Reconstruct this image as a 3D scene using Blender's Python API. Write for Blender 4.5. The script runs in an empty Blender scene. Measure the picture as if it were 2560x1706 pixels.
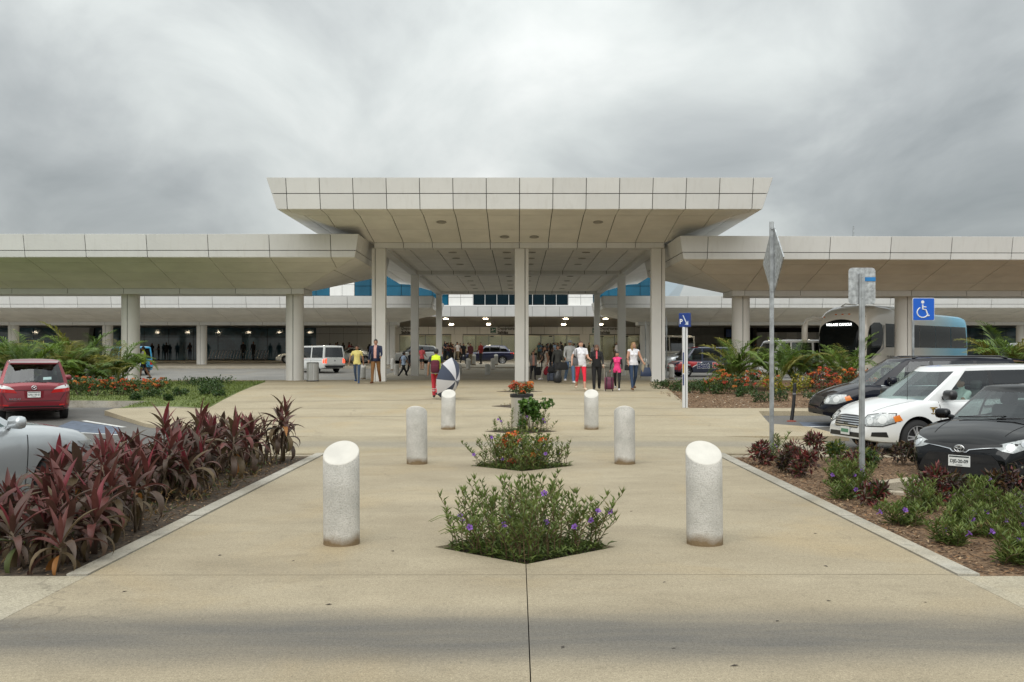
import bpy, bmesh, math, random
import numpy as np
from mathutils import Vector, Matrix
from mathutils.bvhtree import BVHTree
R = math.radians
rnd = random.Random(11)
sc = bpy.context.scene
COL = sc.collection

# ------------------------------------------------------------ camera
cd = bpy.data.cameras.new('camera'); cam = bpy.data.objects.new('camera', cd); COL.objects.link(cam)
cam.location = (0, 0, 1.75); cam.rotation_euler = (R(90), 0, 0)
cd.lens = 35; cd.sensor_width = 36; cd.shift_x = -14/2560; cd.shift_y = 37/2560
cd.clip_start = 0.1; cd.clip_end = 4000
sc.camera = cam

# ------------------------------------------------------------ sky (overcast) and sun
SUN_EL, SUN_AZ = 48, 196          # azimuth clockwise from +Y; the sun stands behind the camera, above the cloud
world = bpy.data.worlds.new('World'); sc.world = world; world.use_nodes = True
def build_world():
    nt = world.node_tree; n = nt.nodes; l = nt.links; n.clear()
    out = n.new('ShaderNodeOutputWorld'); bg = n.new('ShaderNodeBackground'); bg.inputs['Strength'].default_value = 0.1
    sky = n.new('ShaderNodeTexSky'); sky.sky_type = 'NISHITA'; sky.sun_disc = False
    sky.sun_elevation = R(SUN_EL); sky.sun_rotation = R(SUN_AZ)
    tc = n.new('ShaderNodeTexCoord'); sep = n.new('ShaderNodeSeparateXYZ'); l.new(tc.outputs['Generated'], sep.inputs[0])
    def M(op, a, b=None, c=None, clamp=False):
        m = n.new('ShaderNodeMath'); m.operation = op; m.use_clamp = clamp
        for i, x in enumerate((a, b, c)):
            if x is None: continue
            if isinstance(x, (int, float)): m.inputs[i].default_value = x
            else: l.new(x, m.inputs[i])
        return m.outputs[0]
    zp = M('MAXIMUM', sep.outputs[2], 0.0)
    den = M('ADD', zp, 0.32)
    cx = M('DIVIDE', sep.outputs[0], den); cy = M('DIVIDE', sep.outputs[1], den)
    comb = n.new('ShaderNodeCombineXYZ'); l.new(cx, comb.inputs[0]); l.new(cy, comb.inputs[1])
    def noise(scale, detail, off, dist=0.0, rough=0.5):
        mp = n.new('ShaderNodeMapping'); mp.inputs['Location'].default_value = off
        mp.inputs['Rotation'].default_value = (0, 0, R(32)); mp.inputs['Scale'].default_value = (1.0, 0.7, 1)
        l.new(comb.outputs[0], mp.inputs[0])
        t = n.new('ShaderNodeTexNoise'); t.inputs['Scale'].default_value = scale; t.inputs['Detail'].default_value = detail
        t.inputs['Distortion'].default_value = dist; t.inputs['Roughness'].default_value = rough
        l.new(mp.outputs[0], t.inputs['Vector']); return t.outputs[0]
    a = noise(CLOUD_SC, 1.5, CLOUD_OFF, 0.5); b = noise(2.6, 8.0, (2.3+CLOUD_OFF[0], 7.7, 0.0), 0.35, 0.52); c = noise(0.75, 3.0, (CLOUD_OFF[1], 1.7, 0.0), 0.8, 0.5)
    s = M('ADD', M('MULTIPLY', a, 0.46), M('ADD', M('MULTIPLY', b, 0.40), M('MULTIPLY', c, 0.22)))
    cr = n.new('ShaderNodeValToRGB'); e = cr.color_ramp
    e.elements[0].position = 0.42; e.elements[0].color = (2.3, 2.48, 2.5, 1)
    e.elements[1].position = 0.73; e.elements[1].color = (7.3, 7.4, 7.15, 1)
    m1 = e.elements.new(0.52); m1.color = (3.6, 3.8, 3.78, 1)
    m2 = e.elements.new(0.605); m2.color = (5.15, 5.4, 5.25, 1)
    l.new(s, cr.inputs[0])
    # an overcast sky is about three times brighter overhead than at the horizon
    grad = M('ADD', 0.64, M('MULTIPLY', zp, 2.1))
    mul = n.new('ShaderNodeVectorMath'); mul.operation = 'SCALE'
    l.new(cr.outputs[0], mul.inputs[0]); l.new(grad, mul.inputs['Scale'])
    mix = n.new('ShaderNodeMix'); mix.data_type = 'RGBA'; mix.inputs['Factor'].default_value = 0.93
    l.new(sky.outputs[0], mix.inputs['A']); l.new(mul.outputs[0], mix.inputs['B'])
    l.new(mix.outputs['Result'], bg.inputs['Color']); l.new(bg.outputs[0], out.inputs[0])
CLOUD_OFF = (17.08, -4.2, 0.0); CLOUD_SC = 0.55
build_world()
sd = bpy.data.lights.new('sun', 'SUN'); sun = bpy.data.objects.new('sun', sd); COL.objects.link(sun)
sd.energy = 1.5; sd.angle = R(70); sd.color = (1.0, 0.975, 0.93)
sun.rotation_euler = (R(90 - SUN_EL), 0, R(180 - SUN_AZ))
sc.view_settings.view_transform = 'Standard'; sc.view_settings.look = 'None'
sc.view_settings.exposure = 0.38; sc.view_settings.gamma = 1.0; sc.view_settings.use_curve_mapping = False
sc.render.engine = 'CYCLES'
sc.cycles.max_bounces = 7; sc.cycles.diffuse_bounces = 4; sc.cycles.glossy_bounces = 3
sc.cycles.transparent_max_bounces = 16; sc.cycles.caustics_reflective = False; sc.cycles.caustics_refractive = False
sc.cycles.use_denoising = True

# ------------------------------------------------------------ helpers
def tag(o, label=None, cat=None, group=None, kind=None):
    if label: o['label'] = label
    if cat: o['category'] = cat
    if group: o['group'] = group
    if kind: o['kind'] = kind
    return o
def empty(name, loc=(0, 0, 0), rz=0.0, label=None, cat=None, group=None, parent=None):
    o = bpy.data.objects.new(name, None); COL.objects.link(o); o.location = loc; o.rotation_euler = (0, 0, rz)
    o.empty_display_size = 0.2
    if parent: o.parent = parent
    return tag(o, label, cat, group)
def mesh_obj(name, me, mats=None, parent=None, loc=None, rot=None):
    if mats is not None:
        if len(me.materials): me.materials.clear()
        for m in (mats if isinstance(mats, (list, tuple)) else [mats]): me.materials.append(m)
    o = bpy.data.objects.new(name, me); COL.objects.link(o)
    if parent: o.parent = parent
    if loc is not None: o.location = loc
    if rot is not None: o.rotation_euler = rot
    return o
def inst(name, me, parent=None, loc=(0, 0, 0), rot=(0, 0, 0), scale=(1, 1, 1)):
    o = bpy.data.objects.new(name, me); COL.objects.link(o); o.parent = parent
    o.location = loc; o.rotation_euler = rot; o.scale = scale; return o
def copy_tree(o, parent=None):
    c = o.copy(); COL.objects.link(c); c.parent = parent
    for ch in list(o.children): copy_tree(ch, c)
    return c
def rotz(v, a):
    c, s = math.cos(a), math.sin(a); return Vector((v[0]*c - v[1]*s, v[0]*s + v[1]*c, v[2]))

class MB:
    def __init__(self): self.v = []; self.f = []; self.m = []
    def add(self, vs, fs, mi=0):
        b = len(self.v); self.v += [tuple(x) for x in vs]
        for f in fs: self.f.append(tuple(b + i for i in f)); self.m.append(mi)
        return self
    def box2(self, lo, hi, mi=0):
        x0, y0, z0 = lo; x1, y1, z1 = hi
        return self.add([(x0,y0,z0),(x1,y0,z0),(x1,y1,z0),(x0,y1,z0),(x0,y0,z1),(x1,y0,z1),(x1,y1,z1),(x0,y1,z1)],
                        [(0,3,2,1),(4,5,6,7),(0,1,5,4),(1,2,6,5),(2,3,7,6),(3,0,4,7)], mi)
    def box(self, c, s, mi=0, rot=None):
        vs = []
        for dz in (-.5, .5):
            for dx, dy in ((-.5,-.5),(.5,-.5),(.5,.5),(-.5,.5)):
                p = Vector((dx*s[0], dy*s[1], dz*s[2]))
                if rot is not None: p = rot @ p
                vs.append((p[0]+c[0], p[1]+c[1], p[2]+c[2]))
        return self.add(vs, [(0,3,2,1),(4,5,6,7),(0,1,5,4),(1,2,6,5),(2,3,7,6),(3,0,4,7)], mi)
    def rbox(self, c, s, r=0.02, mi=0, rot=None, n=3):
        """box with rounded vertical edges and chamfered top and bottom"""
        hx, hy, hz = s[0]/2, s[1]/2, s[2]/2; r = min(r, hx*.98, hy*.98, hz*.98)
        rings = []
        for z, ins in ((-hz, r), (-hz + r*.3, r*.3), (-hz + r, 0), (hz - r, 0), (hz - r*.3, r*.3), (hz, r)):
            ring = []
            for qx, qy, a0 in ((1,1,0),(-1,1,90),(-1,-1,180),(1,-1,270)):
                for k in range(n+1):
                    a = R(a0 + 90*k/n)
                    ring.append(Vector((qx*(hx-r) + (r-ins*.999)*math.cos(a), qy*(hy-r) + (r-ins*.999)*math.sin(a), z)))
            rings.append(ring)
        vs = [];
        for ring in rings:
            for p in ring:
                q = rot @ p if rot is not None else p
                vs.append((q[0]+c[0], q[1]+c[1], q[2]+c[2]))
        N = len(rings[0]); fs = []
        for j in range(len(rings)-1):
            for i in range(N):
                fs.append((j*N+i, j*N+(i+1)%N, (j+1)*N+(i+1)%N, (j+1)*N+i))
        fs.append(tuple(reversed(range(N)))); fs.append(tuple(range((len(rings)-1)*N, len(rings)*N)))
        return self.add(vs, fs, mi)
    def tube(self, pts, rads, n=8, mi=0, cap=True, ell=1.0):
        pts = [Vector(p) for p in pts]; rads = rads if isinstance(rads, (list, tuple)) else [rads]*len(pts)
        vs = []; fs = []; up0 = None
        for i, p in enumerate(pts):
            d = (pts[min(i+1, len(pts)-1)] - pts[max(i-1, 0)])
            d = d.normalized() if d.length > 1e-9 else Vector((0,0,1))
            if up0 is None:
                up0 = Vector((0,0,1)) if abs(d.z) < .9 else Vector((0,1,0))
            a = d.cross(up0)
            if a.length < 1e-6: a = d.orthogonal()
            a.normalize(); b = a.cross(d).normalized(); up0 = b
            for k in range(n):
                t = 2*math.pi*k/n
                vs.append(tuple(p + a*math.cos(t)*rads[i] + b*math.sin(t)*rads[i]*ell))
        for i in range(len(pts)-1):
            for k in range(n):
                fs.append((i*n+k, i*n+(k+1)%n, (i+1)*n+(k+1)%n, (i+1)*n+k))
        if cap:
            fs.append(tuple(reversed(range(n)))); fs.append(tuple(range((len(pts)-1)*n, len(pts)*n)))
        return self.add(vs, fs, mi)
    def lathe(self, prof, n=24, c=(0,0,0), mi=0, axis='z', cap=True):
        vs = []; fs = []
        for r, z in prof:
            for k in range(n):
                t = 2*math.pi*k/n; a, b = r*math.cos(t), r*math.sin(t)
                if axis == 'z': p = (a, b, z)
                elif axis == 'y': p = (a, z, b)
                else: p = (z, a, b)
                vs.append((p[0]+c[0], p[1]+c[1], p[2]+c[2]))
        for j in range(len(prof)-1):
            for k in range(n):
                q = (j*n+k, j*n+(k+1)%n, (j+1)*n+(k+1)%n, (j+1)*n+k)
                fs.append(q if axis != 'y' else tuple(reversed(q)))
        if cap:
            fs.append(tuple(reversed(range(n)))); fs.append(tuple(range((len(prof)-1)*n, len(prof)*n)))
        return self.add(vs, fs, mi)
    def ell(self, c, r, nu=12, nv=8, mi=0, rot=None):
        vs = []; fs = []
        for j in range(nv+1):
            ph = math.pi*j/nv
            for i in range(nu):
                t = 2*math.pi*i/nu
                p = Vector((r[0]*math.sin(ph)*math.cos(t), r[1]*math.sin(ph)*math.sin(t), r[2]*math.cos(ph)))
                if rot is not None: p = rot @ p
                vs.append((p[0]+c[0], p[1]+c[1], p[2]+c[2]))
        for j in range(nv):
            for i in range(nu):
                fs.append((j*nu+i, (j+1)*nu+i, (j+1)*nu+(i+1)%nu, j*nu+(i+1)%nu))
        return self.add(vs, fs, mi)
    def prism(self, poly, z0, z1, mi=0, mi_side=None):
        """vertical prism over a simple polygon (x, y), counter-clockwise"""
        n = len(poly); ms = mi if mi_side is None else mi_side
        zf0 = z0 if callable(z0) else (lambda x, y: z0); zf1 = z1 if callable(z1) else (lambda x, y: z1)
        b = len(self.v)
        self.v += [(x, y, zf0(x, y)) for x, y in poly] + [(x, y, zf1(x, y)) for x, y in poly]
        self.f.append(tuple(b+n+i for i in range(n))); self.m.append(mi)
        self.f.append(tuple(b+i for i in reversed(range(n)))); self.m.append(ms)
        for i in range(n):
            j = (i+1) % n
            self.f.append((b+i, b+j, b+n+j, b+n+i)); self.m.append(ms)
        return self
    def slab(self, poly3, nvec, th, mi=0):
        """solid plate: polygon poly3 (any plane) thickened by th against nvec"""
        n = len(poly3); nv = Vector(nvec).normalized()
        P = [Vector(p) for p in poly3]
        nn = Vector((0,0,0))
        for i in range(n): nn += P[i].cross(P[(i+1)%n])
        if nn.dot(nv) < 0: P.reverse()
        Q = [p - nv*th for p in P]
        fs = [tuple(range(n)), tuple(reversed(range(n, 2*n)))] + [(n+i, n+(i+1)%n, (i+1)%n, i) for i in range(n)]
        return self.add(P + Q, fs, mi)
    def mesh(self, name, smooth=False):
        me = bpy.data.meshes.new(name); me.from_pydata(self.v, [], self.f)
        me.polygons.foreach_set('material_index', self.m)
        if smooth:
            me.polygons.foreach_set('use_smooth', [True]*len(me.polygons))
            if smooth is not True: me.set_sharp_from_angle(angle=R(smooth))
        me.update(); return me
    def build(self, name, mats, parent=None, smooth=False, loc=None, rot=None, world=False):
        if world and parent is not None:
            o = parent.location; self.v = [(a-o.x, b-o.y, c-o.z) for a, b, c in self.v]
        return mesh_obj(name, self.mesh(name, smooth), mats, parent, loc, rot)

def clip_poly(P, pt, nv):
    """keep the part of convex polygon P with (p-pt).nv >= 0"""
    out = []; n = len(P)
    for i in range(n):
        a, b = P[i], P[(i+1) % n]; da, db = (a-pt).dot(nv), (b-pt).dot(nv)
        if da >= 0: out.append(a)
        if (da > 1e-9 and db < -1e-9) or (da < -1e-9 and db > 1e-9): out.append(a + (b-a)*(da/(da-db)))
    return out
def poly_area(P):
    s = Vector((0,0,0))
    for i in range(1, len(P)-1): s += (P[i]-P[0]).cross(P[i+1]-P[0])
    return s.length/2
def inset_poly(P, d):
    n = len(P); nn = Vector((0,0,0))
    for i in range(n): nn += P[i].cross(P[(i+1)%n])
    if nn.length < 1e-9: return []
    nn.normalize(); Q = list(P)
    for i in range(n):
        a, b = P[i], P[(i+1)%n]; e = b-a
        if e.length < 1e-6: continue
        inw = nn.cross(e.normalized()); Q = clip_poly(Q, a + inw*d, inw)
        if len(Q) < 3: return []
    R2 = []
    for p in Q:
        if not R2 or (p-R2[-1]).length > 1e-4: R2.append(p)
    if len(R2) > 2 and (R2[0]-R2[-1]).length < 1e-4: R2.pop()
    return R2
def panelize(parent, poly, out, cuts, mats, gap=0.03, th=0.04, name='panel', rng=None, jig=0.0):
    """split a plane polygon by families of planes into separate plates; cuts = [(axis vector, [positions])]"""
    out = Vector(out).normalized(); pieces = [[Vector(p) for p in poly]]
    for ax, pos in cuts:
        ax = Vector(ax)
        for s in pos:
            nxt = []
            for P in pieces:
                A = clip_poly(P, ax*s/ax.dot(ax), ax); B = clip_poly(P, ax*s/ax.dot(ax), -ax)
                for Q in (A, B):
                    if len(Q) >= 3 and poly_area(Q) > 0.01: nxt.append(Q)
            pieces = nxt
    res = []
    for P in pieces:
        Q = inset_poly(P, gap/2)
        if len(Q) < 3: continue
        if jig and rng:
            dv = out*rng.uniform(-jig, jig); Q = [q+dv for q in Q]
        m = rng.choice(mats) if (rng and isinstance(mats, list)) else (mats[0] if isinstance(mats, list) else mats)
        res.append(MB().slab(Q, out, th).build(name, m, parent, world=True))
    return res

# ------------------------------------------------------------ materials
MATS = {}
def mat(name, col, rough=0.6, metal=0.0, var=0.0, vscale=3.0, bump=0.0, bscale=40.0, coat=0.0, spec=0.5, emit=None, estr=0.0,
        coords='Object', col2=None, sheen=0.0, sss=0.0, trans=0.0):
    if name in MATS: return MATS[name]
    m = bpy.data.materials.new(name); m.use_nodes = True; MATS[name] = m
    nt = m.node_tree; n = nt.nodes; l = nt.links; b = n['Principled BSDF']
    b.inputs['Base Color'].default_value = (*col, 1); b.inputs['Roughness'].default_value = rough
    b.inputs['Metallic'].default_value = metal; b.inputs['Coat Weight'].default_value = coat
    b.inputs['Coat Roughness'].default_value = 0.04
    b.inputs['Specular IOR Level'].default_value = spec
    if trans: b.inputs['Transmission Weight'].default_value = trans
    if emit: b.inputs['Emission Color'].default_value = (*emit, 1); b.inputs['Emission Strength'].default_value = estr
    if var or bump:
        tc = n.new('ShaderNodeTexCoord')
        src = tc.outputs['Object']
        if coords == 'World': src = n.new('ShaderNodeNewGeometry').outputs['Position']
        if coords == 'Random':
            oi = n.new('ShaderNodeObjectInfo'); ad = n.new('ShaderNodeVectorMath'); ad.operation = 'ADD'
            sc_ = n.new('ShaderNodeVectorMath'); sc_.operation = 'SCALE'; sc_.inputs['Scale'].default_value = 37.0
            cb = n.new('ShaderNodeCombineXYZ'); l.new(oi.outputs['Random'], cb.inputs[0]); l.new(oi.outputs['Random'], cb.inputs[1])
            l.new(cb.outputs[0], sc_.inputs[0]); l.new(tc.outputs['Object'], ad.inputs[0]); l.new(sc_.outputs[0], ad.inputs[1]); src = ad.outputs[0]
    if var:
        t = n.new('ShaderNodeTexNoise'); t.inputs['Scale'].default_value = vscale; t.inputs['Detail'].default_value = 5
        l.new(src, t.inputs['Vector'])
        cr = n.new('ShaderNodeValToRGB'); c0 = [max(0, c*(1-var)) for c in col]; c1 = [min(1, c*(1+var)) for c in col] if col2 is None else col2
        cr.color_ramp.elements[0].position = 0.32; cr.color_ramp.elements[0].color = (*c0, 1)
        cr.color_ramp.elements[1].position = 0.68; cr.color_ramp.elements[1].color = (*c1, 1)
        l.new(t.outputs[0], cr.inputs[0]); l.new(cr.outputs[0], b.inputs['Base Color'])
    if bump:
        t2 = n.new('ShaderNodeTexNoise'); t2.inputs['Scale'].default_value = bscale; t2.inputs['Detail'].default_value = 4
        l.new(src, t2.inputs['Vector']); bp = n.new('ShaderNodeBump'); bp.inputs['Strength'].default_value = bump; bp.inputs['Distance'].default_value = 0.02
        l.new(t2.outputs[0], bp.inputs['Height']); l.new(bp.outputs[0], b.inputs['Normal'])
    return m
def glass(name, tint, rough=0.02, ior=1.5, dens=1.0, base=(0.01, 0.015, 0.017)):
    """window glass: tinted see-through pane with a mirror-like face"""
    if name in MATS: return MATS[name]
    m = bpy.data.materials.new(name); m.use_nodes = True; MATS[name] = m
    nt = m.node_tree; n = nt.nodes; l = nt.links; n.clear()
    out = n.new('ShaderNodeOutputMaterial'); tr = n.new('ShaderNodeBsdfTransparent'); tr.inputs[0].default_value = (*tint, 1)
    gl = n.new('ShaderNodeBsdfGlossy'); gl.inputs['Roughness'].default_value = rough; gl.inputs[0].default_value = (0.95, 0.97, 1, 1)
    lw = n.new('ShaderNodeLayerWeight'); lw.inputs['Blend'].default_value = 0.5
    pw = n.new('ShaderNodeMath'); pw.operation = 'POWER'; l.new(lw.outputs['Facing'], pw.inputs[0]); pw.inputs[1].default_value = 4.0
    fr = n.new('ShaderNodeMath'); fr.operation = 'MULTIPLY_ADD'; l.new(pw.outputs[0], fr.inputs[0]); fr.inputs[1].default_value = 0.42; fr.inputs[2].default_value = ((ior-1)/(ior+1))**2*1.6
    mx = n.new('ShaderNodeMixShader'); l.new(fr.outputs[0], mx.inputs[0]); l.new(tr.outputs[0], mx.inputs[1]); l.new(gl.outputs[0], mx.inputs[2])
    l.new(mx.outputs[0], out.inputs[0]); return m

def node_mat(name):
    m = bpy.data.materials.new(name); m.use_nodes = True; MATS[name] = m
    return m, m.node_tree.nodes, m.node_tree.links, m.node_tree.nodes['Principled BSDF']

def concrete_mat(name, c_lo, c_hi, bands=(), grey=(0.30, 0.285, 0.25), speck=0.6, stain=0.45):
    """cast concrete in world coordinates: cloudy stains, fine aggregate, rubbed grey tyre bands along x"""
    m, n, l, b = node_mat(name)
    pos = n.new('ShaderNodeNewGeometry').outputs['Position']
    def noise(scale, detail=4, sx=1, sy=1, rough=0.55, dist=0.0):
        mp = n.new('ShaderNodeMapping'); mp.inputs['Scale'].default_value = (sx, sy, 1); l.new(pos, mp.inputs[0])
        t = n.new('ShaderNodeTexNoise'); t.inputs['Scale'].default_value = scale; t.inputs['Detail'].default_value = detail
        t.inputs['Roughness'].default_value = rough; t.inputs['Distortion'].default_value = dist
        l.new(mp.outputs[0], t.inputs['Vector']); return t.outputs[0]
    def ramp(f, p0, p1, c0, c1):
        r = n.new('ShaderNodeValToRGB'); r.color_ramp.elements[0].position = p0; r.color_ramp.elements[1].position = p1
        r.color_ramp.elements[0].color = (*c0, 1); r.color_ramp.elements[1].color = (*c1, 1); l.new(f, r.inputs[0]); return r.outputs[0]
    def mixc(f, a, c, mode='MIX'):
        x = n.new('ShaderNodeMix'); x.data_type = 'RGBA'; x.blend_type = mode
        if isinstance(f, (int, float)): x.inputs['Factor'].default_value = f
        else: l.new(f, x.inputs['Factor'])
        for k, v in (('A', a), ('B', c)):
            if isinstance(v, tuple): x.inputs[k].default_value = (*v, 1)
            else: l.new(v, x.inputs[k])
        return x.outputs['Result']
    def math_(op, a, c=None):
        x = n.new('ShaderNodeMath'); x.operation = op
        for i, v in enumerate((a, c)):
            if v is None: continue
            if isinstance(v, (int, float)): x.inputs[i].default_value = v
            else: l.new(v, x.inputs[i])
        return x.outputs[0]
    base = ramp(noise(0.5, 7, 0.8, 1.1, 0.6), 0.33, 0.67, c_lo, c_hi)
    base = mixc(math_('MULTIPLY', ramp(noise(0.9, 9, 0.7, 1.3, 0.68, 0.5), 0.50, 0.74, (0,0,0), (1,1,1)), stain), base, tuple(c*0.62 for c in c_lo))
    base = mixc(math_('MULTIPLY', ramp(noise(2.6, 6, 0.5, 1.0, 0.6), 0.56, 0.70, (0,0,0), (1,1,1)), 0.30), base, (c_hi[0]*1.12, c_hi[1]*1.10, c_hi[2]*1.10))
    base = mixc(math_('MULTIPLY', ramp(noise(0.42, 6, 1.0, 0.8, 0.6, 0.8), 0.52, 0.70, (0,0,0), (1,1,1)), 0.45), base, (c_hi[0]*0.98, c_hi[1]*0.86, c_hi[2]*0.66))
    base = mixc(math_('MULTIPLY', ramp(noise(5.5, 8, 1.0, 1.0, 0.72, 0.4), 0.54, 0.72, (0,0,0), (1,1,1)), stain*0.9), base, tuple(c*0.60 for c in c_lo))
    # rubbed tyre bands with ragged edges
    sep = n.new('ShaderNodeSeparateXYZ'); l.new(pos, sep.inputs[0])
    for y0, y1, soft, amt in bands:
        wob = math_('MULTIPLY', math_('SUBTRACT', noise(0.8, 5, 0.35, 1.6), 0.5), soft*1.2)
        yy = math_('ADD', sep.outputs[1], wob)
        s1 = n.new('ShaderNodeMapRange'); s1.interpolation_type = 'SMOOTHSTEP'; s1.inputs['From Min'].default_value = y0-soft; s1.inputs['From Max'].default_value = y0+soft; l.new(yy, s1.inputs[0])
        s2 = n.new('ShaderNodeMapRange'); s2.interpolation_type = 'SMOOTHSTEP'; s2.inputs['From Min'].default_value = y1-soft; s2.inputs['From Max'].default_value = y1+soft
        s2.inputs['To Min'].default_value = 1; s2.inputs['To Max'].default_value = 0; l.new(yy, s2.inputs[0])
        stk = n.new('ShaderNodeMapRange'); stk.inputs['From Min'].default_value = .30; stk.inputs['From Max'].default_value = .62; stk.inputs['To Min'].default_value = .72; l.new(noise(2.2, 7, .30, 1.6, .62, .3), stk.inputs[0])
        f = math_('MULTIPLY', math_('MULTIPLY', math_('MULTIPLY', s1.outputs[0], s2.outputs[0]), amt), stk.outputs[0])
        base = mixc(f, base, grey)
    fine = noise(110, 3, 1, 1, 0.7)
    base = mixc(speck, base, ramp(fine, 0.36, 0.66, (0.48, 0.47, 0.45), (1.42, 1.42, 1.40)), 'MULTIPLY')
    mid = noise(38, 4, 1, 1, 0.65)
    base = mixc(speck*0.8, base, ramp(mid, 0.34, 0.64, (0.66, 0.65, 0.63), (1.22, 1.22, 1.21)), 'MULTIPLY')
    crk = n.new('ShaderNodeTexVoronoi'); crk.feature = 'DISTANCE_TO_EDGE'; crk.inputs['Scale'].default_value = 0.23
    wv = n.new('ShaderNodeVectorMath'); wv.operation = 'ADD'; nv = n.new('ShaderNodeTexNoise'); nv.inputs['Scale'].default_value = 1.6; nv.inputs['Detail'].default_value = 6; l.new(pos, nv.inputs['Vector']); l.new(pos, wv.inputs[0]); l.new(nv.outputs['Color'], wv.inputs[1]); l.new(wv.outputs[0], crk.inputs['Vector'])
    base = mixc(math_('MULTIPLY', ramp(crk.outputs['Distance'], 0.0, 0.0022, (1,1,1), (0,0,0)), math_('MULTIPLY', ramp(noise(0.35, 2), 0.50, 0.60, (0,0,0), (1,1,1)), 0.45)), base, (0.12, 0.10, 0.075))
    dots = ramp(noise(26, 1, 1, 1), 0.735, 0.75, (0,0,0), (1,1,1))
    base = mixc(math_('MULTIPLY', dots, 0.55), base, (0.10, 0.09, 0.075))
    l.new(base, b.inputs['Base Color']); b.inputs['Roughness'].default_value = 0.82; b.inputs['Specular IOR Level'].default_value = 0.3
    bp = n.new('ShaderNodeBump'); bp.inputs['Strength'].default_value = 0.35; bp.inputs['Distance'].default_value = 0.006
    l.new(fine, bp.inputs['Height']); l.new(bp.outputs[0], b.inputs['Normal'])
    return m
M_WALK = concrete_mat('walkway_concrete', (0.325, 0.272, 0.19), (0.415, 0.355, 0.255), bands=[(5.75, 6.7, 0.35, 0.95), (-2.0, 5.0, 0.5, 0.32), (18.5, 20.3, 0.5, 0.55)], grey=(0.135, 0.128, 0.118))
M_SIDE = concrete_mat('side_concrete', (0.36, 0.32, 0.24), (0.45, 0.405, 0.315), bands=[(5.6, 6.6, 0.4, 0.8)], grey=(0.25, 0.24, 0.215))
M_CROSS = concrete_mat('crossing_concrete', (0.325, 0.275, 0.19), (0.40, 0.345, 0.245), bands=[(19.3, 20.6, 0.45, 0.55)], grey=(0.25, 0.235, 0.205))
M_PLAZA = concrete_mat('plaza_concrete', (0.375, 0.318, 0.222), (0.455, 0.392, 0.282), stain=0.25)
M_KERB = concrete_mat('kerb_concrete', (0.31, 0.285, 0.235), (0.50, 0.475, 0.415), stain=0.75, speck=0.5)
M_PAVER = concrete_mat('kerb_block_concrete', (0.36, 0.31, 0.24), (0.47, 0.41, 0.32), stain=0.3)
M_ASPH = concrete_mat('asphalt', (0.115, 0.112, 0.108), (0.17, 0.165, 0.158), stain=0.3, speck=0.6)
M_FARROAD = concrete_mat('far_road', (0.20, 0.195, 0.185), (0.27, 0.262, 0.245), stain=0.4, speck=0.4)
M_BOLL = concrete_mat('bollard_concrete', (0.50, 0.48, 0.43), (0.62, 0.60, 0.55), stain=0.45, speck=0.75)
M_BOLLTOP = mat('bollard_cap', (0.60, 0.575, 0.52), 0.85, var=0.08, vscale=5, bump=0.2, bscale=60, coords='World')
def panel_mat(name, col):
    """coated metal panel with faint rain streaks and grime along world z"""
    m, n, l, b = node_mat(name); pos = n.new('ShaderNodeNewGeometry').outputs['Position']
    def nz(s, sc_, d):
        mp = n.new('ShaderNodeMapping'); mp.inputs['Scale'].default_value = s; l.new(pos, mp.inputs[0]); t = n.new('ShaderNodeTexNoise'); t.inputs['Scale'].default_value = sc_; t.inputs['Detail'].default_value = d; l.new(mp.outputs[0], t.inputs['Vector']); return t.outputs[0]
    def rp_(f, p0, p1, c0, c1):
        r = n.new('ShaderNodeValToRGB'); r.color_ramp.elements[0].position = p0; r.color_ramp.elements[1].position = p1; r.color_ramp.elements[0].color = (*c0, 1); r.color_ramp.elements[1].color = (*c1, 1); l.new(f, r.inputs[0]); return r.outputs[0]
    base = rp_(nz((1, 1, 1), .8, 5), .3, .7, [c*.94 for c in col], col); st = rp_(nz((3.2, 3.2, .22), 2.0, 6), .52, .74, (1, 1, 1), (.80, .785, .75))
    x = n.new('ShaderNodeMix'); x.data_type = 'RGBA'; x.blend_type = 'MULTIPLY'; x.inputs['Factor'].default_value = .28; l.new(base, x.inputs['A']); l.new(st, x.inputs['B']); l.new(x.outputs['Result'], b.inputs['Base Color']); b.inputs['Roughness'].default_value = .45; b.inputs['Specular IOR Level'].default_value = .35
    return m
M_PANEL = [panel_mat('panel_white_%s' % s, c) for s, c in (('a', (0.735, 0.73, 0.705)), ('b', (0.71, 0.705, 0.68)), ('c', (0.76, 0.755, 0.73)))]
M_SOFFIT = [mat('panel_soffit_%s' % s, c, 0.5, var=0.06, vscale=1.0, coords='World', spec=0.35) for s, c in (('a', (0.85, 0.83, 0.775)), ('b', (0.83, 0.81, 0.755)), ('c', (0.87, 0.85, 0.795)))]
M_COLUMN = mat('column_coating', (0.76, 0.745, 0.705), 0.55, var=0.05, vscale=0.8, coords='World', bump=0.03, bscale=30)
M_JOINT = mat('dark_joint', (0.10, 0.094, 0.085), 0.9)
M_GREYPANEL = mat('panel_grey', (0.50, 0.50, 0.49), 0.5, var=0.05, vscale=1.0, coords='World')
M_BLUEGLASS = mat('blue_facade_glass', (0.009, 0.085, 0.145), 0.08, spec=0.6, var=0.25, vscale=0.35, coords='World')
M_DARKGLASS = mat('dark_facade_glass', (0.008, 0.018, 0.024), 0.05, spec=0.6)
M_TEALGLASS = mat('teal_facade_glass', (0.025, 0.07, 0.10), 0.05, spec=0.9, var=0.7, vscale=0.5, coords='World', col2=(0.10, 0.24, 0.32))  # lighter blue patches are reflections painted into the glass colour
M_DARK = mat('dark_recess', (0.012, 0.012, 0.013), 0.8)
M_BLACK = mat('black_plastic', (0.012, 0.012, 0.013), 0.45)
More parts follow.
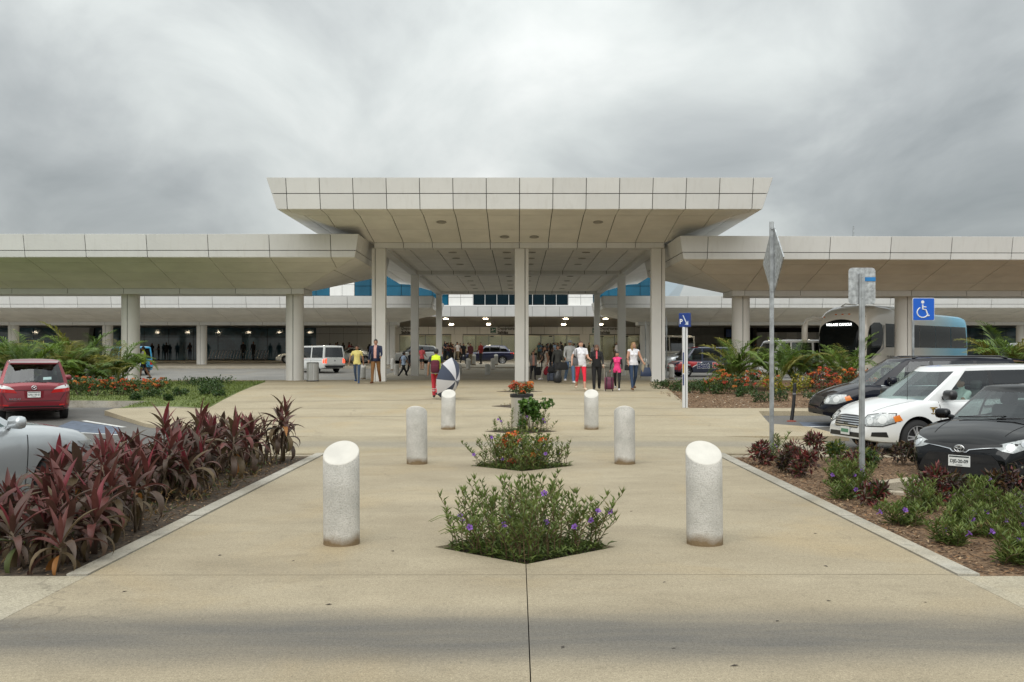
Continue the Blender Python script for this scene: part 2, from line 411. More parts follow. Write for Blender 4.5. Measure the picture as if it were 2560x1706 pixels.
M_GALV = mat('galvanised_steel', (0.42, 0.44, 0.45), 0.42, metal=0.75, var=0.25, vscale=9, bump=0.05, bscale=30)
M_ALU = mat('brushed_aluminium', (0.62, 0.62, 0.61), 0.35, metal=0.9, var=0.08, vscale=3)
M_CHROME = mat('chrome', (0.75, 0.76, 0.77), 0.12, metal=1.0)
M_WHITE = mat('white_paint', (0.78, 0.78, 0.76), 0.4)
M_LAMP = mat('lamp_glow', (1, .95, .8), 0.5, emit=(1.0, 0.86, 0.62), estr=45.0)
M_SOIL = mat('bed_mulch', (0.12, 0.066, 0.034), 0.95, var=0.6, vscale=22, bump=1.0, bscale=70, coords='World', col2=(0.30, 0.185, 0.10))
M_SOILDARK = mat('dark_soil', (0.05, 0.036, 0.024), 0.95, var=0.5, vscale=14, bump=1.0, bscale=60, coords='World', col2=(0.12, 0.085, 0.055))
# ============================================================ GROUND
_BY = [(-80, -.16), (20, -.16), (22, -.12), (26, 0.0), (28, .06), (34, .16), (46, .33), (50, .38), (56, .28), (62, .28), (72, .50), (76, .62), (86, .93), (90, 1.0), (96, 1.10), (110, 1.15), (140, 1.15), (2000, 1.15)]
def zbase(y): return float(np.interp(y, [a for a, _ in _BY], [b for _, b in _BY]))
_GY = [(21.9, -.015), (23.5, .0), (26, .10), (30, .27), (34, .40), (37, .46), (41, .52), (46, .55), (49.3, .555)]
def g(y): return float(np.interp(y, [a for a, _ in _GY], [b for _, b in _GY]))
def gz(x, y):
    return g(y) if 21.9 <= y <= 49.3 else zbase(y)

mb = MB(); ys = [a for a, _ in _BY]; xs = [-900, -60, 60, 900]
for y in ys:
    for x in xs: mb.v.append((x, y, zbase(y)))
for j in range(len(ys)-1):
    for i in range(3):
        mb.f.append((j*4+i, j*4+i+1, (j+1)*4+i+1, (j+1)*4+i)); mb.m.append(1 if ys[j] >= 46 else 0)
tag(mb.build('ground', [M_ASPH, M_FARROAD]), kind='structure')

XC = 0.07
D1, D2 = 9.12, 15.85
def half(sign, x_out):
    e = 0.0035*sign
    pts = [(x_out, -9), (XC+e, -9), (XC+e, D1-.76), (XC+sign*.83, D1), (XC+e, D1+.76), (XC+e, D2-.76), (XC+sign*.83, D2), (XC+e, D2+.76), (XC+e, 17.9), (x_out, 17.9)]
    if sign > 0: pts.reverse()
    return pts
for sign, xo in ((-1, -3.42), (1, 3.50)):
    tag(MB().prism(half(sign, xo), -.30, 0.0).build('walkway', M_WALK), kind='structure')
tag(MB().prism([(-40, -9), (-3.432, -9), (-3.432, 7.93), (-40, 7.9)], -.3, -.004).build('pavement', M_SIDE), kind='structure')
tag(MB().prism([(3.512, -9), (40, -9), (40, 7.9), (3.512, 7.93)], -.3, -.004).build('pavement', M_SIDE), kind='structure')
for x0, x1 in ((-3.60, -3.432), (3.512, 3.69)):
    r = random.Random(int(x0*10)); y = 7.94
    k = tag(empty('bed_kerb', ((x0+x1)/2, 12, 0)), kind='structure')
    while y < 17.6:
        y2 = min(17.85, y + 2.9); mb = MB(); hz = r.uniform(.006, .016)
        mb.prism([(x0, y+.004), (x1, y+.004), (x1, y2-.004), (x0, y2-.004)], -.3, hz)
        mb.build('kerb_stone', M_KERB, k, world=True); y = y2
# raised crossing: flush with the walk in the middle, ramping down to the road on both sides
mb = MB(); X = [-7.6, -6.8, -6, -5.2, -4.4, -3.4, 0, 3.5, 4.5, 5.4, 6.2, 7.0, 7.6]; Y = [17.91, 18.5, 19.9, 21.2, 21.89]
def ss(a, b, x): t = min(1, max(0, (x-a)/(b-a))); return t*t*(3-2*t)
def zc(x, y): return -.006 - .012*math.sin(math.pi*(y-17.9)/4) - .145*ss(4.0, 7.6, abs(x))
for y in Y:
    for x in X: mb.v.append((x, y, zc(x, y)))
for j in range(len(Y)-1):
    for i in range(len(X)-1):
        a = j*len(X)+i; mb.f.append((a, a+1, a+len(X)+1, a+len(X))); mb.m.append(0)
rim = list(range(len(X))) + [j*len(X)+len(X)-1 for j in range(1, len(Y))] + [(len(Y)-1)*len(X)+i for i in range(len(X)-2, -1, -1)] + [j*len(X) for j in range(len(Y)-2, 0, -1)]
b0 = len(mb.v)
for i in rim: x, y, z = mb.v[i]; mb.v.append((x, y, z-.25))
for i in range(len(rim)): j = (i+1) % len(rim); mb.f.append((rim[j], rim[i], b0+i, b0+j)); mb.m.append(0)
tag(mb.build('crossing', M_CROSS, smooth=40), kind='structure')

# plaza: slopes up towards the terminal
PY = [21.9, 23.0, 24.2, 24.9, 26, 28.1, 28.2, 28.95, 29.0, 32, 36, 40, 44, 46, 46.1, 48, 49.3]
PXL = [(21.9, -5.6), (24.2, -8.5), (24.9, -9.3), (28.1, -11.6), (28.2, -11.7), (28.95, -11.7), (29.0, -9.0), (46, -11.6), (46.1, -48), (49.3, -48)]
PXR = [(21.9, 7.3), (24.2, 7.1), (24.9, 6.3), (28.1, 6.8), (28.2, 24), (28.95, 24), (29.0, 5.0), (46, 6.4), (46.1, 48), (49.3, 48)]
def pxl(y): return float(np.interp(y, [a for a, _ in PXL], [b for _, b in PXL]))
def pxr(y): return float(np.interp(y, [a for a, _ in PXR], [b for _, b in PXR]))
mb = MB(); n = len(PY)
for y in PY:
    for x in (pxl(y), XC, pxr(y)): mb.v.append((x, y, g(y)))
for y in PY:
    for x in (pxl(y), pxr(y)): mb.v.append((x, y, g(y)-.45))
for j in range(n-1):
    a = 3*j
    mb.f += [(a, a+1, a+4, a+3), (a+1, a+2, a+5, a+4)]
    b = 3*n + 2*j
    mb.f += [(b, a, a+3, b+2), (a+2, b+1, b+3, a+5)]
mb.f += [(3*n, 3*n+1, 2, 1, 0), (3*n-3, 3*n-2, 3*n-1, 5*n-1, 5*n-2)]
mb.m = [0]*len(mb.f)
tag(mb.build('plaza', M_PLAZA), kind='structure')
# saw-cut joints in the plaza paving
mj = MB()
def joint_line(a, b, w=.012, dz=.003):
    a, b = Vector(a), Vector(b); n_ = max(2, int((b-a).length/1.5)); s = Vector((-(b-a).y, (b-a).x, 0)).normalized()*w/2
    for i in range(n_):
        p, q = a+(b-a)*i/n_, a+(b-a)*(i+1)/n_
        mj.add([(p.x-s.x, p.y-s.y, gz(p.x, p.y)+dz), (q.x-s.x, q.y-s.y, gz(q.x, q.y)+dz), (q.x+s.x, q.y+s.y, gz(q.x, q.y)+dz), (p.x+s.x, p.y+s.y, gz(p.x, p.y)+dz)], [(0,3,2,1)])
joint_line((-9.5, 31.0, 0), (5.0, 33.2, 0), .05); joint_line((-11.0, 38.2, 0), (5.8, 39.6, 0), .05)
joint_line((-9.0, 26.4, 0), (6.4, 27.0, 0), .03); joint_line((-8.3, 28.9, 0), (5.0, 28.9, 0), .03)
tag(mj.build('paving_joints', M_JOINT), kind='structure')
# near slab joint lines
mj = MB()
for y in (7.94, 12.6, 5.05):
    mj.add([(-3.42, y, .003), (3.5, y+.02, .003), (3.5, y+.027, .003), (-3.42, y+.007, .003)], [(0,1,2,3)])
tag(mj.build('paving_joints', mat('faint_joint', (0.27, 0.225, 0.155), .9)), kind='structure')

# planting beds
def bed(name, poly, z, m, th=.3): return tag(MB().prism(poly, z-th, z).build(name, m), kind='structure')
bed('planting_bed', [(-12, 7.9), (-3.61, 7.95), (-3.61, 17.3), (-5.6, 17.3), (-5.25, 13.4), (-5.3, 8.7), (-12, 8.35)], -.012, M_SOILDARK)
bed('planting_bed', [(3.70, 7.95), (11, 7.95), (11, 8.35), (4.25, 13.05), (6.35, 14.75), (8.0, 16.2), (7.6, 17.2), (3.70, 17.2)], -.008, M_SOIL)
for cy in (D1, D2):
    bed('planter_soil', [(XC-.84, cy), (XC, cy-.77), (XC+.84, cy), (XC, cy+.77)], -.035, M_SOILDARK)
for cy in (23.1, 29.6, 36.4):
    bed('planter_soil', [(XC-.84, cy), (XC, cy-.78), (XC+.84, cy), (XC, cy+.78)], lambda x, y: g(y)+.006, M_SOILDARK) if False else None
    tag(MB().prism([(XC-.84, cy), (XC, cy-.78), (XC+.84, cy), (XC, cy+.78)], lambda x, y: g(y)-.2, lambda x, y: g(y)+.006).build('planter_soil', M_SOILDARK), kind='structure')
def bed_strip(name, xl, xr, y0, y1, dz, m, n=8):
    mb = MB(); ys = np.linspace(y0, y1, n)
    for y in ys:
        a, b = xl(y), xr(y)
        for k in range(5):
            t = k/4; mb.v.append((a+(b-a)*t, y, g(y)+dz+.06*math.sin(math.pi*min(1, max(0, t)))))
    for j in range(n-1):
        for k in range(4): mb.f.append((j*5+k, j*5+k+1, (j+1)*5+k+1, (j+1)*5+k)); mb.m.append(0)
    rim = [j*5 for j in range(n)] + [(n-1)*5+k for k in range(1, 5)] + [j*5+4 for j in range(n-2, -1, -1)] + [k for k in (3, 2, 1)]
    b0 = len(mb.v)
    for i in rim: x, y, z = mb.v[i]; mb.v.append((x, y, z-.5))
    for i in range(len(rim)):
        j = (i+1) % len(rim); mb.f.append((rim[i], rim[j], b0+j, b0+i)); mb.m.append(1)
    return tag(mb.build(name, [m, M_KERB], smooth=40), kind='structure')
M_LAWN = mat('lawn_ground', (0.11, 0.14, 0.035), 0.95, var=0.35, vscale=4, coords='World')
bed_strip('lawn', lambda y: -11.65 if y < 31.5 else -34, lambda y: pxl(max(y, 29.0))-.01, 28.98, 31.45, -.01, M_LAWN, 4)
bed_strip('lawn', lambda y: -34, lambda y: pxl(y)-.01, 31.45, 46.0, -.01, M_LAWN)
bed_strip('planting_bed', lambda y: pxr(max(y, 29.0))+.01, lambda y: 34, 28.98, 46.0, -.01, M_SOIL)
# kerb blocks around the angled stall on the right
def kerb_run(a, b, w, h, z0, m, step, label=None):
    a, b = Vector(a), Vector(b); L = (b-a).length; n = max(1, round(L/step)); d = (b-a)/n; u = d.normalized(); s = Vector((-u.y, u.x))*w
    k = tag(empty('kerb', (a.x, a.y, z0)), kind='structure')
    for i in range(n):
        p, q = a+d*i+u*.005, a+d*(i+1)-u*.005
        MB().prism([(p.x, p.y), (q.x, q.y), (q.x+s.x, q.y+s.y), (p.x+s.x, p.y+s.y)], z0, z0+h+rnd.uniform(-.004, .004)).build('kerb_stone', m, k, world=True)
kerb_run((4.22, 12.92), (10.8, 8.3), .17, .19, -.16, M_PAVER, .62)
kerb_run((6.5, 14.72), (4.12, 13.02), .24, .20, -.16, M_PAVER, .42)
kerb_run((7.6, 17.4), (3.72, 17.4), .16, .17, -.16, M_PAVER, .8)
kerb_run((-5.42, 8.75), (-5.37, 13.3), -.16, .19, -.16, M_PAVER, .8); kerb_run((-5.37, 13.3), (-5.75, 17.4), -.16, .19, -.16, M_PAVER, .8)
kerb_run((-3.5, 17.45), (-5.7, 17.45), .16, .17, -.16, M_PAVER, .8)
# parking lines
M_LINE = mat('line_paint', (0.62, 0.62, 0.60), 0.7, var=0.25, vscale=6, coords='World'); M_BLUELINE = mat('blue_bay_paint', (0.10, 0.125, 0.17), 0.7, var=0.3, vscale=5, coords='World')
def line(poly, m, dz=.004, kind='road_marking'):
    tag(MB().add([(x, y, zbase(y)+dz) for x, y in poly], [tuple(range(len(poly)))]).build(kind, m), kind='structure')
line([(-11.3, 23.9), (-9.2, 23.0), (-9.9, 24.8), (-11.9, 26.6)], M_BLUELINE)
line([(-11.6, 26.45), (-9.85, 24.75), (-9.75, 24.85), (-11.5, 26.55)], M_LINE, .008)
line([(-11.3, 23.9), (-9.2, 23.0), (-9.17, 23.1), (-11.25, 24.0)], M_LINE, .008)
line([(7.2, 25.05), (9.9, 24.9), (9.9, 25.9), (7.4, 26.2)], M_BLUELINE); line([(6.9, 24.85), (9.9, 24.72), (9.9, 24.9), (7.2, 25.05)], M_LINE, .008)
line([(19.0, 57.0), (24, 55.5), (24.2, 55.9), (19.2, 57.4)], M_LINE); line([(17.0, 60.0), (19.6, 60.0), (21, 62), (18, 62)], M_LINE)
# far kerbs: median under the rear canopies and terminal footway
def far_slab(name, y0, y1, h, x0=-60, x1=60, m=M_PLAZA):
    mb = MB(); mb.prism([(x0, y0), (x1, y0), (x1, y1), (x0, y1)], lambda x, y: zbase(y)-.3, lambda x, y: zbase(y)+h)
    tag(mb.build(name, m), kind='structure')
M_FARWALK = concrete_mat('far_walk', (0.36, 0.325, 0.265), (0.44, 0.40, 0.33), stain=0.4)
far_slab('median', 79.5, 86.2, .14, m=M_FARWALK)
far_slab('footway', 96.8, 130, .17, m=M_FARWALK)
far_slab('crossing', 49.35, 79.4, .02, -8.5, 8.5, M_FARWALK); far_slab('crossing', 86.3, 96.7, .02, -8.5, 8.5, M_FARWALK)
FLOOR = zbase(100)+.17

# ============================================================ MAIN CANOPY
rp = random.Random(5)
CX = 0.08; MOD = 1.34
root = empty('main_canopy', (CX, 62, .55), label='large white panelled canopy on tall square columns over the central crossing', cat='canopy')
FY, FB, FL, BY = 39.9, 40.2, 41.7, 46.0        # fascia top, fascia foot, lip, beam
ZT, ZM, ZB, ZL, ZS, ZBB, ZC = 8.91, 8.28, 7.67, 7.62, 6.98, 6.74, 6.95
XT, XB, XL, XS = 10.16, 9.8, 9.0, 6.7; YE = 82.0
xs = [CX + k*MOD for k in range(-7, 8)]
def P(x, y, z): return (CX + x, y, z)
panelize(root, [P(-XT, FY, ZT), P(XT, FY, ZT), P(XB, FB, ZB), P(-XB, FB, ZB)], (0, -1, -.2), [((1,0,0), xs), ((0,0,1), [ZM])], M_PANEL, .03, .05, 'fascia_panel', rp, .004)
panelize(root, [P(-XB, FB, ZB), P(XB, FB, ZB), P(XL, FL, ZL), P(-XL, FL, ZL)], (0, 0, -1), [((1,0,0), xs)], M_SOFFIT, .03, .05, 'soffit_panel', rp)
panelize(root, [P(-XL, FL, ZL), P(XL, FL, ZL), P(XS, BY, ZS), P(-XS, BY, ZS)], (0, -.15, -1), [((1,0,0), xs), ((0,1,0), [43.85])], M_SOFFIT, .035, .05, 'soffit_panel', rp, .003)
ysd = list(np.arange(FB+MOD*2, YE, MOD*2))
for s in (-1, 1):
    panelize(root, [P(s*XT, FY, ZT), P(s*XT, YE, ZT), P(s*XB, YE, ZB), P(s*XB, FB, ZB)], (s, 0, -.2), [((0,1,0), ysd), ((0,0,1), [ZM])], M_PANEL, .03, .05, 'fascia_panel', rp)
    panelize(root, [P(s*XB, FB, ZB), P(s*XB, YE, ZB), P(s*XL, YE, ZL), P(s*XL, FL, ZL)], (0, 0, -1), [((0,1,0), ysd)], M_SOFFIT, .03, .05, 'soffit_panel', rp)
    panelize(root, [P(s*XL, FL, ZL), P(s*XL, YE, ZL), P(s*XS, YE, ZS), P(s*XS, BY, ZS)], (s*.2, 0, -1), [((0,1,0), ysd)], M_SOFFIT, .035, .05, 'soffit_panel', rp)
    for y0 in np.arange(BY, YE-.1, 3.0):
        y1 = min(YE, y0+3.0); MB().box2(P(s*XS-(.45 if s > 0 else 0), y0+.015, ZBB+.002), P(s*XS+(0 if s > 0 else .45), y1-.015, ZS-.002)).build('side_beam', rp.choice(M_PANEL), root, world=True)
for yb in (46.0, 61.0, 80.0):
    for k in range(-5, 5):
        MB().box2(P(k*MOD+.015, yb-.004, ZBB), P((k+1)*MOD-.015, yb+1.0, ZS-.004)).build('beam_panel', rp.choice(M_PANEL), root, world=True)
xc = [CX + k*MOD for k in range(-4, 5)]
for y0, y1 in ((47.0, 61.0), (62.0, 80.0)):
    panelize(root, [P(-6.26, y0, ZC), P(6.26, y0, ZC), P(6.26, y1, ZC), P(-6.26, y1, ZC)], (0, 0, -1), [((1,0,0), xc), ((0,1,0), [(y0+y1)/2])], M_SOFFIT, .04, .05, 'ceiling_panel', rp)
mb = MB(); mb.box2(P(-XT+.25, FY+.35, ZT-.09), P(XT-.25, YE-.02, ZT-.03)); mb.build('roof_deck', M_GREYPANEL, root, world=True)
# dark backing behind the joints
mb = MB()
mb.slab([P(-XT+.07, FY+.07, ZT-.02), P(XT-.07, FY+.07, ZT-.02), P(XB-.07, FB+.07, ZB+.06), P(-XB+.07, FB+.07, ZB+.06)], (0,-1,0), .03)
mb.slab([P(-XL, FL, ZL+.055), P(XL, FL, ZL+.055), P(XS, BY, ZS+.055), P(-XS, BY, ZS+.055)], (0,0,-1), .03)
mb.slab([P(-XB, FB, ZB+.055), P(XB, FB, ZB+.055), P(XL, FL, ZL+.056), P(-XL, FL, ZL+.056)], (0,0,-1), .02)
for s in (-1, 1):
    mb.slab([P(s*(XL), FL, ZL+.057), P(s*(XL), YE, ZL+.057), P(s*XS, YE, ZS+.057), P(s*XS, BY, ZS+.057)], (0,0,-1), .03)
    mb.slab([P(s*XB, FB, ZB+.057), P(s*XB, YE, ZB+.057), P(s*XL, YE, ZL+.058), P(s*XL, FL, ZL+.058)], (0,0,-1), .02)
mb.slab([P(-6.2, 47.05, ZC+.056), P(6.2, 47.05, ZC+.056), P(6.2, 79.9, ZC+.056), P(-6.2, 79.9, ZC+.056)], (0,0,-1), .02)
for yb in (46.0, 61.0, 80.0): mb.box2(P(-6.6, yb+.03, ZBB+.03), P(6.6, yb+.97, ZS-.03))
mb.build('joint_backing', M_JOINT, root, world=True)
# recessed ceiling lamps (off)
lm = MB().lathe([(.0, .02), (.17, .02), (.2, .012), (.22, -.012), (.17, -.014), (.165, .0), (.0, .004)], 20, cap=False).mesh('downlight', True)
M_LENS = mat('lamp_lens_off', (0.36, 0.34, 0.30), 0.4); lm.materials.append(M_LENS)
for x, y, z, tilt in ((-3.34, 42.6, ZL-.13-.02, .147), (3.36, 42.6, ZL-.13-.02, .147), (-.67, 44.95, ZL-.485-.02, .147), (.67, 44.95, ZL-.485-.02, .147)):
    inst('downlight', lm, root, (x, y-62, z-.55), (-tilt, 0, 0))
for y in (50, 53, 56.5, 65, 69, 73, 77):
    for x in (-3.35, -.62, .62, 3.35): inst('downlight', lm, root, (x, y-62, ZC-.012-.55))
# square columns with a narrow side strip
def canopy_column(x, y, zt, strip):
    zb = gz(x, y) if y < 49.3 else zbase(y)+.02
    c = MB(); c.rbox((x, y, (zb+zt)/2), (.46, .46, zt-zb), .015, n=2); o = c.build('column', M_COLUMN, root, world=True)
    if strip:
        s = MB(); s.rbox((x+strip*.335, y+.02, (zb+zt)/2), (.15, .40, zt-zb), .012, n=2); s.build('column_strip', M_COLUMN, o, loc=(0,0,0)); so = o.children[0]
        so.data.transform(Matrix.Translation(-root.location))
        b = MB(); b.box2((x+strip*.245-.02, y-.12, zb), (x+strip*.245+.02, y+.2, zt)); bo = b.build('column_joint', M_JOINT, o); bo.data.transform(Matrix.Translation(-root.location))
for x, st in ((-6.37, -1), (CX+.02, 1), (6.45, 1)): canopy_column(x, 46.45, ZBB, st)
for y in (61.5, 80.5):
    for x in (-6.35, 6.42): canopy_column(x, y, ZBB, 0)

# ============================================================ WING CANOPIES
def wing(sign, yb, depth, over, fl, zt, zj, zb, zs, zbb, x_end, xb_end, xmax, label, zcol, dark, rz=0.0, dz=0.0):
    """inverted-trapezoid canopy: fascia, sloping soffit, spine beam on round columns"""
    r = empty('wing_canopy', (sign*(x_end+8), yb+depth/2, zcol(sign*11)), label=label, cat='canopy', group='wing canopies')
    yf = yb-over; yr = yb+depth+over; zt += dz; zj += dz; zb += dz; zs += dz; zbb += dz
    S = lambda x, y, z: (sign*x, y, z)
    mod = 2.667; js = [sign*(10.8 + mod*k) for k in range(-1, int((xmax-8)/mod))]
    lean = .2
    mats = M_PANEL; sm = M_SOFFIT
    # fascias: front, rear, end
    panelize(r, [S(x_end-.2, yf-lean, zt), S(xmax, yf-lean, zt), S(xmax, yf, zb), S(x_end, yf, zb)], (0, -1, -.2), [((1,0,0), js), ((0,0,1), [zj])], mats, .03, .05, 'fascia_panel', rp, .003)
    panelize(r, [S(x_end-.2, yr+lean, zt), S(xmax, yr+lean, zt), S(xmax, yr, zb), S(x_end, yr, zb)], (0, 1, -.2), [((1,0,0), js[::2])], mats, .03, .05, 'fascia_panel', rp)
    panelize(r, [S(x_end-.2, yf-lean, zt), S(x_end-.2, yr+lean, zt), S(x_end, yr, zb), S(x_end, yf, zb)], (-sign, 0, -.2), [((0,1,0), list(np.arange(yf+1.4, yr, 1.4))), ((0,0,1), [zj])], mats, .03, .05, 'fascia_panel', rp, .003)
    # soffits
    rows = [yf+over*t for t in (.16, .47, .74)]
    panelize(r, [S(x_end, yf, zb), S(xmax, yf, zb), S(xmax, yb, zs), S(xb_end, yb, zs)], (0, -.3, -1), [((1,0,0), js), ((0,1,0), rows)], sm, .03, .05, 'soffit_panel', rp, .002)
    panelize(r, [S(x_end, yr, zb), S(xmax, yr, zb), S(xmax, yb+depth, zs), S(xb_end, yb+depth, zs)], (0, .3, -1), [((1,0,0), js)], sm, .03, .05, 'soffit_panel', rp)
    panelize(r, [S(x_end, yf, zb), S(x_end, yr, zb), S(xb_end, yb+depth, zs), S(xb_end, yb, zs)], (-sign*.3, 0, -1), [((1,0,0), [sign*(x_end+1.2)])], sm, .03, .05, 'soffit_panel', rp)
    # spine beam
    ends = [xb_end] + [abs(j) for j in js if abs(j) > xb_end+.3] + [xmax]
    for a, b in zip(ends[:-1], ends[1:]):
        lo, hi = sorted((sign*(a+.012), sign*(b-.012)))
        MB().box2((lo, yb, zbb), (hi, yb+depth, zs-.003)).build('beam_panel', rp.choice(mats), r, world=True)
    bk = MB()
    bk.slab([S(x_end-.1, yf-lean+.07, zt-.04), S(xmax, yf-lean+.07, zt-.04), S(xmax, yf+.07, zb+.05), S(x_end+.07, yf+.07, zb+.05)], (0,-1,0), .03)
    bk.slab([S(x_end-.1, yf-lean+.08, zt-.04), S(x_end-.1, yr+lean-.08, zt-.04), S(x_end+.08, yr-.08, zb+.05), S(x_end+.08, yf+.08, zb+.05)], (-sign,0,0), .03)
    bk.slab([S(x_end+.1, yf+.06, zb+.056), S(xmax, yf+.06, zb+.056), S(xmax, yb, zs+.056), S(xb_end+.1, yb, zs+.056)], (0,0,-1), .03)
    bk.slab([S(x_end+.1, yf+.06, zb+.056), S(x_end+.1, yr-.06, zb+.056), S(xb_end+.1, yb+depth, zs+.056), S(xb_end+.1, yb, zs+.056)], (0,0,-1), .03)
    bk.box2((min(sign*(xb_end+.05), sign*xmax), yb+.02, zbb+.02), (max(sign*(xb_end+.05), sign*xmax), yb+depth-.02, zs-.02))
    bk.build('joint_backing', M_JOINT, r, world=True)
    rd = MB(); lo, hi = sorted((sign*(x_end+.0), sign*xmax)); rd.box2((lo, yf+.05, zt-.14), (hi, yr-.05, zt-.08)); rd.build('roof_deck', M_GREYPANEL, r, world=True)
    x = 10.85
    while x < xmax-1:
        xx = sign*x; z0 = zcol(xx)-.02; c = MB(); rad = .43; yc = yb+depth/2
        for s0 in (0, 1):
            pts = []
            a0 = math.pi*(1.5 + s0) + .04; a1 = math.pi*(2.5 + s0) - .04
            for k in range(17):
                a = a0+(a1-a0)*k/16; pts.append((xx+rad*math.cos(a) - .06*sign*0, yc+rad*math.sin(a)))
            MB().prism(pts, z0, zbb+.0).build('column_shell', M_COLUMN, r, smooth=40, world=True)
        MB().lathe([(rad-.05, z0), (rad-.05, zbb)], 20, (xx, yc, 0)).build('column_core', M_JOINT, r, world=True)
        x += mod*3
    if rz: r.rotation_euler = (0, 0, rz)
    return r
WN = dict(yb=47.5, depth=2.0, over=4.1, fl=0, zt=7.05, zj=6.34, zb=6.05, zs=4.96, zbb=4.71, x_end=7.1, xb_end=10.2, xmax=44)
WF = dict(yb=83.8, depth=1.7, over=5.0, fl=0, zt=6.48, zj=5.83, zb=5.55, zs=4.60, zbb=4.34, x_end=6.9, xb_end=10.1, xmax=62)
zn = lambda x: g(48); zf = lambda x: zbase(84.6)+.14
wing(-1, **WN, label='near left white wing canopy on round columns beside the planting with palms', zcol=zn, dark=0)
wing(1, **WN, label='near right white wing canopy on round columns above the coach', zcol=zn, dark=0, rz=R(1.2), dz=-.10)
wing(-1, **WF, label='rear left white wing canopy in front of the dark glass terminal wall', zcol=zf, dark=0)
wing(1, **WF, label='rear right white wing canopy behind the coach and the vans', zcol=zf, dark=0)

# ============================================================ TERMINAL BUILDING
bt = empty('terminal_building', (0, 104, FLOOR), label='long white and glass airport terminal behind the canopies', cat='building')
YU = 98.0; YW = 106.0
def bpan(x0, x1, z0, z1, y, mats, name, gap=.03, th=.06, cuts=(), jig=0):
    return panelize(bt, [(x0, y, z0), (x1, y, z0), (x1, y, z1), (x0, y, z1)], (0, -1, 0), cuts, mats, gap, th, name, rp, jig)
# upper storey: white cladding and blue glass
segs = [(-62, -49.7, 'p'), (-49.7, -41.4, 'g'), (-41.4, -37.6, 'p'), (-37.6, -30, 'g'), (-30, -27.5, 'p'), (-27.5, -23.6, 'g'), (-23.6, -21.2, 'p'), (-21.2, -18.5, 'b'), (-18.5, -16.05, 'p'), (-16.05, -6.85, 'b')]
segs += [(7.45, 13.6, 'b')]
for x0, x1, k in segs:
    if k == 'p': bpan(x0, x1, 6.3, 10.7, YU, M_PANEL, 'cladding_panel', cuts=[((1,0,0), [x0+1.22*i for i in range(1, 12)]), ((0,0,1), [7.65, 8.76])])
    else:
        nx = max(2, round((x1-x0)/1.53)); cx_ = [x0+(x1-x0)*i/nx for i in range(1, nx)]
        bpan(x0, x1, 6.3, 10.02, YU+.05, M_BLUEGLASS if k == 'b' else M_TEALGLASS, 'window_pane', .05, .03, cuts=[((1,0,0), cx_), ((0,0,1), [7.65, 8.62])])
        bpan(x0, x1, 10.06, 10.7, YU-.02, M_PANEL, 'cladding_panel', cuts=[((1,0,0), cx_[::2])])
# central bay
for x0, x1 in ((-6.8, -4.4), (5.0, 7.42)):
    bpan(x0, x1, 6.72, 10.7, YU-.05, M_PANEL, 'cladding_panel', cuts=[((1,0,0), [(x0+x1)/2]), ((0,0,1), [7.5, 8.76])])
nx = 8; bpan(-4.38, 4.98, 6.80, 8.6, YU+.1, M_DARKGLASS, 'window_pane', .05, .03, cuts=[((1,0,0), [-4.38+9.36*i/nx for i in range(1, nx)])])
bpan(-4.38, 4.98, 8.62, 10.7, YU-.05, M_PANEL, 'cladding_panel', cuts=[((1,0,0), [-2, .3, 2.6])])
MB().box2((-7.2, YU-.45, 6.55), (7.6, YU+.1, 6.72)).build('sill', mat('white_sill', (.8, .8, .79), .5), bt, world=True)
for i, x in enumerate(list(np.arange(-4.38, 5.2, 9.36/8))):
    MB().box2((x-.03, YU-.0, 6.75), (x+.03, YU+.12, 8.6)).build('mullion', M_ALU, bt, world=True)
# the right end of the upper storey slopes back
MB().slab([(13.65, YU-.1, 6.3), (16.3, YU+3.5, 7.4), (17.6, YU+3.5, 10.4), (13.65, YU-.1, 10.7)], (.5, -1, 0), .2).build('end_panel', mat('end_panel_blue', (.42, .50, .56), .35), bt, world=True)
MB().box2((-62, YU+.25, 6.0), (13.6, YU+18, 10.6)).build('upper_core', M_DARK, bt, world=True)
MB().box2((-62, YU+.0, 10.72), (13.8, YU+18, 10.9)).build('roof_edge', M_PANEL[0], bt, world=True)
# the central lower fascia and its brown soffit
bpan(-12.5, 12.6, 5.46, 6.40, 94.0, [M_GREYPANEL], 'fascia_panel', .03, .06, cuts=[((1,0,0), [.1+1.285*k for k in range(-10, 11)])])
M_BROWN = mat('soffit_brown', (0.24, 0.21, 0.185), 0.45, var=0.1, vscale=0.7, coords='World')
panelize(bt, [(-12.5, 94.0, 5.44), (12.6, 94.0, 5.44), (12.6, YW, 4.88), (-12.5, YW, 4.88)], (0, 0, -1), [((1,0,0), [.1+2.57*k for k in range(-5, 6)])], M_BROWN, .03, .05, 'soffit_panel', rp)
MB().box2((-12.5, 94.1, 6.40), (12.6, YU, 6.50)).build('roof_deck', M_GREYPANEL, bt, world=True)
MB().box2((-12.5, 94.1, 5.52), (12.6, 94.3, 6.40)).build('joint_backing', M_JOINT, bt, world=True)
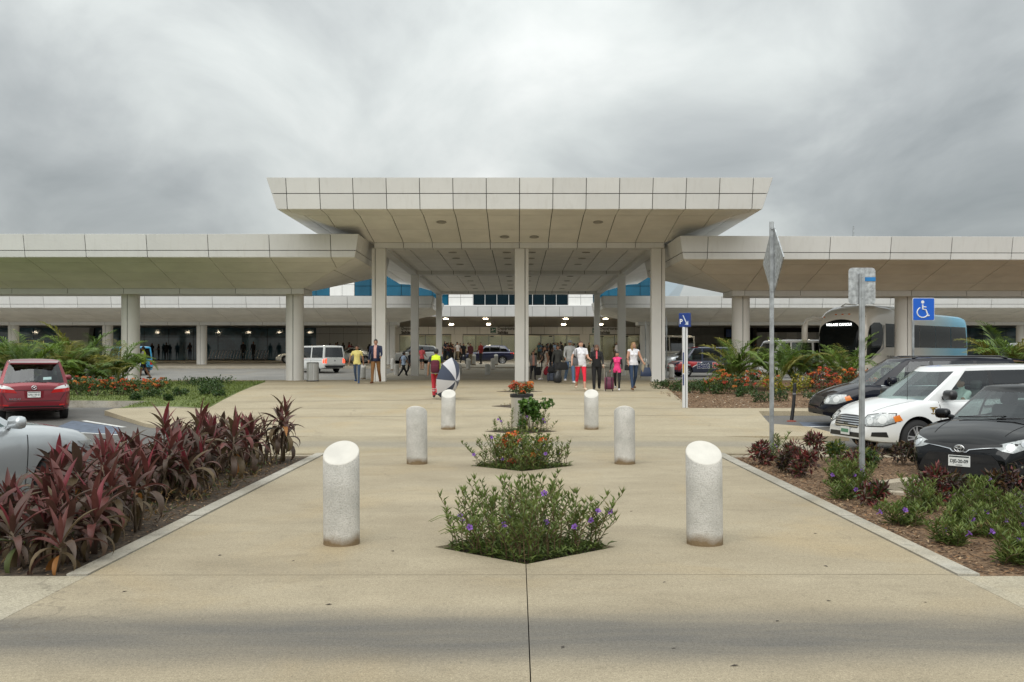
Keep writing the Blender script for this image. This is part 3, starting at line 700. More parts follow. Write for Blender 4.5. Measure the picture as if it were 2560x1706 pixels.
# soffits left and right of the entrance, with lit lamps
for x0, x1 in ((-62, -12.52), (12.62, 62)):
    panelize(bt, [(x0, 90.5, 4.62), (x1, 90.5, 4.62), (x1, YW, 4.80), (x0, YW, 4.80)], (0, 0, -1), [((1,0,0), [x0+3.6*k for k in range(1, 14)])], [mat('soffit_grey', (.58, .565, .53), .6)], .03, .05, 'soffit_panel', rp)
    MB().box2((x0, 90.4, 4.72), (x1, YW+.2, 6.2)).build('ceiling_void', M_GREYPANEL, bt, world=True)
dl = MB().lathe([(.0, .03), (.2, .03), (.22, .0), (.2, -.02), (.0, -.03)], 16, cap=False).mesh('lit_downlight', True); dl.materials.append(M_LAMP)
for k in range(-13, 15):
    x = -10.4 + 3.7*k
    if -12 < x < 12.2: continue
    inst('lit_downlight', dl, bt, (x, 91.2-104, 4.60-FLOOR))
for x in (-10.9, -6.95, -3.1, 4.65, 8.5):
    inst('lit_downlight', dl, bt, (x, 96.2-104, 5.31-FLOOR)); inst('lit_downlight', dl, bt, (x+.1, 103.0-104, 4.99-FLOOR))
# entrance wall: sign band, pillars, glass doors
bpan(-14, 14.2, 4.05, 4.86, YW, M_PANEL, 'band_panel', cuts=[((1,0,0), [.1+1.37*k for k in range(-10, 11)])])
MB().box2((-14, YW+.08, 4.0), (14.2, YW+.4, 4.9)).build('joint_backing', M_JOINT, bt, world=True)
for x0, x1 in ((-14, -12.6), (-7.05, -5.85), (6.65, 7.65), (13.0, 14.2)):
    MB().box2((x0, YW-.06, FLOOR), (x1, YW+.5, 4.05)).build('pillar', M_PANEL[1], bt, world=True)
M_DOORGLASS = glass('door_glass', (.78, .84, .82), ior=1.45)
M_FRAME = mat('door_frame', (.16, .165, .165), .4, metal=.6)
for x0, x1 in ((-12.58, -7.07), (-5.83, 6.63), (7.67, 12.98)):
    nx = round((x1-x0)/1.37)
    for i in range(nx):
        a, b = x0+(x1-x0)*i/nx, x0+(x1-x0)*(i+1)/nx
        MB().box2((a+.04, YW+.1, FLOOR+.05), (b-.04, YW+.115, 3.85)).build('door_pane', M_DOORGLASS, bt, world=True)
        MB().box2((a-.04, YW+.06, FLOOR), (a+.04, YW+.16, 3.93)).build('door_frame', M_FRAME, bt, world=True)
    MB().box2((x0, YW+.05, 3.93), (x1, YW+.2, 4.04)).build('door_head', M_FRAME, bt, world=True)
    for xx in (x0*.75+x1*.25, x0*.25+x1*.75):
        MB().rbox((xx, YW-.0, 3.82), (.35, .14, .12), .03).build('door_sensor', M_BLACK, bt, world=True)
# hall behind the doors
MB().box2((-16, 117, FLOOR), (16, 117.3, 5.2)).build('hall_back_wall', mat('hall_cream', (.55, .48, .34), .7, var=.15, vscale=.4, coords='World'), bt, world=True)
MB().box2((-16, YW+.4, FLOOR-.05), (16, 117, FLOOR+.01)).build('hall_floor', mat('hall_floor', (.35, .33, .30), .25), bt, world=True)
MB().box2((-16, YW+.4, 4.7), (16, 117, 4.9)).build('hall_ceiling', M_GREYPANEL, bt, world=True)
hl = MB().lathe([(0, .0), (.3, .0), (.3, -.03), (0, -.03)], 12, cap=False).mesh('hall_lamp'); hl.materials.append(mat('hall_lamp', (1,1,1), .5, emit=(1, .93, .78), estr=14.0))
for x in np.arange(-13, 14, 3.7):
    for y in (108.5, 112.0, 115.5): inst('hall_lamp', hl, bt, (x, y-104, 4.69-FLOOR))
# left wall: dark glass, white return wall, splayed white pier
def glasswall(x0, x1, pw, m=M_TEALGLASS):
    nx = max(1, round((x1-x0)/pw)); cx_ = [x0+(x1-x0)*i/nx for i in range(1, nx)]
    bpan(x0, x1, FLOOR, 4.82, YW, m, 'window_pane', .05, .04, cuts=[((1,0,0), cx_), ((0,0,1), [3.75])])
glasswall(-62, -48.9, 2.6); glasswall(-45.0, -21.4, 2.62)
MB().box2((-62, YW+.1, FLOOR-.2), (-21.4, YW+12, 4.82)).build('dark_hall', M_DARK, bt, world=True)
bpan(-21.4, -14.02, FLOOR, 4.85, YW-.3, M_PANEL, 'cladding_panel', cuts=[((1,0,0), [-21.4+1.45*i for i in range(1, 6)]), ((0,0,1), [4.1])])
MB().box2((-21.35, YW-.2, FLOOR), (-14.0, YW+1, 4.8)).build('joint_backing', M_JOINT, bt, world=True)
pz = [(-48.4, 2.0), (-45.2, 2.0), (-44.9, 4.8), (-49.3, 4.8)]
MB().slab([(-47.7, YW-1.2, FLOOR), (-45.45, YW-1.2, FLOOR), (-45.05, YW-1.2, 4.8), (-48.8, YW-1.2, 4.8)], (0,-1,0), 1.1).build('pier', M_PANEL[0], bt, world=True)
# right wall: grey stone slabs, openings, striped screen
M_STONE = [mat('stone_%d' % i, c, .6, var=.15, vscale=2, coords='World') for i, c in enumerate(((.20,.20,.185), (.245,.24,.225), (.165,.168,.158)))]
bpan(14.2, 22.0, FLOOR, 4.8, YW, M_STONE, 'stone_slab', .012, .05, cuts=[((1,0,0), [14.2+1.3*i for i in range(1, 7)]), ((0,0,1), [2.2, 3.1, 4.0])])
MB().box2((14.2, YW+.06, FLOOR), (22.0, YW+.4, 4.8)).build('joint_backing', M_JOINT, bt, world=True)
MB().box2((22.0, YW+2.0, FLOOR), (25.5, YW+2.3, 4.8)).build('doorway', M_DARK, bt, world=True)
for i in range(18):
    x0 = 25.5 + i*1.05
    MB().box2((x0, YW-.02 - (.1 if i % 2 else 0), FLOOR), (x0+1.03, YW+.2, 4.25 if x0 < 40 else 4.8)).build('screen_panel', (M_PANEL[0] if i % 2 else M_GREYPANEL), bt, world=True)
MB().box2((25.5, YW-.2, 4.26), (40, YW+.1, 4.8)).build('sign_board', M_DARK, bt, world=True)
glasswall(44.5, 62, 2.6)
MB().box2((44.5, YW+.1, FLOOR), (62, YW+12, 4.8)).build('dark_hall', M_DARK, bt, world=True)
MB().box2((22.1, YW-.5, 3.75), (24.3, YW-.42, 4.55)).build('wall_sign', mat('sign_blue', (.02, .06, .22), .4), bt, world=True)
MB().box2((-62, YW+12, 0.5), (62, YW+13, 7.6)).build('rear_wall', M_PANEL[1], bt, world=True)
MB().box2((12.6, YW-.3, 4.82), (62, YW+13, 5.9)).build('lower_roof', M_PANEL[0], bt, world=True)

def text_mesh(s, size, depth=0.004, bold=0.0, align='CENTER', shear=0.0, space=1.0):
    cu = bpy.data.curves.new('text', 'FONT'); cu.body = s; cu.size = size; cu.extrude = depth; cu.align_x = align; cu.align_y = 'CENTER'
    cu.offset = bold; cu.shear = shear; cu.space_character = space; cu.resolution_u = 3
    o = bpy.data.objects.new('text', cu); COL.objects.link(o); dg = bpy.context.evaluated_depsgraph_get()
    me = bpy.data.meshes.new_from_object(o.evaluated_get(dg)); bpy.data.objects.remove(o); bpy.data.curves.remove(cu); return me
M_SIGNDARK = mat('sign_lettering_dark', (.02, .02, .022), .5); M_SIGNGREEN = mat('sign_green', (.01, .10, .08), .4)
for x in (-14.05+1.55, -2.6+.35, 8.6):
    # pictogram plate and two-line lettering on the band
    sg = empty('departures_sign', (x, YW-.065, 4.45), label={0: 'departures lettering on the band left of the second canopy columns', 1: 'departures lettering on the band behind the middle canopy column', 2: 'departures lettering with green plane plate right of the centre doors'}[0 if x < -8 else (1 if x < 5 else 2)], cat='sign', group='departures signs')
    if x > -8:
        MB().box((-.35, 0, 0), (.58, .05, .58)).build('plate', M_SIGNGREEN, sg)
        pl = MB(); pl.slab([(-.57, -.03, -.02), (-.15, -.03, .16), (-.13, -.03, .10), (-.5, -.03, -.08)], (0,-1,0), .01); pl.slab([(-.42, -.03, .0), (-.30, -.03, .03), (-.44, -.03, .2), (-.5, -.03, .2)], (0,-1,0), .009); pl.box((-.35, -.03, -.2), (.4, .01, .03))
        pl.build('plane_symbol', M_WHITE, sg)
    a = text_mesh('Departures', .42, .012, .004, 'LEFT'); mesh_obj('lettering', a, M_SIGNDARK, sg, (.12, -.03, .20), (R(90), 0, 0))
    a = text_mesh('Salidas', .42, .012, .014, 'LEFT'); mesh_obj('lettering', a, M_SIGNDARK, sg, (.12, -.03, -.22), (R(90), 0, 0))
# thin rods on the roofs
for i, (x, y, z0, h, lb) in enumerate(((15.9, 92, 6.4, .75, 'thin grey lightning rod on the rear right canopy, nearer the columns'), (19.2, 92, 6.4, .75, 'thin grey lightning rod on the rear right canopy, farther from the columns'), (17.2, 51, 6.8, 1.6, 'short grey antenna standing on the near right canopy roof'))):
    t = MB(); t.tube([(0,0,0), (0,0,h*.6), (.01,0,h)], [.05, .05, .035], 6); t.lathe([(.12, -.02), (.12, .02), (.05, .06)], 8)
    tag(t.build('roof_rod', M_GALV, loc=(x, y, z0)), lb, 'rod', 'roof rods')
# ============================================================ VEHICLES
def paint(name, col, metal=0.3, rough=0.3, coat=1.0, spec=0.5): return mat('paint_'+name, col, rough, metal=metal, coat=coat, var=0.04, vscale=2, spec=spec)
G_CLEAR = glass('car_glass_clear', (.62, .72, .69), ior=1.6)
G_TINT = glass('car_glass_tinted', (.06, .07, .075), ior=1.6)
G_MID = glass('car_glass_mid', (.28, .33, .32), ior=1.6)
M_TYRE = mat('tyre_rubber', (.018, .018, .019), .8, bump=.2, bscale=60)
M_RIM = mat('alloy_rim', (.66, .66, .67), .38, metal=.7)
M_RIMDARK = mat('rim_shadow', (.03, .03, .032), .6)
M_TRIM = mat('black_trim', (.015, .015, .017), .35, coat=.3)
M_SEAT = mat('seat_cloth', (.10, .105, .105), .85)
M_LAMPCLEAR = mat('headlamp_lens', (.40, .42, .42), .15, metal=.25, coat=1, var=.22, vscale=26)
M_LAMPAMBER = mat('amber_lens', (.75, .20, .02), .15, coat=1)
M_LAMPRED = mat('red_lens', (.45, .012, .012), .15, coat=1)
M_LAMPREDLIT = mat('red_lens_lit', (.6, .02, .02), .2, emit=(1, .08, .03), estr=1.6)
M_LAMPWHITE = mat('white_lens', (.66, .68, .68), .12, coat=1)
M_PLATE = mat('plate_white', (.70, .71, .69), .5)
M_PLATEINK = mat('plate_ink', (.03, .04, .04), .5)
M_UNDER = mat('underbody', (.012, .012, .013), .8)

def smooth_interp(x, pts):
    xs_ = np.array([p[0] for p in pts], float); zs_ = np.array([p[1] for p in pts], float)
    o = np.argsort(xs_); xs_, zs_ = xs_[o], zs_[o]
    # monotone-ish cubic through the points (finite differences, limited)
    h = np.diff(xs_); d = np.diff(zs_)/h; m = np.zeros(len(xs_)); m[0], m[-1] = d[0], d[-1]
    for i in range(1, len(xs_)-1):
        m[i] = 0 if d[i-1]*d[i] <= 0 else 2*d[i-1]*d[i]/(d[i-1]+d[i])
    x = np.clip(x, xs_[0], xs_[-1]); k = np.clip(np.searchsorted(xs_, x)-1, 0, len(h)-1)
    t = (x-xs_[k])/h[k]; t2, t3 = t*t, t*t*t
    return (2*t3-3*t2+1)*zs_[k] + (t3-2*t2+t)*h[k]*m[k] + (-2*t3+3*t2)*zs_[k+1] + (t3-t2)*h[k]*m[k+1]

def eval_mesh(o):
    dg = bpy.context.evaluated_depsgraph_get(); dg.update()
    return bpy.data.meshes.new_from_object(o.evaluated_get(dg))

WHEELS = {}
def wheel_meshes(r, w, style, spokes):
    key = (round(r, 3), round(w, 3), style, spokes)
    if key in WHEELS: return WHEELS[key]
    rr = r*.67 if style != 'steel' else r*.60
    t = MB().lathe([(rr*.98, -w/2+.02), (rr*1.08, -w/2+.0), (r*.93, -w/2+.012), (r*.985, -w/2+.035), (r, -w/2+.06), (r, w/2-.06), (r*.985, w/2-.035), (r*.93, w/2-.012), (rr*1.08, w/2), (rr*.98, w/2-.02)], 36, axis='y', cap=False)
    tm = t.mesh('tyre', 50); tm.materials.append(M_TYRE)
    b = MB()
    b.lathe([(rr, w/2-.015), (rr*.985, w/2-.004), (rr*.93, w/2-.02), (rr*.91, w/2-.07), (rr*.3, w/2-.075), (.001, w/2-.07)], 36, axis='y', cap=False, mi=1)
    b.lathe([(rr, w/2-.012), (rr*.99, w/2-.002), (rr*.935, w/2-.012), (rr*.93, w/2-.03)], 36, axis='y', cap=False, mi=0)
    n = spokes
    for k in range(n):
        for off in ((-.17, .17) if style == 'twin' else (0,)):
            a = 2*math.pi*k/n + off; rot = Matrix.Rotation(-a, 3, 'Y')
            wd = rr*(.115 if style == 'twin' else (.17 if style == 'alloy' else .30))
            vs = []
            for (px, hw, dy) in ((rr*.13, wd*.75, -.02), (rr*.95, wd*.5, -.008)):
                for (sy, sz) in ((-.035, -hw), (-.035, hw), (dy, hw*.75), (dy, -hw*.75)):
                    vs.append(tuple(rot @ Vector((px, w/2+sy-.0, sz))))
            b.add(vs, [(0,1,2,3), (4,7,6,5), (0,4,5,1), (1,5,6,2), (2,6,7,3), (3,7,4,0)], 0)
    b.lathe([(rr*.20, w/2-.04), (rr*.20, w/2-.012), (rr*.15, w/2-.004), (.001, w/2-.004)], 16, axis='y', cap=False, mi=0)
    for k in range(5):
        a = 2*math.pi*k/5+.3; b.lathe([(.011, w/2-.012), (.011, w/2-.0), (.001, w/2-.0)], 6, (rr*.155*math.cos(a)*1.0, 0, rr*.155*math.sin(a)), 1, 'y', False)
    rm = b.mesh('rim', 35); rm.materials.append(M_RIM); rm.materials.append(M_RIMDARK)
    WHEELS[key] = (tm, rm); return tm, rm

def decal_mesh(bvh, poly, origin_dir, off=.006, cell=.05, name='decal', flip=False):
    """flat outline poly = [(u, v)] thrown along a direction onto a surface; returns an MB-like mesh lying off proud of it.
    origin_dir: 'front','rear','left','right' or a horizontal unit vector (the ray direction)"""
    dirs = {'front': Vector((-1,0,0)), 'rear': Vector((1,0,0)), 'left': Vector((0,-1,0)), 'right': Vector((0,1,0)), 'top': Vector((0,0,-1))}
    d = dirs.get(origin_dir, None) if isinstance(origin_dir, str) else Vector(origin_dir)
    bm = bmesh.new()
    vs = [bm.verts.new((u, v, 0)) for u, v in poly]; bm.faces.new(vs)
    us = [p[0] for p in poly]; vv = [p[1] for p in poly]
    for ax, lo, hi in ((Vector((1,0,0)), min(us), max(us)), (Vector((0,1,0)), min(vv), max(vv))):
        s = math.floor(lo/cell)*cell+cell
        while s < hi-1e-4:
            bmesh.ops.bisect_plane(bm, geom=bm.verts[:]+bm.edges[:]+bm.faces[:], plane_co=ax*s, plane_no=ax); s += cell
    ok = True; kill = []
    for v in bm.verts:
        u, w = v.co.x, v.co.y
        if origin_dir in ('front', 'rear'): o = Vector((0, u, w)) - d*8
        elif origin_dir in ('left', 'right'): o = Vector((u, 0, w)) - d*8
        elif origin_dir == 'top': o = Vector((u, w, 0)) - d*8
        else:
            side = Vector((-d.y, d.x, 0)); o = side*u + Vector((0, 0, w)) - d*8
        hit = bvh.ray_cast(o, d, 20)
        if hit[0] is None: kill.append(v)
        else: v.co = hit[0] - d*off
    if kill: bmesh.ops.delete(bm, geom=kill, context='VERTS')
    me = bpy.data.meshes.new(name)
    if len(bm.faces):
        bm.normal_update()
        avg = Vector((0,0,0))
        for f in bm.faces: avg += f.normal*f.calc_area()
        if avg.dot(d) > 0: bmesh.ops.reverse_faces(bm, faces=bm.faces[:])
    bm.to_mesh(me); bm.free()
    me.polygons.foreach_set('use_smooth', [True]*len(me.polygons)); return me

def mir(poly): return [(-u, v) for u, v in reversed(poly)]

def make_car(name, spec, loc, heading, label, cat, body_mat, group=None, plate=None, detail=2):
    """heading = world direction of the nose; local +x is forward"""
    S = spec; L = S['L']; hw = S['W']/2
    root = empty(name, loc, math.atan2(heading[1], heading[0]), label, cat, group)
    xf, xr = L/2, -L/2
    # ---- lower body
    u = np.concatenate([[0, .012, .04, .09, .16, .26], np.linspace(.38, L-.38, 34), L-np.array([.26, .16, .09, .04, .012, 0])]); X = xr+u
    top = smooth_interp(X, S['top']); bot = smooth_interp(X, S['bot'])
    pl = hw*np.ones_like(X)
    fr, rr_ = S.get('nose', .62), S.get('tail', .30); fe, re_ = S.get('nose_w', .70), S.get('tail_w', .84)
    df = np.clip((xf-X)/fr, 0, 1); dr = np.clip((X-xr)/rr_, 0, 1)
    pl *= fe+(1-fe)*(1-(1-df)**2.6); pl *= re_+(1-re_)*(1-(1-dr)**2.6)
    sec = S.get('sec', [(0, 0), (.80, 0), (.93, .04), (.975, .16), (.995, .34), (1.0, .52), (.992, .70), (.972, .84), (.94, .93), (.88, .985), (.72, 1.0)])
    crown = S.get('crown', .035)
    half_n = len(sec)+2; V = []
    for i in range(len(X)):
        w, zb, zt = pl[i], bot[i], top[i]; h = zt-zb; row = []
        for (yy, zz) in sec: row.append((X[i], yy*w, zb+zz*h))
        row.append((X[i], .40*w, zt+crown*.75)); row.append((X[i], 0, zt+crown))
        V.append(row)
    mb = MB(); N = 2*half_n-2                     # mirrored ring
    for row in V:
        ring = row + [(p[0], -p[1], p[2]) for p in reversed(row[1:-1])]
        mb.v += ring
    N = len(V[0]) + len(V[0])-2
    for i in range(len(X)-1):
        for k in range(N):
            a, b = i*N+k, i*N+(k+1) % N
            mb.f.append((a, a+N, b+N, b)); mb.m.append(0)
    mb.f.append(tuple(range(N))); mb.m.append(0)
    mb.f.append(tuple(reversed(range((len(X)-1)*N, len(X)*N)))); mb.m.append(0)
    me = mb.mesh('body')
    bm = bmesh.new(); bm.from_mesh(me); bmesh.ops.recalc_face_normals(bm, faces=bm.faces[:]); bm.to_mesh(me); bm.free()
    body = mesh_obj('body', me, [body_mat, M_UNDER], root)
    wr = S['wr']; ww = S.get('ww', .22)
    cut = MB()
    for xa in (S['xaf'], S['xar']):
        for s in (-1, 1):
            cut.lathe([(wr+.055, s*(hw-.34)), (wr+.055, s*(hw+.25))], 36, (xa, 0, wr+.015), 1, 'y')
    cme = cut.mesh('cut'); bm = bmesh.new(); bm.from_mesh(cme); bmesh.ops.recalc_face_normals(bm, faces=bm.faces[:]); bm.to_mesh(cme); bm.free()
    co = mesh_obj('cut', cme, [body_mat, M_UNDER]); co.matrix_world = root.matrix_basis if False else Matrix.Identity(4); co.parent = root
    md = body.modifiers.new('b', 'BOOLEAN'); md.operation = 'DIFFERENCE'; md.object = co; md.solver = 'EXACT'
    try: md.material_mode = 'TRANSFER'
    except Exception: pass
    bpy.context.view_layer.update()
    nm = eval_mesh(body); body.modifiers.clear(); old = body.data; body.data = nm; bpy.data.meshes.remove(old); bpy.data.objects.remove(co)
    nm.polygons.foreach_set('use_smooth', [True]*len(nm.polygons)); nm.set_sharp_from_angle(angle=R(38))
    bm = bmesh.new(); bm.from_mesh(nm); bvh = BVHTree.FromBMesh(bm); bm.free()
    # ---- cabin ring
    C = S['cab']; topf = lambda x: float(smooth_interp(np.array([x]), S['top'])[0])
    wbx, wtx, rtx, rbx = C['wb'], C['wt'], C['rt'], C['rb']; yb, yt = C['yb'], C['yt']; roof = C['roof']
    roofz = lambda x: float(np.interp(x, [p[0] for p in roof], [p[1] for p in roof]))
    def belt(x): return topf(x) - C.get('sink', .03)
    ring = []                                     # (base, top, segment kind to the next point)
    bw, bt_, rbw, rbt = C.get('bow', .22), C.get('bowt', .14), C.get('rbow', .12), C.get('rbowt', .10)
    for a in (0, .25, .5, .75, .93, 1.0):
        xb_, xt_ = wbx - bw*a**2.2, wtx - bt_*a**2.2
        ring.append(((xb_, yb*a*.97, belt(wbx-bw*.6)+ (0.0)), (xt_, yt*a*.97, roofz(xt_)), 'ws' if a < .93 else 'pil'))
    for (xb_, xt_, kind) in C['side']:
        e = .985 if kind == 'pil0' else 1.0
        ring.append(((xb_, yb*e, belt(xb_)), (xt_, yt, roofz(xt_)), kind))
    zrb = C.get('rwz', None)
    for a in (1.0, .92, .7, .45, .2, 0):
        xb_, xt_ = rbx + rbw*a**2.2, rtx + rbt*a**2.2
        ring.append(((xb_, yb*a*.97, (belt(rbx) if zrb is None else zrb)), (xt_, yt*a*.97, roofz(xt_)), 'rw' if 0 < a < 1.0 else 'pil'))
    T = [0, .05, .28, .52, .76, .91, 1.0]; bul = C.get('bulge', .03)
    def pt(p, t):
        b_, t_ = Vector(p[0]), Vector(p[1]); q = b_.lerp(t_, t); q.y *= 1 + bul*math.sin(math.pi*t*.9); 
        return q
    cabin = MB(); panes = {}; n = len(ring)
    gmat = C.get('glass', {})
    def quad(P4, kind, s):
        if kind.startswith('pil'): cabin.add(P4, [(0,1,2,3)], 1 if kind == 'pilb' else 0)
        else: panes.setdefault((kind, s), MB()).add(P4, [(0,1,2,3)], 0)
    for s in (1, -1):
        for i in range(n-1):
            for j in range(len(T)-1):
                k = ring[i][2]
                kk = k if (1 <= j <= 4) else ('pilb' if (j == 0 and C.get('beltblack')) or (j == 5 and C.get('topblack') and not k.startswith(('ws', 'rw', 'pil'))) else 'pil')
                A, B_, C_, D_ = pt(ring[i], T[j]), pt(ring[i+1], T[j]), pt(ring[i+1], T[j+1]), pt(ring[i], T[j+1])
                Q = [Vector((p.x, p.y*s, p.z)) for p in (A, B_, C_, D_)]
                if s > 0: Q.reverse()
                quad(Q, kk, s if kk not in ('ws', 'rw') else 0)
        # roof
        top_ring = [pt(p, 1.0) for p in ring]; cxm = (wtx+rtx)/2
        lev = [(1, 1, 0), (.985, .93, .022), (.94, .72, .040), (.90, .40, .052), (.88, 0, .056)]
        rings = [[Vector((cxm+(p.x-cxm)*sx, p.y*sy*s, p.z+dz)) for p in top_ring] for sx, sy, dz in lev]
        for a in range(len(lev)-1):
            for i in range(n-1):
                Q = [rings[a][i], rings[a][i+1], rings[a+1][i+1], rings[a+1][i]]
                if s > 0: Q.reverse()
                cabin.add(Q, [(0,1,2,3)], 0)
    cme = cabin.mesh('cabin'); bm = bmesh.new(); bm.from_mesh(cme); bmesh.ops.remove_doubles(bm, verts=bm.verts[:], dist=.0008); bmesh.ops.recalc_face_normals(bm, faces=bm.faces[:]); bm.to_mesh(cme)
    for mb_ in panes.values():
        vo = len(bm.verts); nv = [bm.verts.new(v) for v in mb_.v]
        for f in mb_.f: bm.faces.new([nv[i] for i in f])
    cbvh = BVHTree.FromBMesh(bm); bm.free()
    cme.polygons.foreach_set('use_smooth', [True]*len(cme.polygons)); cme.set_sharp_from_angle(angle=R(40))
    mesh_obj('cabin', cme, [body_mat, M_TRIM], root)
    for (kind, s), mb_ in panes.items():
        m = gmat.get(kind, G_TINT)
        o = mb_.build('windshield' if kind == 'ws' else ('rear_window' if kind == 'rw' else 'window'), m, root, smooth=True)
    # ---- interior
    if detail >= 2:
        zfl = bot.min()+.12; it = MB()
        it.rbox((wbx-.25, 0, belt(wbx)-.10), (.5, yb*1.7, .28), .06); it.build('dashboard', M_TRIM, root, smooth=40)
        for xs_ in C.get('seats', (wtx-.55, wtx-1.5)):
            for s in (-1, 1):
                st = MB(); zb_ = belt(xs_); rot = Matrix.Rotation(R(-12), 3, 'Y')
                st.rbox((xs_, s*yb*.47, zb_-.10), (.16, .48, .62), .05, rot=rot); st.rbox((xs_-.085, s*yb*.47, zb_+.30), (.10, .26, .18), .04, rot=rot); st.rbox((xs_+.25, s*yb*.47, zb_-.42), (.5, .5, .16), .05)
                st.build('seat', M_SEAT, root, smooth=40)
        sw = MB(); rot = Matrix.Rotation(R(60), 3, 'Y'); pts = [tuple(Vector((wtx-.02+.0, yb*.47, belt(wtx)+.02)) + rot @ Vector((.18*math.cos(a), .18*math.sin(a), 0))) for a in np.linspace(0, 2*math.pi, 19)]
        sw.tube(pts, .014, 6, cap=False); sw.build('steering_wheel', M_BLACK, root, smooth=True)
    # ---- wheels
    tm, rm = wheel_meshes(wr, ww, S.get('rim', 'alloy'), S.get('spokes', 7))
    for xa in (S['xaf'], S['xar']):
        for s in (1, -1):
            e = empty('wheel', (xa, s*(hw-ww/2-.015), wr), 0, parent=root)
            if s < 0: e.rotation_euler = (0, 0, math.pi)
            inst('tyre', tm, e); inst('rim', rm, e)
    # ---- projected details
    for item in S.get('decals', ()):
        nm_, face, poly, m = item[0], item[1], item[2], item[3]; off = item[4] if len(item) > 4 else .006
        both = item[5] if len(item) > 5 else False
        todo = [(face, poly)]
        if both:
            f2 = {'left': 'right', 'right': 'left'}.get(face, face) if isinstance(face, str) else Vector((face[0], -face[1], 0))
            p2 = poly if face in ('left', 'right') else mir(poly)
            todo.append((f2, p2))
        for f_, p_ in todo:
            dm = decal_mesh(cbvh if nm_ in ('sticker', 'sun_band', 'wiper_mark') else bvh, p_, f_, off, S.get('cell', .06), nm_)
            if len(dm.polygons): mesh_obj(nm_, dm, m if not callable(m) else m(), root)
            else: bpy.data.meshes.remove(dm)
    # ---- mirrors
    if 'mirror' in S:
        mx, mz, sz = S['mirror']
        for s in (1, -1):
            b = MB(); b.rbox((mx, s*(hw+.085), mz), (.15*sz, .23*sz, .155*sz), .055*sz, n=4); b.tube([(mx+.02, s*(hw-.10), mz-.06), (mx, s*(hw+.02), mz-.03)], [.04, .035], 8)
            b.build('mirror', S.get('mirror_mat', body_mat), root, smooth=50)
    if plate:
        for face, z, txt in plate:
            s = 1 if face == 'front' else -1
            hit = bvh.ray_cast(Vector((s*8, 0, z)), Vector((-s, 0, 0)), 20); px = hit[0].x + s*.018 if hit[0] else s*L/2
            p = empty('licence_plate', (px, 0, z), math.pi/2 if s > 0 else -math.pi/2, parent=root)
            MB().rbox((0, 0, 0), (.31, .008, .155), .004, n=2).build('plate_blank', M_PLATE, p)
            for t_, sz_, dz in ((txt, .075 if len(txt) < 9 else .066, -.005), ('CANCUN', .022, -.058)):
                tm_ = text_mesh(t_, sz_, .001, .0012 if sz_ > .05 else 0, space=.95); mesh_obj('lettering', tm_, M_PLATEINK, p, (0, -.0055, dz), (R(90), 0, 0))
            MB().box((0, -.005, .06), (.28, .002, .018)).build('plate_band', M_PLATEINK, p)
    root['_len'] = L
    return root, bvh, cbvh
def clean(o):
    if '_len' in o: del o['_len']
def thin(x0, z0, x1, z1, w=.012):
    d = Vector((x1-x0, z1-z0)); n_ = Vector((-d.y, d.x)).normalized()*w/2
    return [(x0-n_.x, z0-n_.y), (x1-n_.x, z1-n_.y), (x1+n_.x, z1+n_.y), (x0+n_.x, z0+n_.y)]
def ellipse(cx, cz, rx, rz, n=20): return [(cx+rx*math.cos(2*math.pi*k/n), cz+rz*math.sin(2*math.pi*k/n)) for k in range(n)]

# ---------------- black saloon, front right
P_BLACK = paint('black', (.004, .0045, .0055), 0, .5, .85, .0)
SEDAN = dict(L=4.60, W=1.78, wr=.325, ww=.21, xaf=1.40, xar=-1.30, nose=.75, nose_w=.70, tail=.35, tail_w=.80, crown=.045,
    top=[(-2.3, .80), (-2.22, .98), (-1.9, 1.03), (-1.2, .99), (0, .95), (.75, .95), (1.2, .93), (1.7, .86), (2.05, .76), (2.22, .66), (2.30, .54)],
    bot=[(-2.3, .36), (-2.0, .24), (-1, .19), (1, .18), (1.9, .19), (2.30, .23)],
    cab=dict(wb=1.22, wt=.30, rt=-.98, rb=-1.72, yb=.80, yt=.585, roof=[(-1.2, 1.33), (-.9, 1.38), (-.3, 1.415), (.1, 1.41), (.4, 1.38)], bow=.30, bowt=.16, rbow=.15,
        side=[(.80, .10, 'pil0'), (.74, .04, 'w1'), (-.14, -.20, 'pilb'), (-.24, -.28, 'w2'), (-1.05, -.86, 'pil'), (-1.35, -1.0, 'pil')],
        glass={'ws': G_CLEAR, 'w1': G_MID, 'w2': G_MID, 'rw': G_MID}, bulge=.035),
    mirror=(.72, 1.0, 1.0), spokes=8)
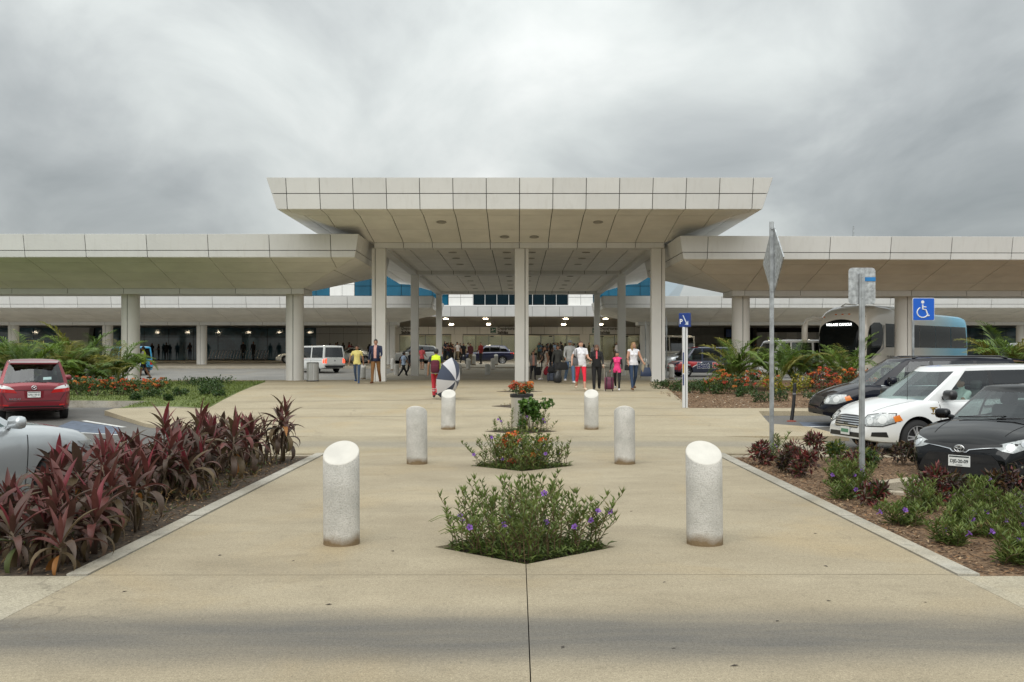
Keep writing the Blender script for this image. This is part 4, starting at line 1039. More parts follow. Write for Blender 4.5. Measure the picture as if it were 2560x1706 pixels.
SEDAN_FRONT = [
    ('headlight', (-.87, -.5, 0), [(.76, .66), (.64, .60), (.50, .575), (.24, .655), (.10, .755), (.14, .80), (.42, .745)], M_LAMPCLEAR, .008, True),
    ('reflector', (-.87, -.5, 0), ellipse(.53, .655, .055, .048, 14), M_CHROME, .013, True), ('reflector', (-.87, -.5, 0), ellipse(.34, .695, .050, .042, 14), M_CHROME, .013, True),
    ('grille', 'front', [(-.56, .655), (-.30, .625), (-.13, .60), (-.09, .565), (.09, .565), (.13, .60), (.30, .625), (.56, .655), (.54, .69), (.25, .668), (-.25, .668), (-.54, .69)], M_BLACK, .012),
    ('grille_bar', 'front', [(-.56, .650), (-.30, .617), (-.14, .592), (-.10, .555), (.10, .555), (.14, .592), (.30, .617), (.56, .650), (.30, .628), (.13, .602), (.09, .567), (-.09, .567), (-.13, .602), (-.30, .628)], M_CHROME, .016),
    ('lower_grille', 'front', [(-.62, .25), (.62, .25), (.52, .46), (.44, .535), (-.44, .535), (-.52, .46)], M_BLACK, .007),
    ('grille_slat', 'front', [(-.5, .42), (.5, .42), (.48, .50), (-.48, .50)], M_TRIM, .012),
    ('fog_surround', (-.87, -.5, 0), [(.12, .36), (.42, .28), (.46, .42), (.16, .45)], M_BLACK, .008, True),
    ('lip', 'front', [(-.72, .235), (.72, .235), (.72, .25), (-.72, .25)], P_BLACK, .03),
]
SB = dict(SEDAN); SB['decals'] = SEDAN_FRONT + [('door_gap', 'left', thin(.70, .30, .74, .94), M_DARK, .003, True), ('door_gap', 'left', thin(-.22, .28, -.19, .94), M_DARK, .003, True), ('hood_gap', 'top', thin(.95, .62, 2.0, .50, .012), M_DARK, .003), ('hood_gap', 'top', thin(.95, -.62, 2.0, -.50, .012), M_DARK, .003)]
SB['mirror_mat'] = P_BLACK
hB = Vector((-.743, -.669, 0))
car_b, bv, cbv = make_car('parked_car', SB, (7.94, 15.57, -.16), hB, 'black saloon car facing out with plate DJE-20-09 beside the mulch bed', 'car', P_BLACK, plate=[('front', .43, 'DJE-20-09')])
def ring_emblem(car, face, z, kind, dx=.02, bvh=None):
    s = 1 if face == 'front' else -1
    hit = bvh.ray_cast(Vector((s*8, 0, z)), Vector((-s, 0, 0)), 20); x = hit[0].x + s*dx
    e = empty('emblem', (x, 0, z), math.pi/2 if s > 0 else -math.pi/2, parent=car); b = MB()
    def oval(cx, cz, rx, rz, r=.006): b.tube([(cx+rx*math.cos(a), 0, cz+rz*math.sin(a)) for a in np.linspace(0, 2*math.pi, 21)], r, 6, cap=False)
    if kind == 'ovals': oval(0, 0, .070, .048, .0075); oval(0, .004, .026, .044, .006); oval(0, .020, .052, .018, .006)
    elif kind == 'wing':
        oval(0, 0, .060, .052, .008); b.tube([(-.055, 0, .02), (-.03, 0, .022), (0, 0, -.012), (.03, 0, .022), (.055, 0, .02)], [.004, .01, .012, .01, .004], 6)
    b.build('emblem_ring', M_CHROME, e, smooth=True)
ring_emblem(car_b, 'front', .605, 'ovals', .03, bv)
for yy, a in ((.1, .62), (-.5, .55)):
    w = MB(); w.tube([(1.30-.22*(abs(yy)/.8)**2, yy, .985), (1.20, yy+.35, 1.0), (1.02, yy+.62, 1.015)], [.012, .01, .008], 6); w.build('wiper', M_BLACK, car_b, smooth=True)

# ---------------- minivans, right
P_WHITE = paint('white', (.74, .75, .75), 0.0, .3); P_NAVY = paint('midnight', (.006, .007, .014), 0, .5, .85, .0)
VAN = dict(L=5.10, W=1.95, wr=.345, ww=.225, xaf=1.60, xar=-1.48, nose=.80, nose_w=.66, tail=.25, tail_w=.86, crown=.05,
    top=[(-2.55, 1.0), (-2.5, 1.09), (-1.5, 1.10), (0, 1.07), (.9, 1.05), (1.45, 1.06), (1.9, .965), (2.22, .85), (2.44, .72), (2.55, .54)],
    bot=[(-2.55, .38), (-2.2, .27), (-1, .22), (1, .22), (2.2, .24), (2.55, .30)],
    cab=dict(wb=1.80, wt=.72, rt=-2.22, rb=-2.47, yb=.885, yt=.70, roof=[(-2.4, 1.62), (-2.2, 1.67), (-1.2, 1.70), (.2, 1.685), (.55, 1.665), (.8, 1.635)], bow=.42, bowt=.20, rbow=.10,
        side=[(1.13, .42, 'pil0'), (1.05, .38, 'w1'), (-.03, -.04, 'pilb'), (-.14, -.12, 'w2'), (-1.12, -1.12, 'pilb'), (-1.22, -1.20, 'w3'), (-2.18, -1.98, 'pil'), (-2.36, -2.1, 'pil')],
        glass={'ws': G_CLEAR, 'w1': G_CLEAR, 'w2': G_TINT, 'w3': G_TINT, 'rw': G_TINT}, bulge=.03, seats=(.05, -.95), sink=.035),
    mirror=(1.0, 1.16, 1.25), mirror_mat=M_TRIM, rim='twin', spokes=5)
VAN_D = [
    ('lamp_surround', (-.80, -.6, 0), [(.48, .63), (.69, .555), (1.0, .555), (1.125, .65), (1.04, .775), (.75, .825), (.48, .825)], M_TRIM, .005, True), ('reflector', (-.80, -.6, 0), ellipse(.70, .69, .075, .075, 16), M_LAMPWHITE, .013, True), ('reflector', (-.80, -.6, 0), ellipse(.92, .665, .065, .065, 16), M_LAMPWHITE, .013, True),
    ('headlight', (-.80, -.6, 0), [(.50, .645), (.70, .575), (.98, .575), (1.10, .65), (1.02, .76), (.75, .81), (.50, .81)], M_LAMPCLEAR, .008, True),
    ('turn_signal', (-.62, -.785, 0), [(.92, .685), (1.05, .65), (1.09, .755), (.98, .79)], M_LAMPAMBER, .012, True),
    ('grille', 'front', [(-.40, .51), (.40, .51), (.48, .64), (.44, .73), (.2, .755), (-.2, .755), (-.44, .73), (-.48, .64)], M_TRIM, .008),
    ('bumper_intake', 'front', [(-.62, .33), (.62, .33), (.60, .42), (-.60, .42)], M_BLACK, .006),
    ('fog_vent', (-.80, -.6, 0), [(.60, .36), (.90, .37), (.88, .45), (.63, .46)], M_BLACK, .008, True),
    ('door_gap', 'left', thin(1.14, .34, 1.13, 1.03, .014), M_DARK, .006, True), ('door_gap', 'left', thin(-.09, .30, -.08, 1.04, .014), M_DARK, .003, True), ('door_gap', 'left', thin(-1.18, .45, -1.16, 1.04, .014), M_DARK, .003, True),
    ('door_handle', 'left', [(-.02, .92), (.20, .92), (.20, .955), (-.02, .955)], M_TRIM, .022, True), ('door_handle', 'left', [(-.40, .92), (-.20, .92), (-.20, .955), (-.40, .955)], M_TRIM, .022, True),
    ('fender_seam', 'left', thin(1.98, .66, 2.35, .68, .01), M_DARK, .003, True), ('side_moulding', 'left', thin(-1.1, .55, 1.05, .55, .02), P_WHITE, .008, True),
    ('hood_gap', 'top', thin(1.55, .80, 2.3, .52, .012), M_DARK, .003), ('hood_gap', 'top', thin(1.55, -.80, 2.3, -.52, .012), M_DARK, .003),
    ('tail_light', 'left', [(-2.5, .92), (-2.36, .92), (-2.36, 1.06), (-2.5, 1.06)], M_LAMPRED, .006, True),
]
VW_ = dict(VAN); VW_['decals'] = VAN_D + [('fender_badge', 'left', [(1.22, .80), (1.34, .80), (1.34, .815), (1.22, .815)], M_DARK, .005, True)]
hW = Vector((-.978, -.208, 0))
car_w, bv, cbv = make_car('parked_minivan', VW_, (9.0, 20.22, -.16), hW, 'white minivan with silver alloy wheels and a driver beside the black saloon', 'minivan', P_WHITE)
for z in (.54, .585, .63, .675, .715):
    mesh_obj('grille_bar', decal_mesh(bv, thin(-.44, z, .44, z, .017), 'front', .016, .06, 'grille_bar'), M_CHROME, car_w)
M_GOLD = mat('gold_badge', (.35, .22, .04), .4, metal=.6)
hit = bv.ray_cast(Vector((1.28, 5, .86)), Vector((0, -1, 0)), 20); ba = MB(); y_ = hit[0].y+.006
ba.slab([(1.20, y_, .93), (1.36, y_, .93), (1.36, y_, .915), (1.20, y_, .915)], (0,1,0), .003)
ba.tube([(1.29+.055*math.cos(a), y_, .855+.055*math.sin(a)) for a in np.linspace(R(50), R(310), 13)], .012, 5); ba.slab([(1.275, y_, .925), (1.305, y_, .925), (1.305, y_, .79), (1.275, y_, .79)], (0,1,0), .003); ba.slab([(1.235, y_, .795), (1.345, y_, .795), (1.345, y_, .78), (1.235, y_, .78)], (0,1,0), .003)
ba.build('badge', M_GOLD, car_w)
an = MB(); an.tube([(1.62, .62, 1.06), (1.615, .62, 1.5), (1.60, .62, 1.82)], [.006, .004, .003], 6); an.build('aerial', M_BLACK, car_w)
p = empty('licence_plate', (2.585, 0.0, .44), math.pi/2, parent=car_w); MB().box((0,0,0), (.31, .01, .155)).build('plate_blank', M_PLATE, p); MB().box((0,-.007,0), (.27, .002, .07)).build('lettering', mat('plate_green', (.1, .25, .15), .5), p)
VN = dict(VAN); VN['decals'] = [d if d[3] is not P_WHITE else (d[0], d[1], d[2], P_NAVY) + tuple(d[4:]) for d in VAN_D] + [('belt_chrome', 'left', thin(-2.1, 1.035, 1.2, 1.03, .022), M_CHROME, .006, True)]
VN['mirror_mat'] = P_NAVY
car_n, bv2, _ = make_car('parked_minivan', VN, (10.12, 25.3, zbase(25.3)+.01), Vector((-1, .0, 0)), 'midnight black minivan with roof rails behind the white minivan', 'minivan', P_NAVY)
for s in (1, -1):
    t = MB(); t.tube([(.35, s*.66, 1.70), (.2, s*.66, 1.745), (-1.8, s*.66, 1.75), (-2.0, s*.66, 1.70)], .02, 8); t.build('roof_rail', M_TRIM, car_n, smooth=True)
sp = MB(); sp.slab([(-2.15, -.68, 1.70), (-2.15, .68, 1.70), (-2.48, .62, 1.655), (-2.48, -.62, 1.655)], (0,0,1), .04); sp.build('spoiler', P_NAVY, car_n)

# ---------------- silver saloon, left
P_SILVER = paint('silver', (.52, .55, .57), .55, .3)
SS = dict(SEDAN); SS['decals'] = SEDAN_FRONT[:1] + [('headlight', (-.42, -.907, 0), [(.95, .66), (1.62, .66), (1.70, .71), (1.5, .75), (1.0, .73)], M_LAMPCLEAR, .007, True), ('door_gap', 'left', thin(.92, .30, .96, .93), M_DARK, .003, True), ('door_gap', 'left', thin(-.22, .28, -.19, .94), M_DARK, .003, True), ('hood_gap', 'top', thin(.95, .66, 2.05, .56, .014), M_DARK, .003), ('hood_gap', 'top', thin(.95, -.66, 2.05, -.56, .014), M_DARK, .003)]
SS['mirror_mat'] = P_SILVER; SS['top'] = [(a, z+.10*min(1, (2.3-a)/.5)) for a, z in SEDAN['top']]; SS['cab'] = {**SEDAN['cab'], 'roof': [(a, z+.10) for a, z in SEDAN['cab']['roof']]}; SS['mirror'] = (.72, 1.10, 1.0)
SS['decals'][0] = ('headlight', (-.62, -.785, 0), [(.80, .80), (.92, .71), (1.20, .64), (1.34, .66), (1.28, .72), (1.05, .785)], M_LAMPCLEAR, .008, True)
SS['decals'].pop(1)
car_s, *_ = make_car('parked_car', SS, (-7.27, 11.85, -.16), Vector((.42, .907, 0)), 'silver saloon car half hidden behind the dark red leaves', 'car', P_SILVER)

# ---------------- red people carrier, seen from behind
P_RED = paint('dark_red', (.20, .012, .022), .45, .3)
RED = dict(L=4.55, W=1.76, wr=.32, ww=.21, xaf=1.38, xar=-1.37, nose=.7, nose_w=.70, tail=.28, tail_w=.88, crown=.03,
    top=[(-2.275, .90), (-2.22, 1.00), (-1.5, 1.02), (0, .98), (1.0, .96), (1.6, .90), (2.1, .76), (2.275, .6)],
    bot=[(-2.275, .34), (-2.0, .26), (-1, .2), (1, .2), (2.0, .22), (2.275, .26)],
    cab=dict(wb=1.45, wt=.55, rt=-1.98, rb=-2.17, yb=.82, yt=.63, roof=[(-2.1, 1.53), (-1.8, 1.585), (-.8, 1.60), (.2, 1.59), (.6, 1.55)], bow=.35, bowt=.16, rbow=.16, rbowt=.14,
        side=[(.95, .30, 'pil0'), (.88, .26, 'w1'), (-.1, -.1, 'pilb'), (-.2, -.18, 'w2'), (-1.1, -1.1, 'pilb'), (-1.2, -1.18, 'w3'), (-1.85, -1.72, 'pil'), (-2.0, -1.8, 'pil')],
        glass={'ws': G_MID, 'w1': G_MID, 'w2': G_TINT, 'w3': G_TINT, 'rw': G_MID}, seats=(.1, -.8), rwz=.97),
    mirror=(.9, 1.08, 1.0), rim='alloy', spokes=5)
RED['decals'] = [
    ('tail_light', (.94, -.34, 0), [(.20, .80), (.55, .78), (.66, .82), (.66, .90), (.45, .90)][::-1], M_LAMPRED, .008) if False else
    ('tail_light', 'rear', [(.40, .735), (.80, .77), (.86, .80), (.86, .87), (.47, .83)], M_LAMPRED, .008, True),
    ('tail_light_clear', 'rear', [(.47, .832), (.86, .872), (.86, .955), (.70, .945), (.56, .90)], M_LAMPWHITE, .008, True),
    ('tail_light', 'left', [(-2.25, .77), (-1.92, .82), (-1.90, .86), (-2.25, .87)], M_LAMPRED, .008, True), ('tail_light_clear', 'left', [(-2.25, .872), (-1.90, .862), (-1.93, .93), (-2.25, .955)], M_LAMPWHITE, .008, True),
    ('tailgate_gap', 'rear', thin(-.62, .53, .62, .53, .014), M_DARK, .004), ('tailgate_gap', 'rear', thin(-.74, .74, -.62, .53, .014), M_DARK, .004), ('tailgate_gap', 'rear', thin(.62, .53, .74, .74, .014), M_DARK, .004),
    ('plate_recess', 'rear', [(-.22, .60), (.22, .60), (.24, .80), (-.24, .80)], P_RED, .002),
    ('lower_bumper', 'rear', [(-.74, .26), (.74, .26), (.70, .40), (-.70, .40)], M_BLACK, .006), ('reflector', 'rear', [(.60, .40), (.80, .42), (.80, .45), (.60, .44)], M_LAMPRED, .009, True),
    ('sticker', 'rear', [(-.42, 1.09), (-.22, 1.08), (-.22, 1.15), (-.42, 1.16)], mat('window_sticker', (.45, .62, .62), .5), .012),
]
RED['decals'].append(('tailgate_seam', 'rear', thin(-.60, .815, .60, .815, .012), M_DARK, .004))
car_r, bv, cbv = make_car('parked_car', RED, (-13.78, 28.24, zbase(27)), Vector((-.46, .888, 0)), 'dark red people carrier seen from behind beside the palms', 'car', P_RED, plate=[('rear', .70, 'UVJ-135-D')])
ring_emblem(car_r, 'rear', .885, 'wing', .02, bv)
w = MB(); w.tube([(-2.24, -.30, 1.02), (-2.25, 0, 1.045), (-2.235, .22, 1.055)], [.012, .012, .008], 6); w.build('wiper', M_BLACK, car_r)
sp = MB(); sp.slab([(-1.90, -.62, 1.585), (-1.90, .62, 1.585), (-2.22, .56, 1.535), (-2.22, -.56, 1.535)], (0,0,1), .035); sp.build('spoiler', P_RED, car_r)
tm_ = text_mesh('MAZDA5', .07, .002, .001); mesh_obj('lettering', tm_, M_CHROME, car_r, (-2.292, .45, .585), (R(90), 0, R(-90)))

# ---------------- delivery and shuttle vans
def van_spec(L=4.9, W=1.9, H=1.96, wr=.33, hood=.85, belt_=1.06, **k):
    xf = L/2
    d = dict(L=L, W=W, wr=wr, ww=.21, xaf=xf-.92, xar=-L/2+.98, nose=.5, nose_w=.74, tail=.12, tail_w=.93, crown=.03,
        top=[(-xf, belt_), (xf-hood-.3, belt_), (xf-hood+.1, belt_+.03), (xf-.35, belt_-.08), (xf-.1, belt_-.22), (xf, belt_-.42)],
        bot=[(-xf, .36), (-xf+.4, .28), (0, .25), (xf-.4, .27), (xf, .33)],
        cab=dict(wb=xf-hood+.38, wt=xf-hood-.42, rt=-xf+.10, rb=-xf+.04, yb=W/2*.945, yt=W/2*.83, roof=[(-xf, H-.08), (-xf+.25, H-.045), (xf-hood-.9, H-.045), (xf-hood-.3, H-.10)], bow=.24, bowt=.14, rbow=.03, rbowt=.03,
            side=[(xf-hood-.02, xf-hood-.62, 'pil0'), (xf-hood-.10, xf-hood-.66, 'w1'), (xf-hood-1.05, xf-hood-1.10, 'pil'), (xf-hood-1.18, xf-hood-1.20, 'w2'), (xf-hood-2.35, xf-hood-2.35, 'pil'), (xf-hood-2.48, xf-hood-2.46, 'w3'), (-xf+.22, -xf+.26, 'pil'), (-xf+.08, -xf+.12, 'pil')],
            glass={'ws': G_MID, 'w1': G_MID, 'w2': G_TINT, 'w3': G_TINT, 'rw': G_TINT}, bulge=.012, seats=(xf-hood-.9,), rwz=belt_),
        mirror=(xf-hood-.05, belt_+.12, 1.15), mirror_mat=M_TRIM, rim='steel', spokes=6)
    d['decals'] = [
        ('headlight', (-.86, -.51, 0), [(.40, .66), (.72, .62), (.92, .70), (.90, .84), (.55, .80)], M_LAMPCLEAR, .008, True),
        ('grille', 'front', [(-.40, .62), (.40, .62), (.42, .74), (-.42, .74)], M_BLACK, .008), ('bumper', 'front', [(-.8, .34), (.8, .34), (.8, .54), (-.8, .54)], M_TRIM, .01),
        ('bumper', 'rear', [(-W/2*.92, .36), (W/2*.92, .36), (W/2*.92, .54), (-W/2*.92, .54)], M_TRIM, .02),
        ('tail_light', 'rear', [(W/2*.74, .70), (W/2*.92, .70), (W/2*.92, 1.04), (W/2*.74, 1.04)], M_LAMPREDLIT if k.get('lit') else M_LAMPRED, .01, True),
        ('tail_light', 'left', [(-xf+.01, .70), (-xf+.12, .70), (-xf+.12, 1.04), (-xf+.01, 1.04)], M_LAMPREDLIT if k.get('lit') else M_LAMPRED, .01, True),
        ('door_gap', 'left', thin(xf-hood-.10, .35, xf-hood-.10, 1.02, .014), M_DARK, .004, True), ('door_gap', 'left', thin(xf-hood-1.10, .32, xf-hood-1.10, 1.04, .014), M_DARK, .004, True), ('door_gap', 'left', thin(xf-hood-2.4, .50, xf-hood-2.4, 1.04, .014), M_DARK, .004, True),
        ('side_rail', 'left', thin(-xf+.3, .92, xf-hood-1.15, .92, .03), M_DARK, .005, True),
        ('door_gap', 'rear', thin(-W/2*.80, .60, W/2*.80, .60, .014), M_DARK, .004), ('badge', 'rear', ellipse(0, .88, .06, .06, 12), M_CHROME, .012), ('plate_mark', 'rear', [(-.16, .68), (.16, .68), (.16, .79), (-.16, .79)], M_PLATE, .008)]
    d['cell'] = .12
    return d
P_VANWHITE = paint('van_white', (.70, .71, .69), 0, .35)
z72 = zbase(72)
make_car('shuttle_van', van_spec(lit=True), (-14.9, 73.2, zbase(73)), Vector((-.72, .69, 0)), 'white shuttle van with lit tail lights beyond the round litter bin', 'van', P_VANWHITE, detail=1)
P_VANBLUE = paint('van_sky_blue', (.05, .33, .58), .1, .35)
make_car('shuttle_van', van_spec(), (-27.2, 69.5, zbase(69.5)), Vector((-.62, .78, 0)), 'sky blue and white van behind the palms and the left column', 'van', P_VANBLUE, detail=1)
P_BD = paint('van_navy', (.035, .045, .085), .2, .35); P_BDRED = paint('van_red', (.55, .03, .035), .1, .35); P_SILV2 = paint('van_silver', (.55, .56, .57), .4, .35)
bd = van_spec(L=5.0)
bd['decals'] = bd['decals'] + [
    ('red_livery', 'left', [(2.49, .36), (2.49, .95), (.60, 1.055), (.62, .90), (1.05, .72), (1.36, .56), (1.62, .36)], P_BDRED, .007, True), ('red_livery', 'front', [(-.9, .56), (.9, .56), (.9, 1.0), (-.9, 1.0)], P_BDRED, .006), ('white_stripe', 'left', thin(.55, .96, 1.68, .42, .05), M_WHITE, .010, True),
    ('silver_livery', 'left', [(-2.48, .36), (-1.75, .36), (-2.48, .92)], P_SILV2, .007, True)]
hbd = Vector((-.985, -.17, 0))
bd_root, bvb, cbb = make_car('tour_van', bd, (12.55, 66.6, zbase(66.4)), hbd, 'red and navy tour van lettered BestDay behind the right canopy columns', 'van', P_BD, detail=1)
for txt, x0, m, ol in (('Best', .92, mat('lettering_navy', (.04, .05, .14), .5), 1), ('Day', -.13, mat('lettering_red', (.6, .03, .03), .5), 1)):
    for bold, mm, dy in ((.035, M_WHITE, .0), (.012, m, .008)):
        a = text_mesh(txt, .52, .003, bold, 'LEFT', space=.92); mesh_obj('lettering', a, mm, bd_root, (x0, .962+dy, .72), (R(90), 0, R(180)))
a = text_mesh('Transfer', .14, .003, .004, 'CENTER'); mesh_obj('lettering', a, M_WHITE, bd_root, (1.62, .955, .78), (R(90), 0, R(180)))
rf = MB(); rf.slab([(.75, -.76, 1.962), (.75, .76, 1.962), (2.5-.85-.5, .72, 1.935), (2.5-.85-.5, -.72, 1.935)], (0,0,1), .02); rf.build('roof_band', P_BDRED, bd_root)
# high-roof van, silver SUV, far vans
hv = van_spec(L=5.9, W=1.98, H=2.6, belt_=1.15); hv['cab']['side'][3] = (hv['cab']['side'][3][0], hv['cab']['side'][3][1], 'w2')
make_car('cargo_van', hv, (13.3, 91.5, zbase(91)), Vector((-.96, -.28, 0)), 'white high-roof van beyond the right canopy columns', 'van', P_VANWHITE, detail=1)
make_car('shuttle_van', van_spec(L=5.3, H=2.1), (27.2, 52.3, zbase(52)), Vector((-.9, -.44, 0)), 'white van at the far right edge behind a palm', 'van', P_VANWHITE, detail=1)
mbv = van_spec(L=5.4, H=2.2); mbv['decals'] = mbv['decals'] + [('blue_livery', 'left', [(-2.69, .36), (-.6, .36), (.1, 1.055), (-2.69, 1.055)], P_VANBLUE, .007, True)]
make_car('shuttle_van', mbv, (14.1, 50.8, zbase(50.8)), Vector((-.95, -.31, 0)), 'white and blue minibus behind the right palms, left of the coach', 'van', P_VANWHITE, detail=1)
SUV = dict(VAN); SUV = {**VAN, 'L': 4.75, 'W': 1.88, 'wr': .36, 'xaf': 1.42, 'xar': -1.36,
    'top': [(-2.375, .95), (-2.3, 1.10), (-1.2, 1.12), (.4, 1.08), (1.0, 1.06), (1.7, 1.0), (2.2, .88), (2.375, .68)], 'bot': [(-2.375, .45), (-1.8, .32), (0, .28), (1.8, .30), (2.375, .36)],
    'cab': {**VAN['cab'], 'wb': 1.18, 'wt': .35, 'rt': -1.75, 'rb': -2.22, 'yb': .84, 'yt': .64, 'roof': [(-2.0, 1.56), (-1.6, 1.62), (-.6, 1.66), (.1, 1.65), (.4, 1.61)],
        'side': [(.70, .10, 'pil0'), (.62, .06, 'w1'), (-.2, -.2, 'pilb'), (-.3, -.28, 'w2'), (-1.15, -1.05, 'pilb'), (-1.25, -1.13, 'w3'), (-1.85, -1.5, 'pil'), (-2.05, -1.6, 'pil')], 'glass': {'ws': G_MID, 'w1': G_TINT, 'w2': G_TINT, 'w3': G_TINT, 'rw': G_TINT}},
    'rim': 'alloy', 'spokes': 8, 'cell': .1, 'mirror': (.55, 1.16, 1.1)}
SUV['decals'] = [('headlight', (-.75, -.66, 0), [(.62, .70), (1.15, .74), (1.22, .82), (.70, .80)], M_LAMPWHITE, .008, True), ('tail_light', 'left', [(-2.33, .92), (-2.02, .95), (-2.05, 1.06), (-2.33, 1.04)], M_LAMPRED, .008, True), ('tail_light', 'rear', [(.55, .90), (.86, .92), (.86, 1.06), (.55, 1.04)], M_LAMPREDLIT, .008, True),
    ('door_gap', 'left', thin(.68, .40, .70, 1.06, .014), M_DARK, .004, True), ('door_gap', 'left', thin(-.24, .36, -.24, 1.08, .014), M_DARK, .004, True), ('arch_trim', 'left', thin(-1.0, .36, 1.0, .34, .06), M_TRIM, .006, True)]
P_DKBLUE = paint('dark_blue', (.012, .016, .055), .35, .28)
make_car('car', {**SUV, 'mirror_mat': P_DKBLUE}, (-2.75, 89.2, zbase(89)+.02), Vector((-1, -.06, 0)), 'dark blue estate car stopped behind the small bollards at the doors', 'car', P_DKBLUE, detail=1)
make_car('car', {**SUV, 'mirror_mat': P_SILVER}, (13.6, 79.0, zbase(79)+.0), Vector((-.92, -.38, 0)), 'silver off-roader behind the tour van and right columns', 'car', P_SILVER, detail=1)
make_car('car', {**SUV, 'mirror_mat': P_VANWHITE}, (-9.3, 90.3, zbase(90)+.01), Vector((-.9, -.42, 0)), 'white off-roader between the left canopy columns with its tail lights on', 'car', P_VANWHITE, detail=1)
SF = dict(SEDAN); SF['decals'] = [SEDAN_FRONT[0], ('tail_light', 'left', [(-2.28, .82), (-2.0, .85), (-2.0, .93), (-2.28, .93)], M_LAMPRED, .008, True)] + [d for d in SB['decals'] if d[0] == 'door_gap']; SF['cell'] = .1
make_car('car', {**SF, 'mirror_mat': P_SILVER}, (-15.75, 94.0, zbase(94)), Vector((-.97, -.24, 0)), 'silver saloon passing behind the white shuttle van', 'car', P_SILVER, detail=1)
make_car('car', {**SF, 'mirror_mat': P_VANWHITE}, (-20.6, 94.6, zbase(94.5)), Vector((-.97, -.2, 0)), 'white saloon whose nose shows left of the large round column', 'car', P_VANWHITE, detail=1)
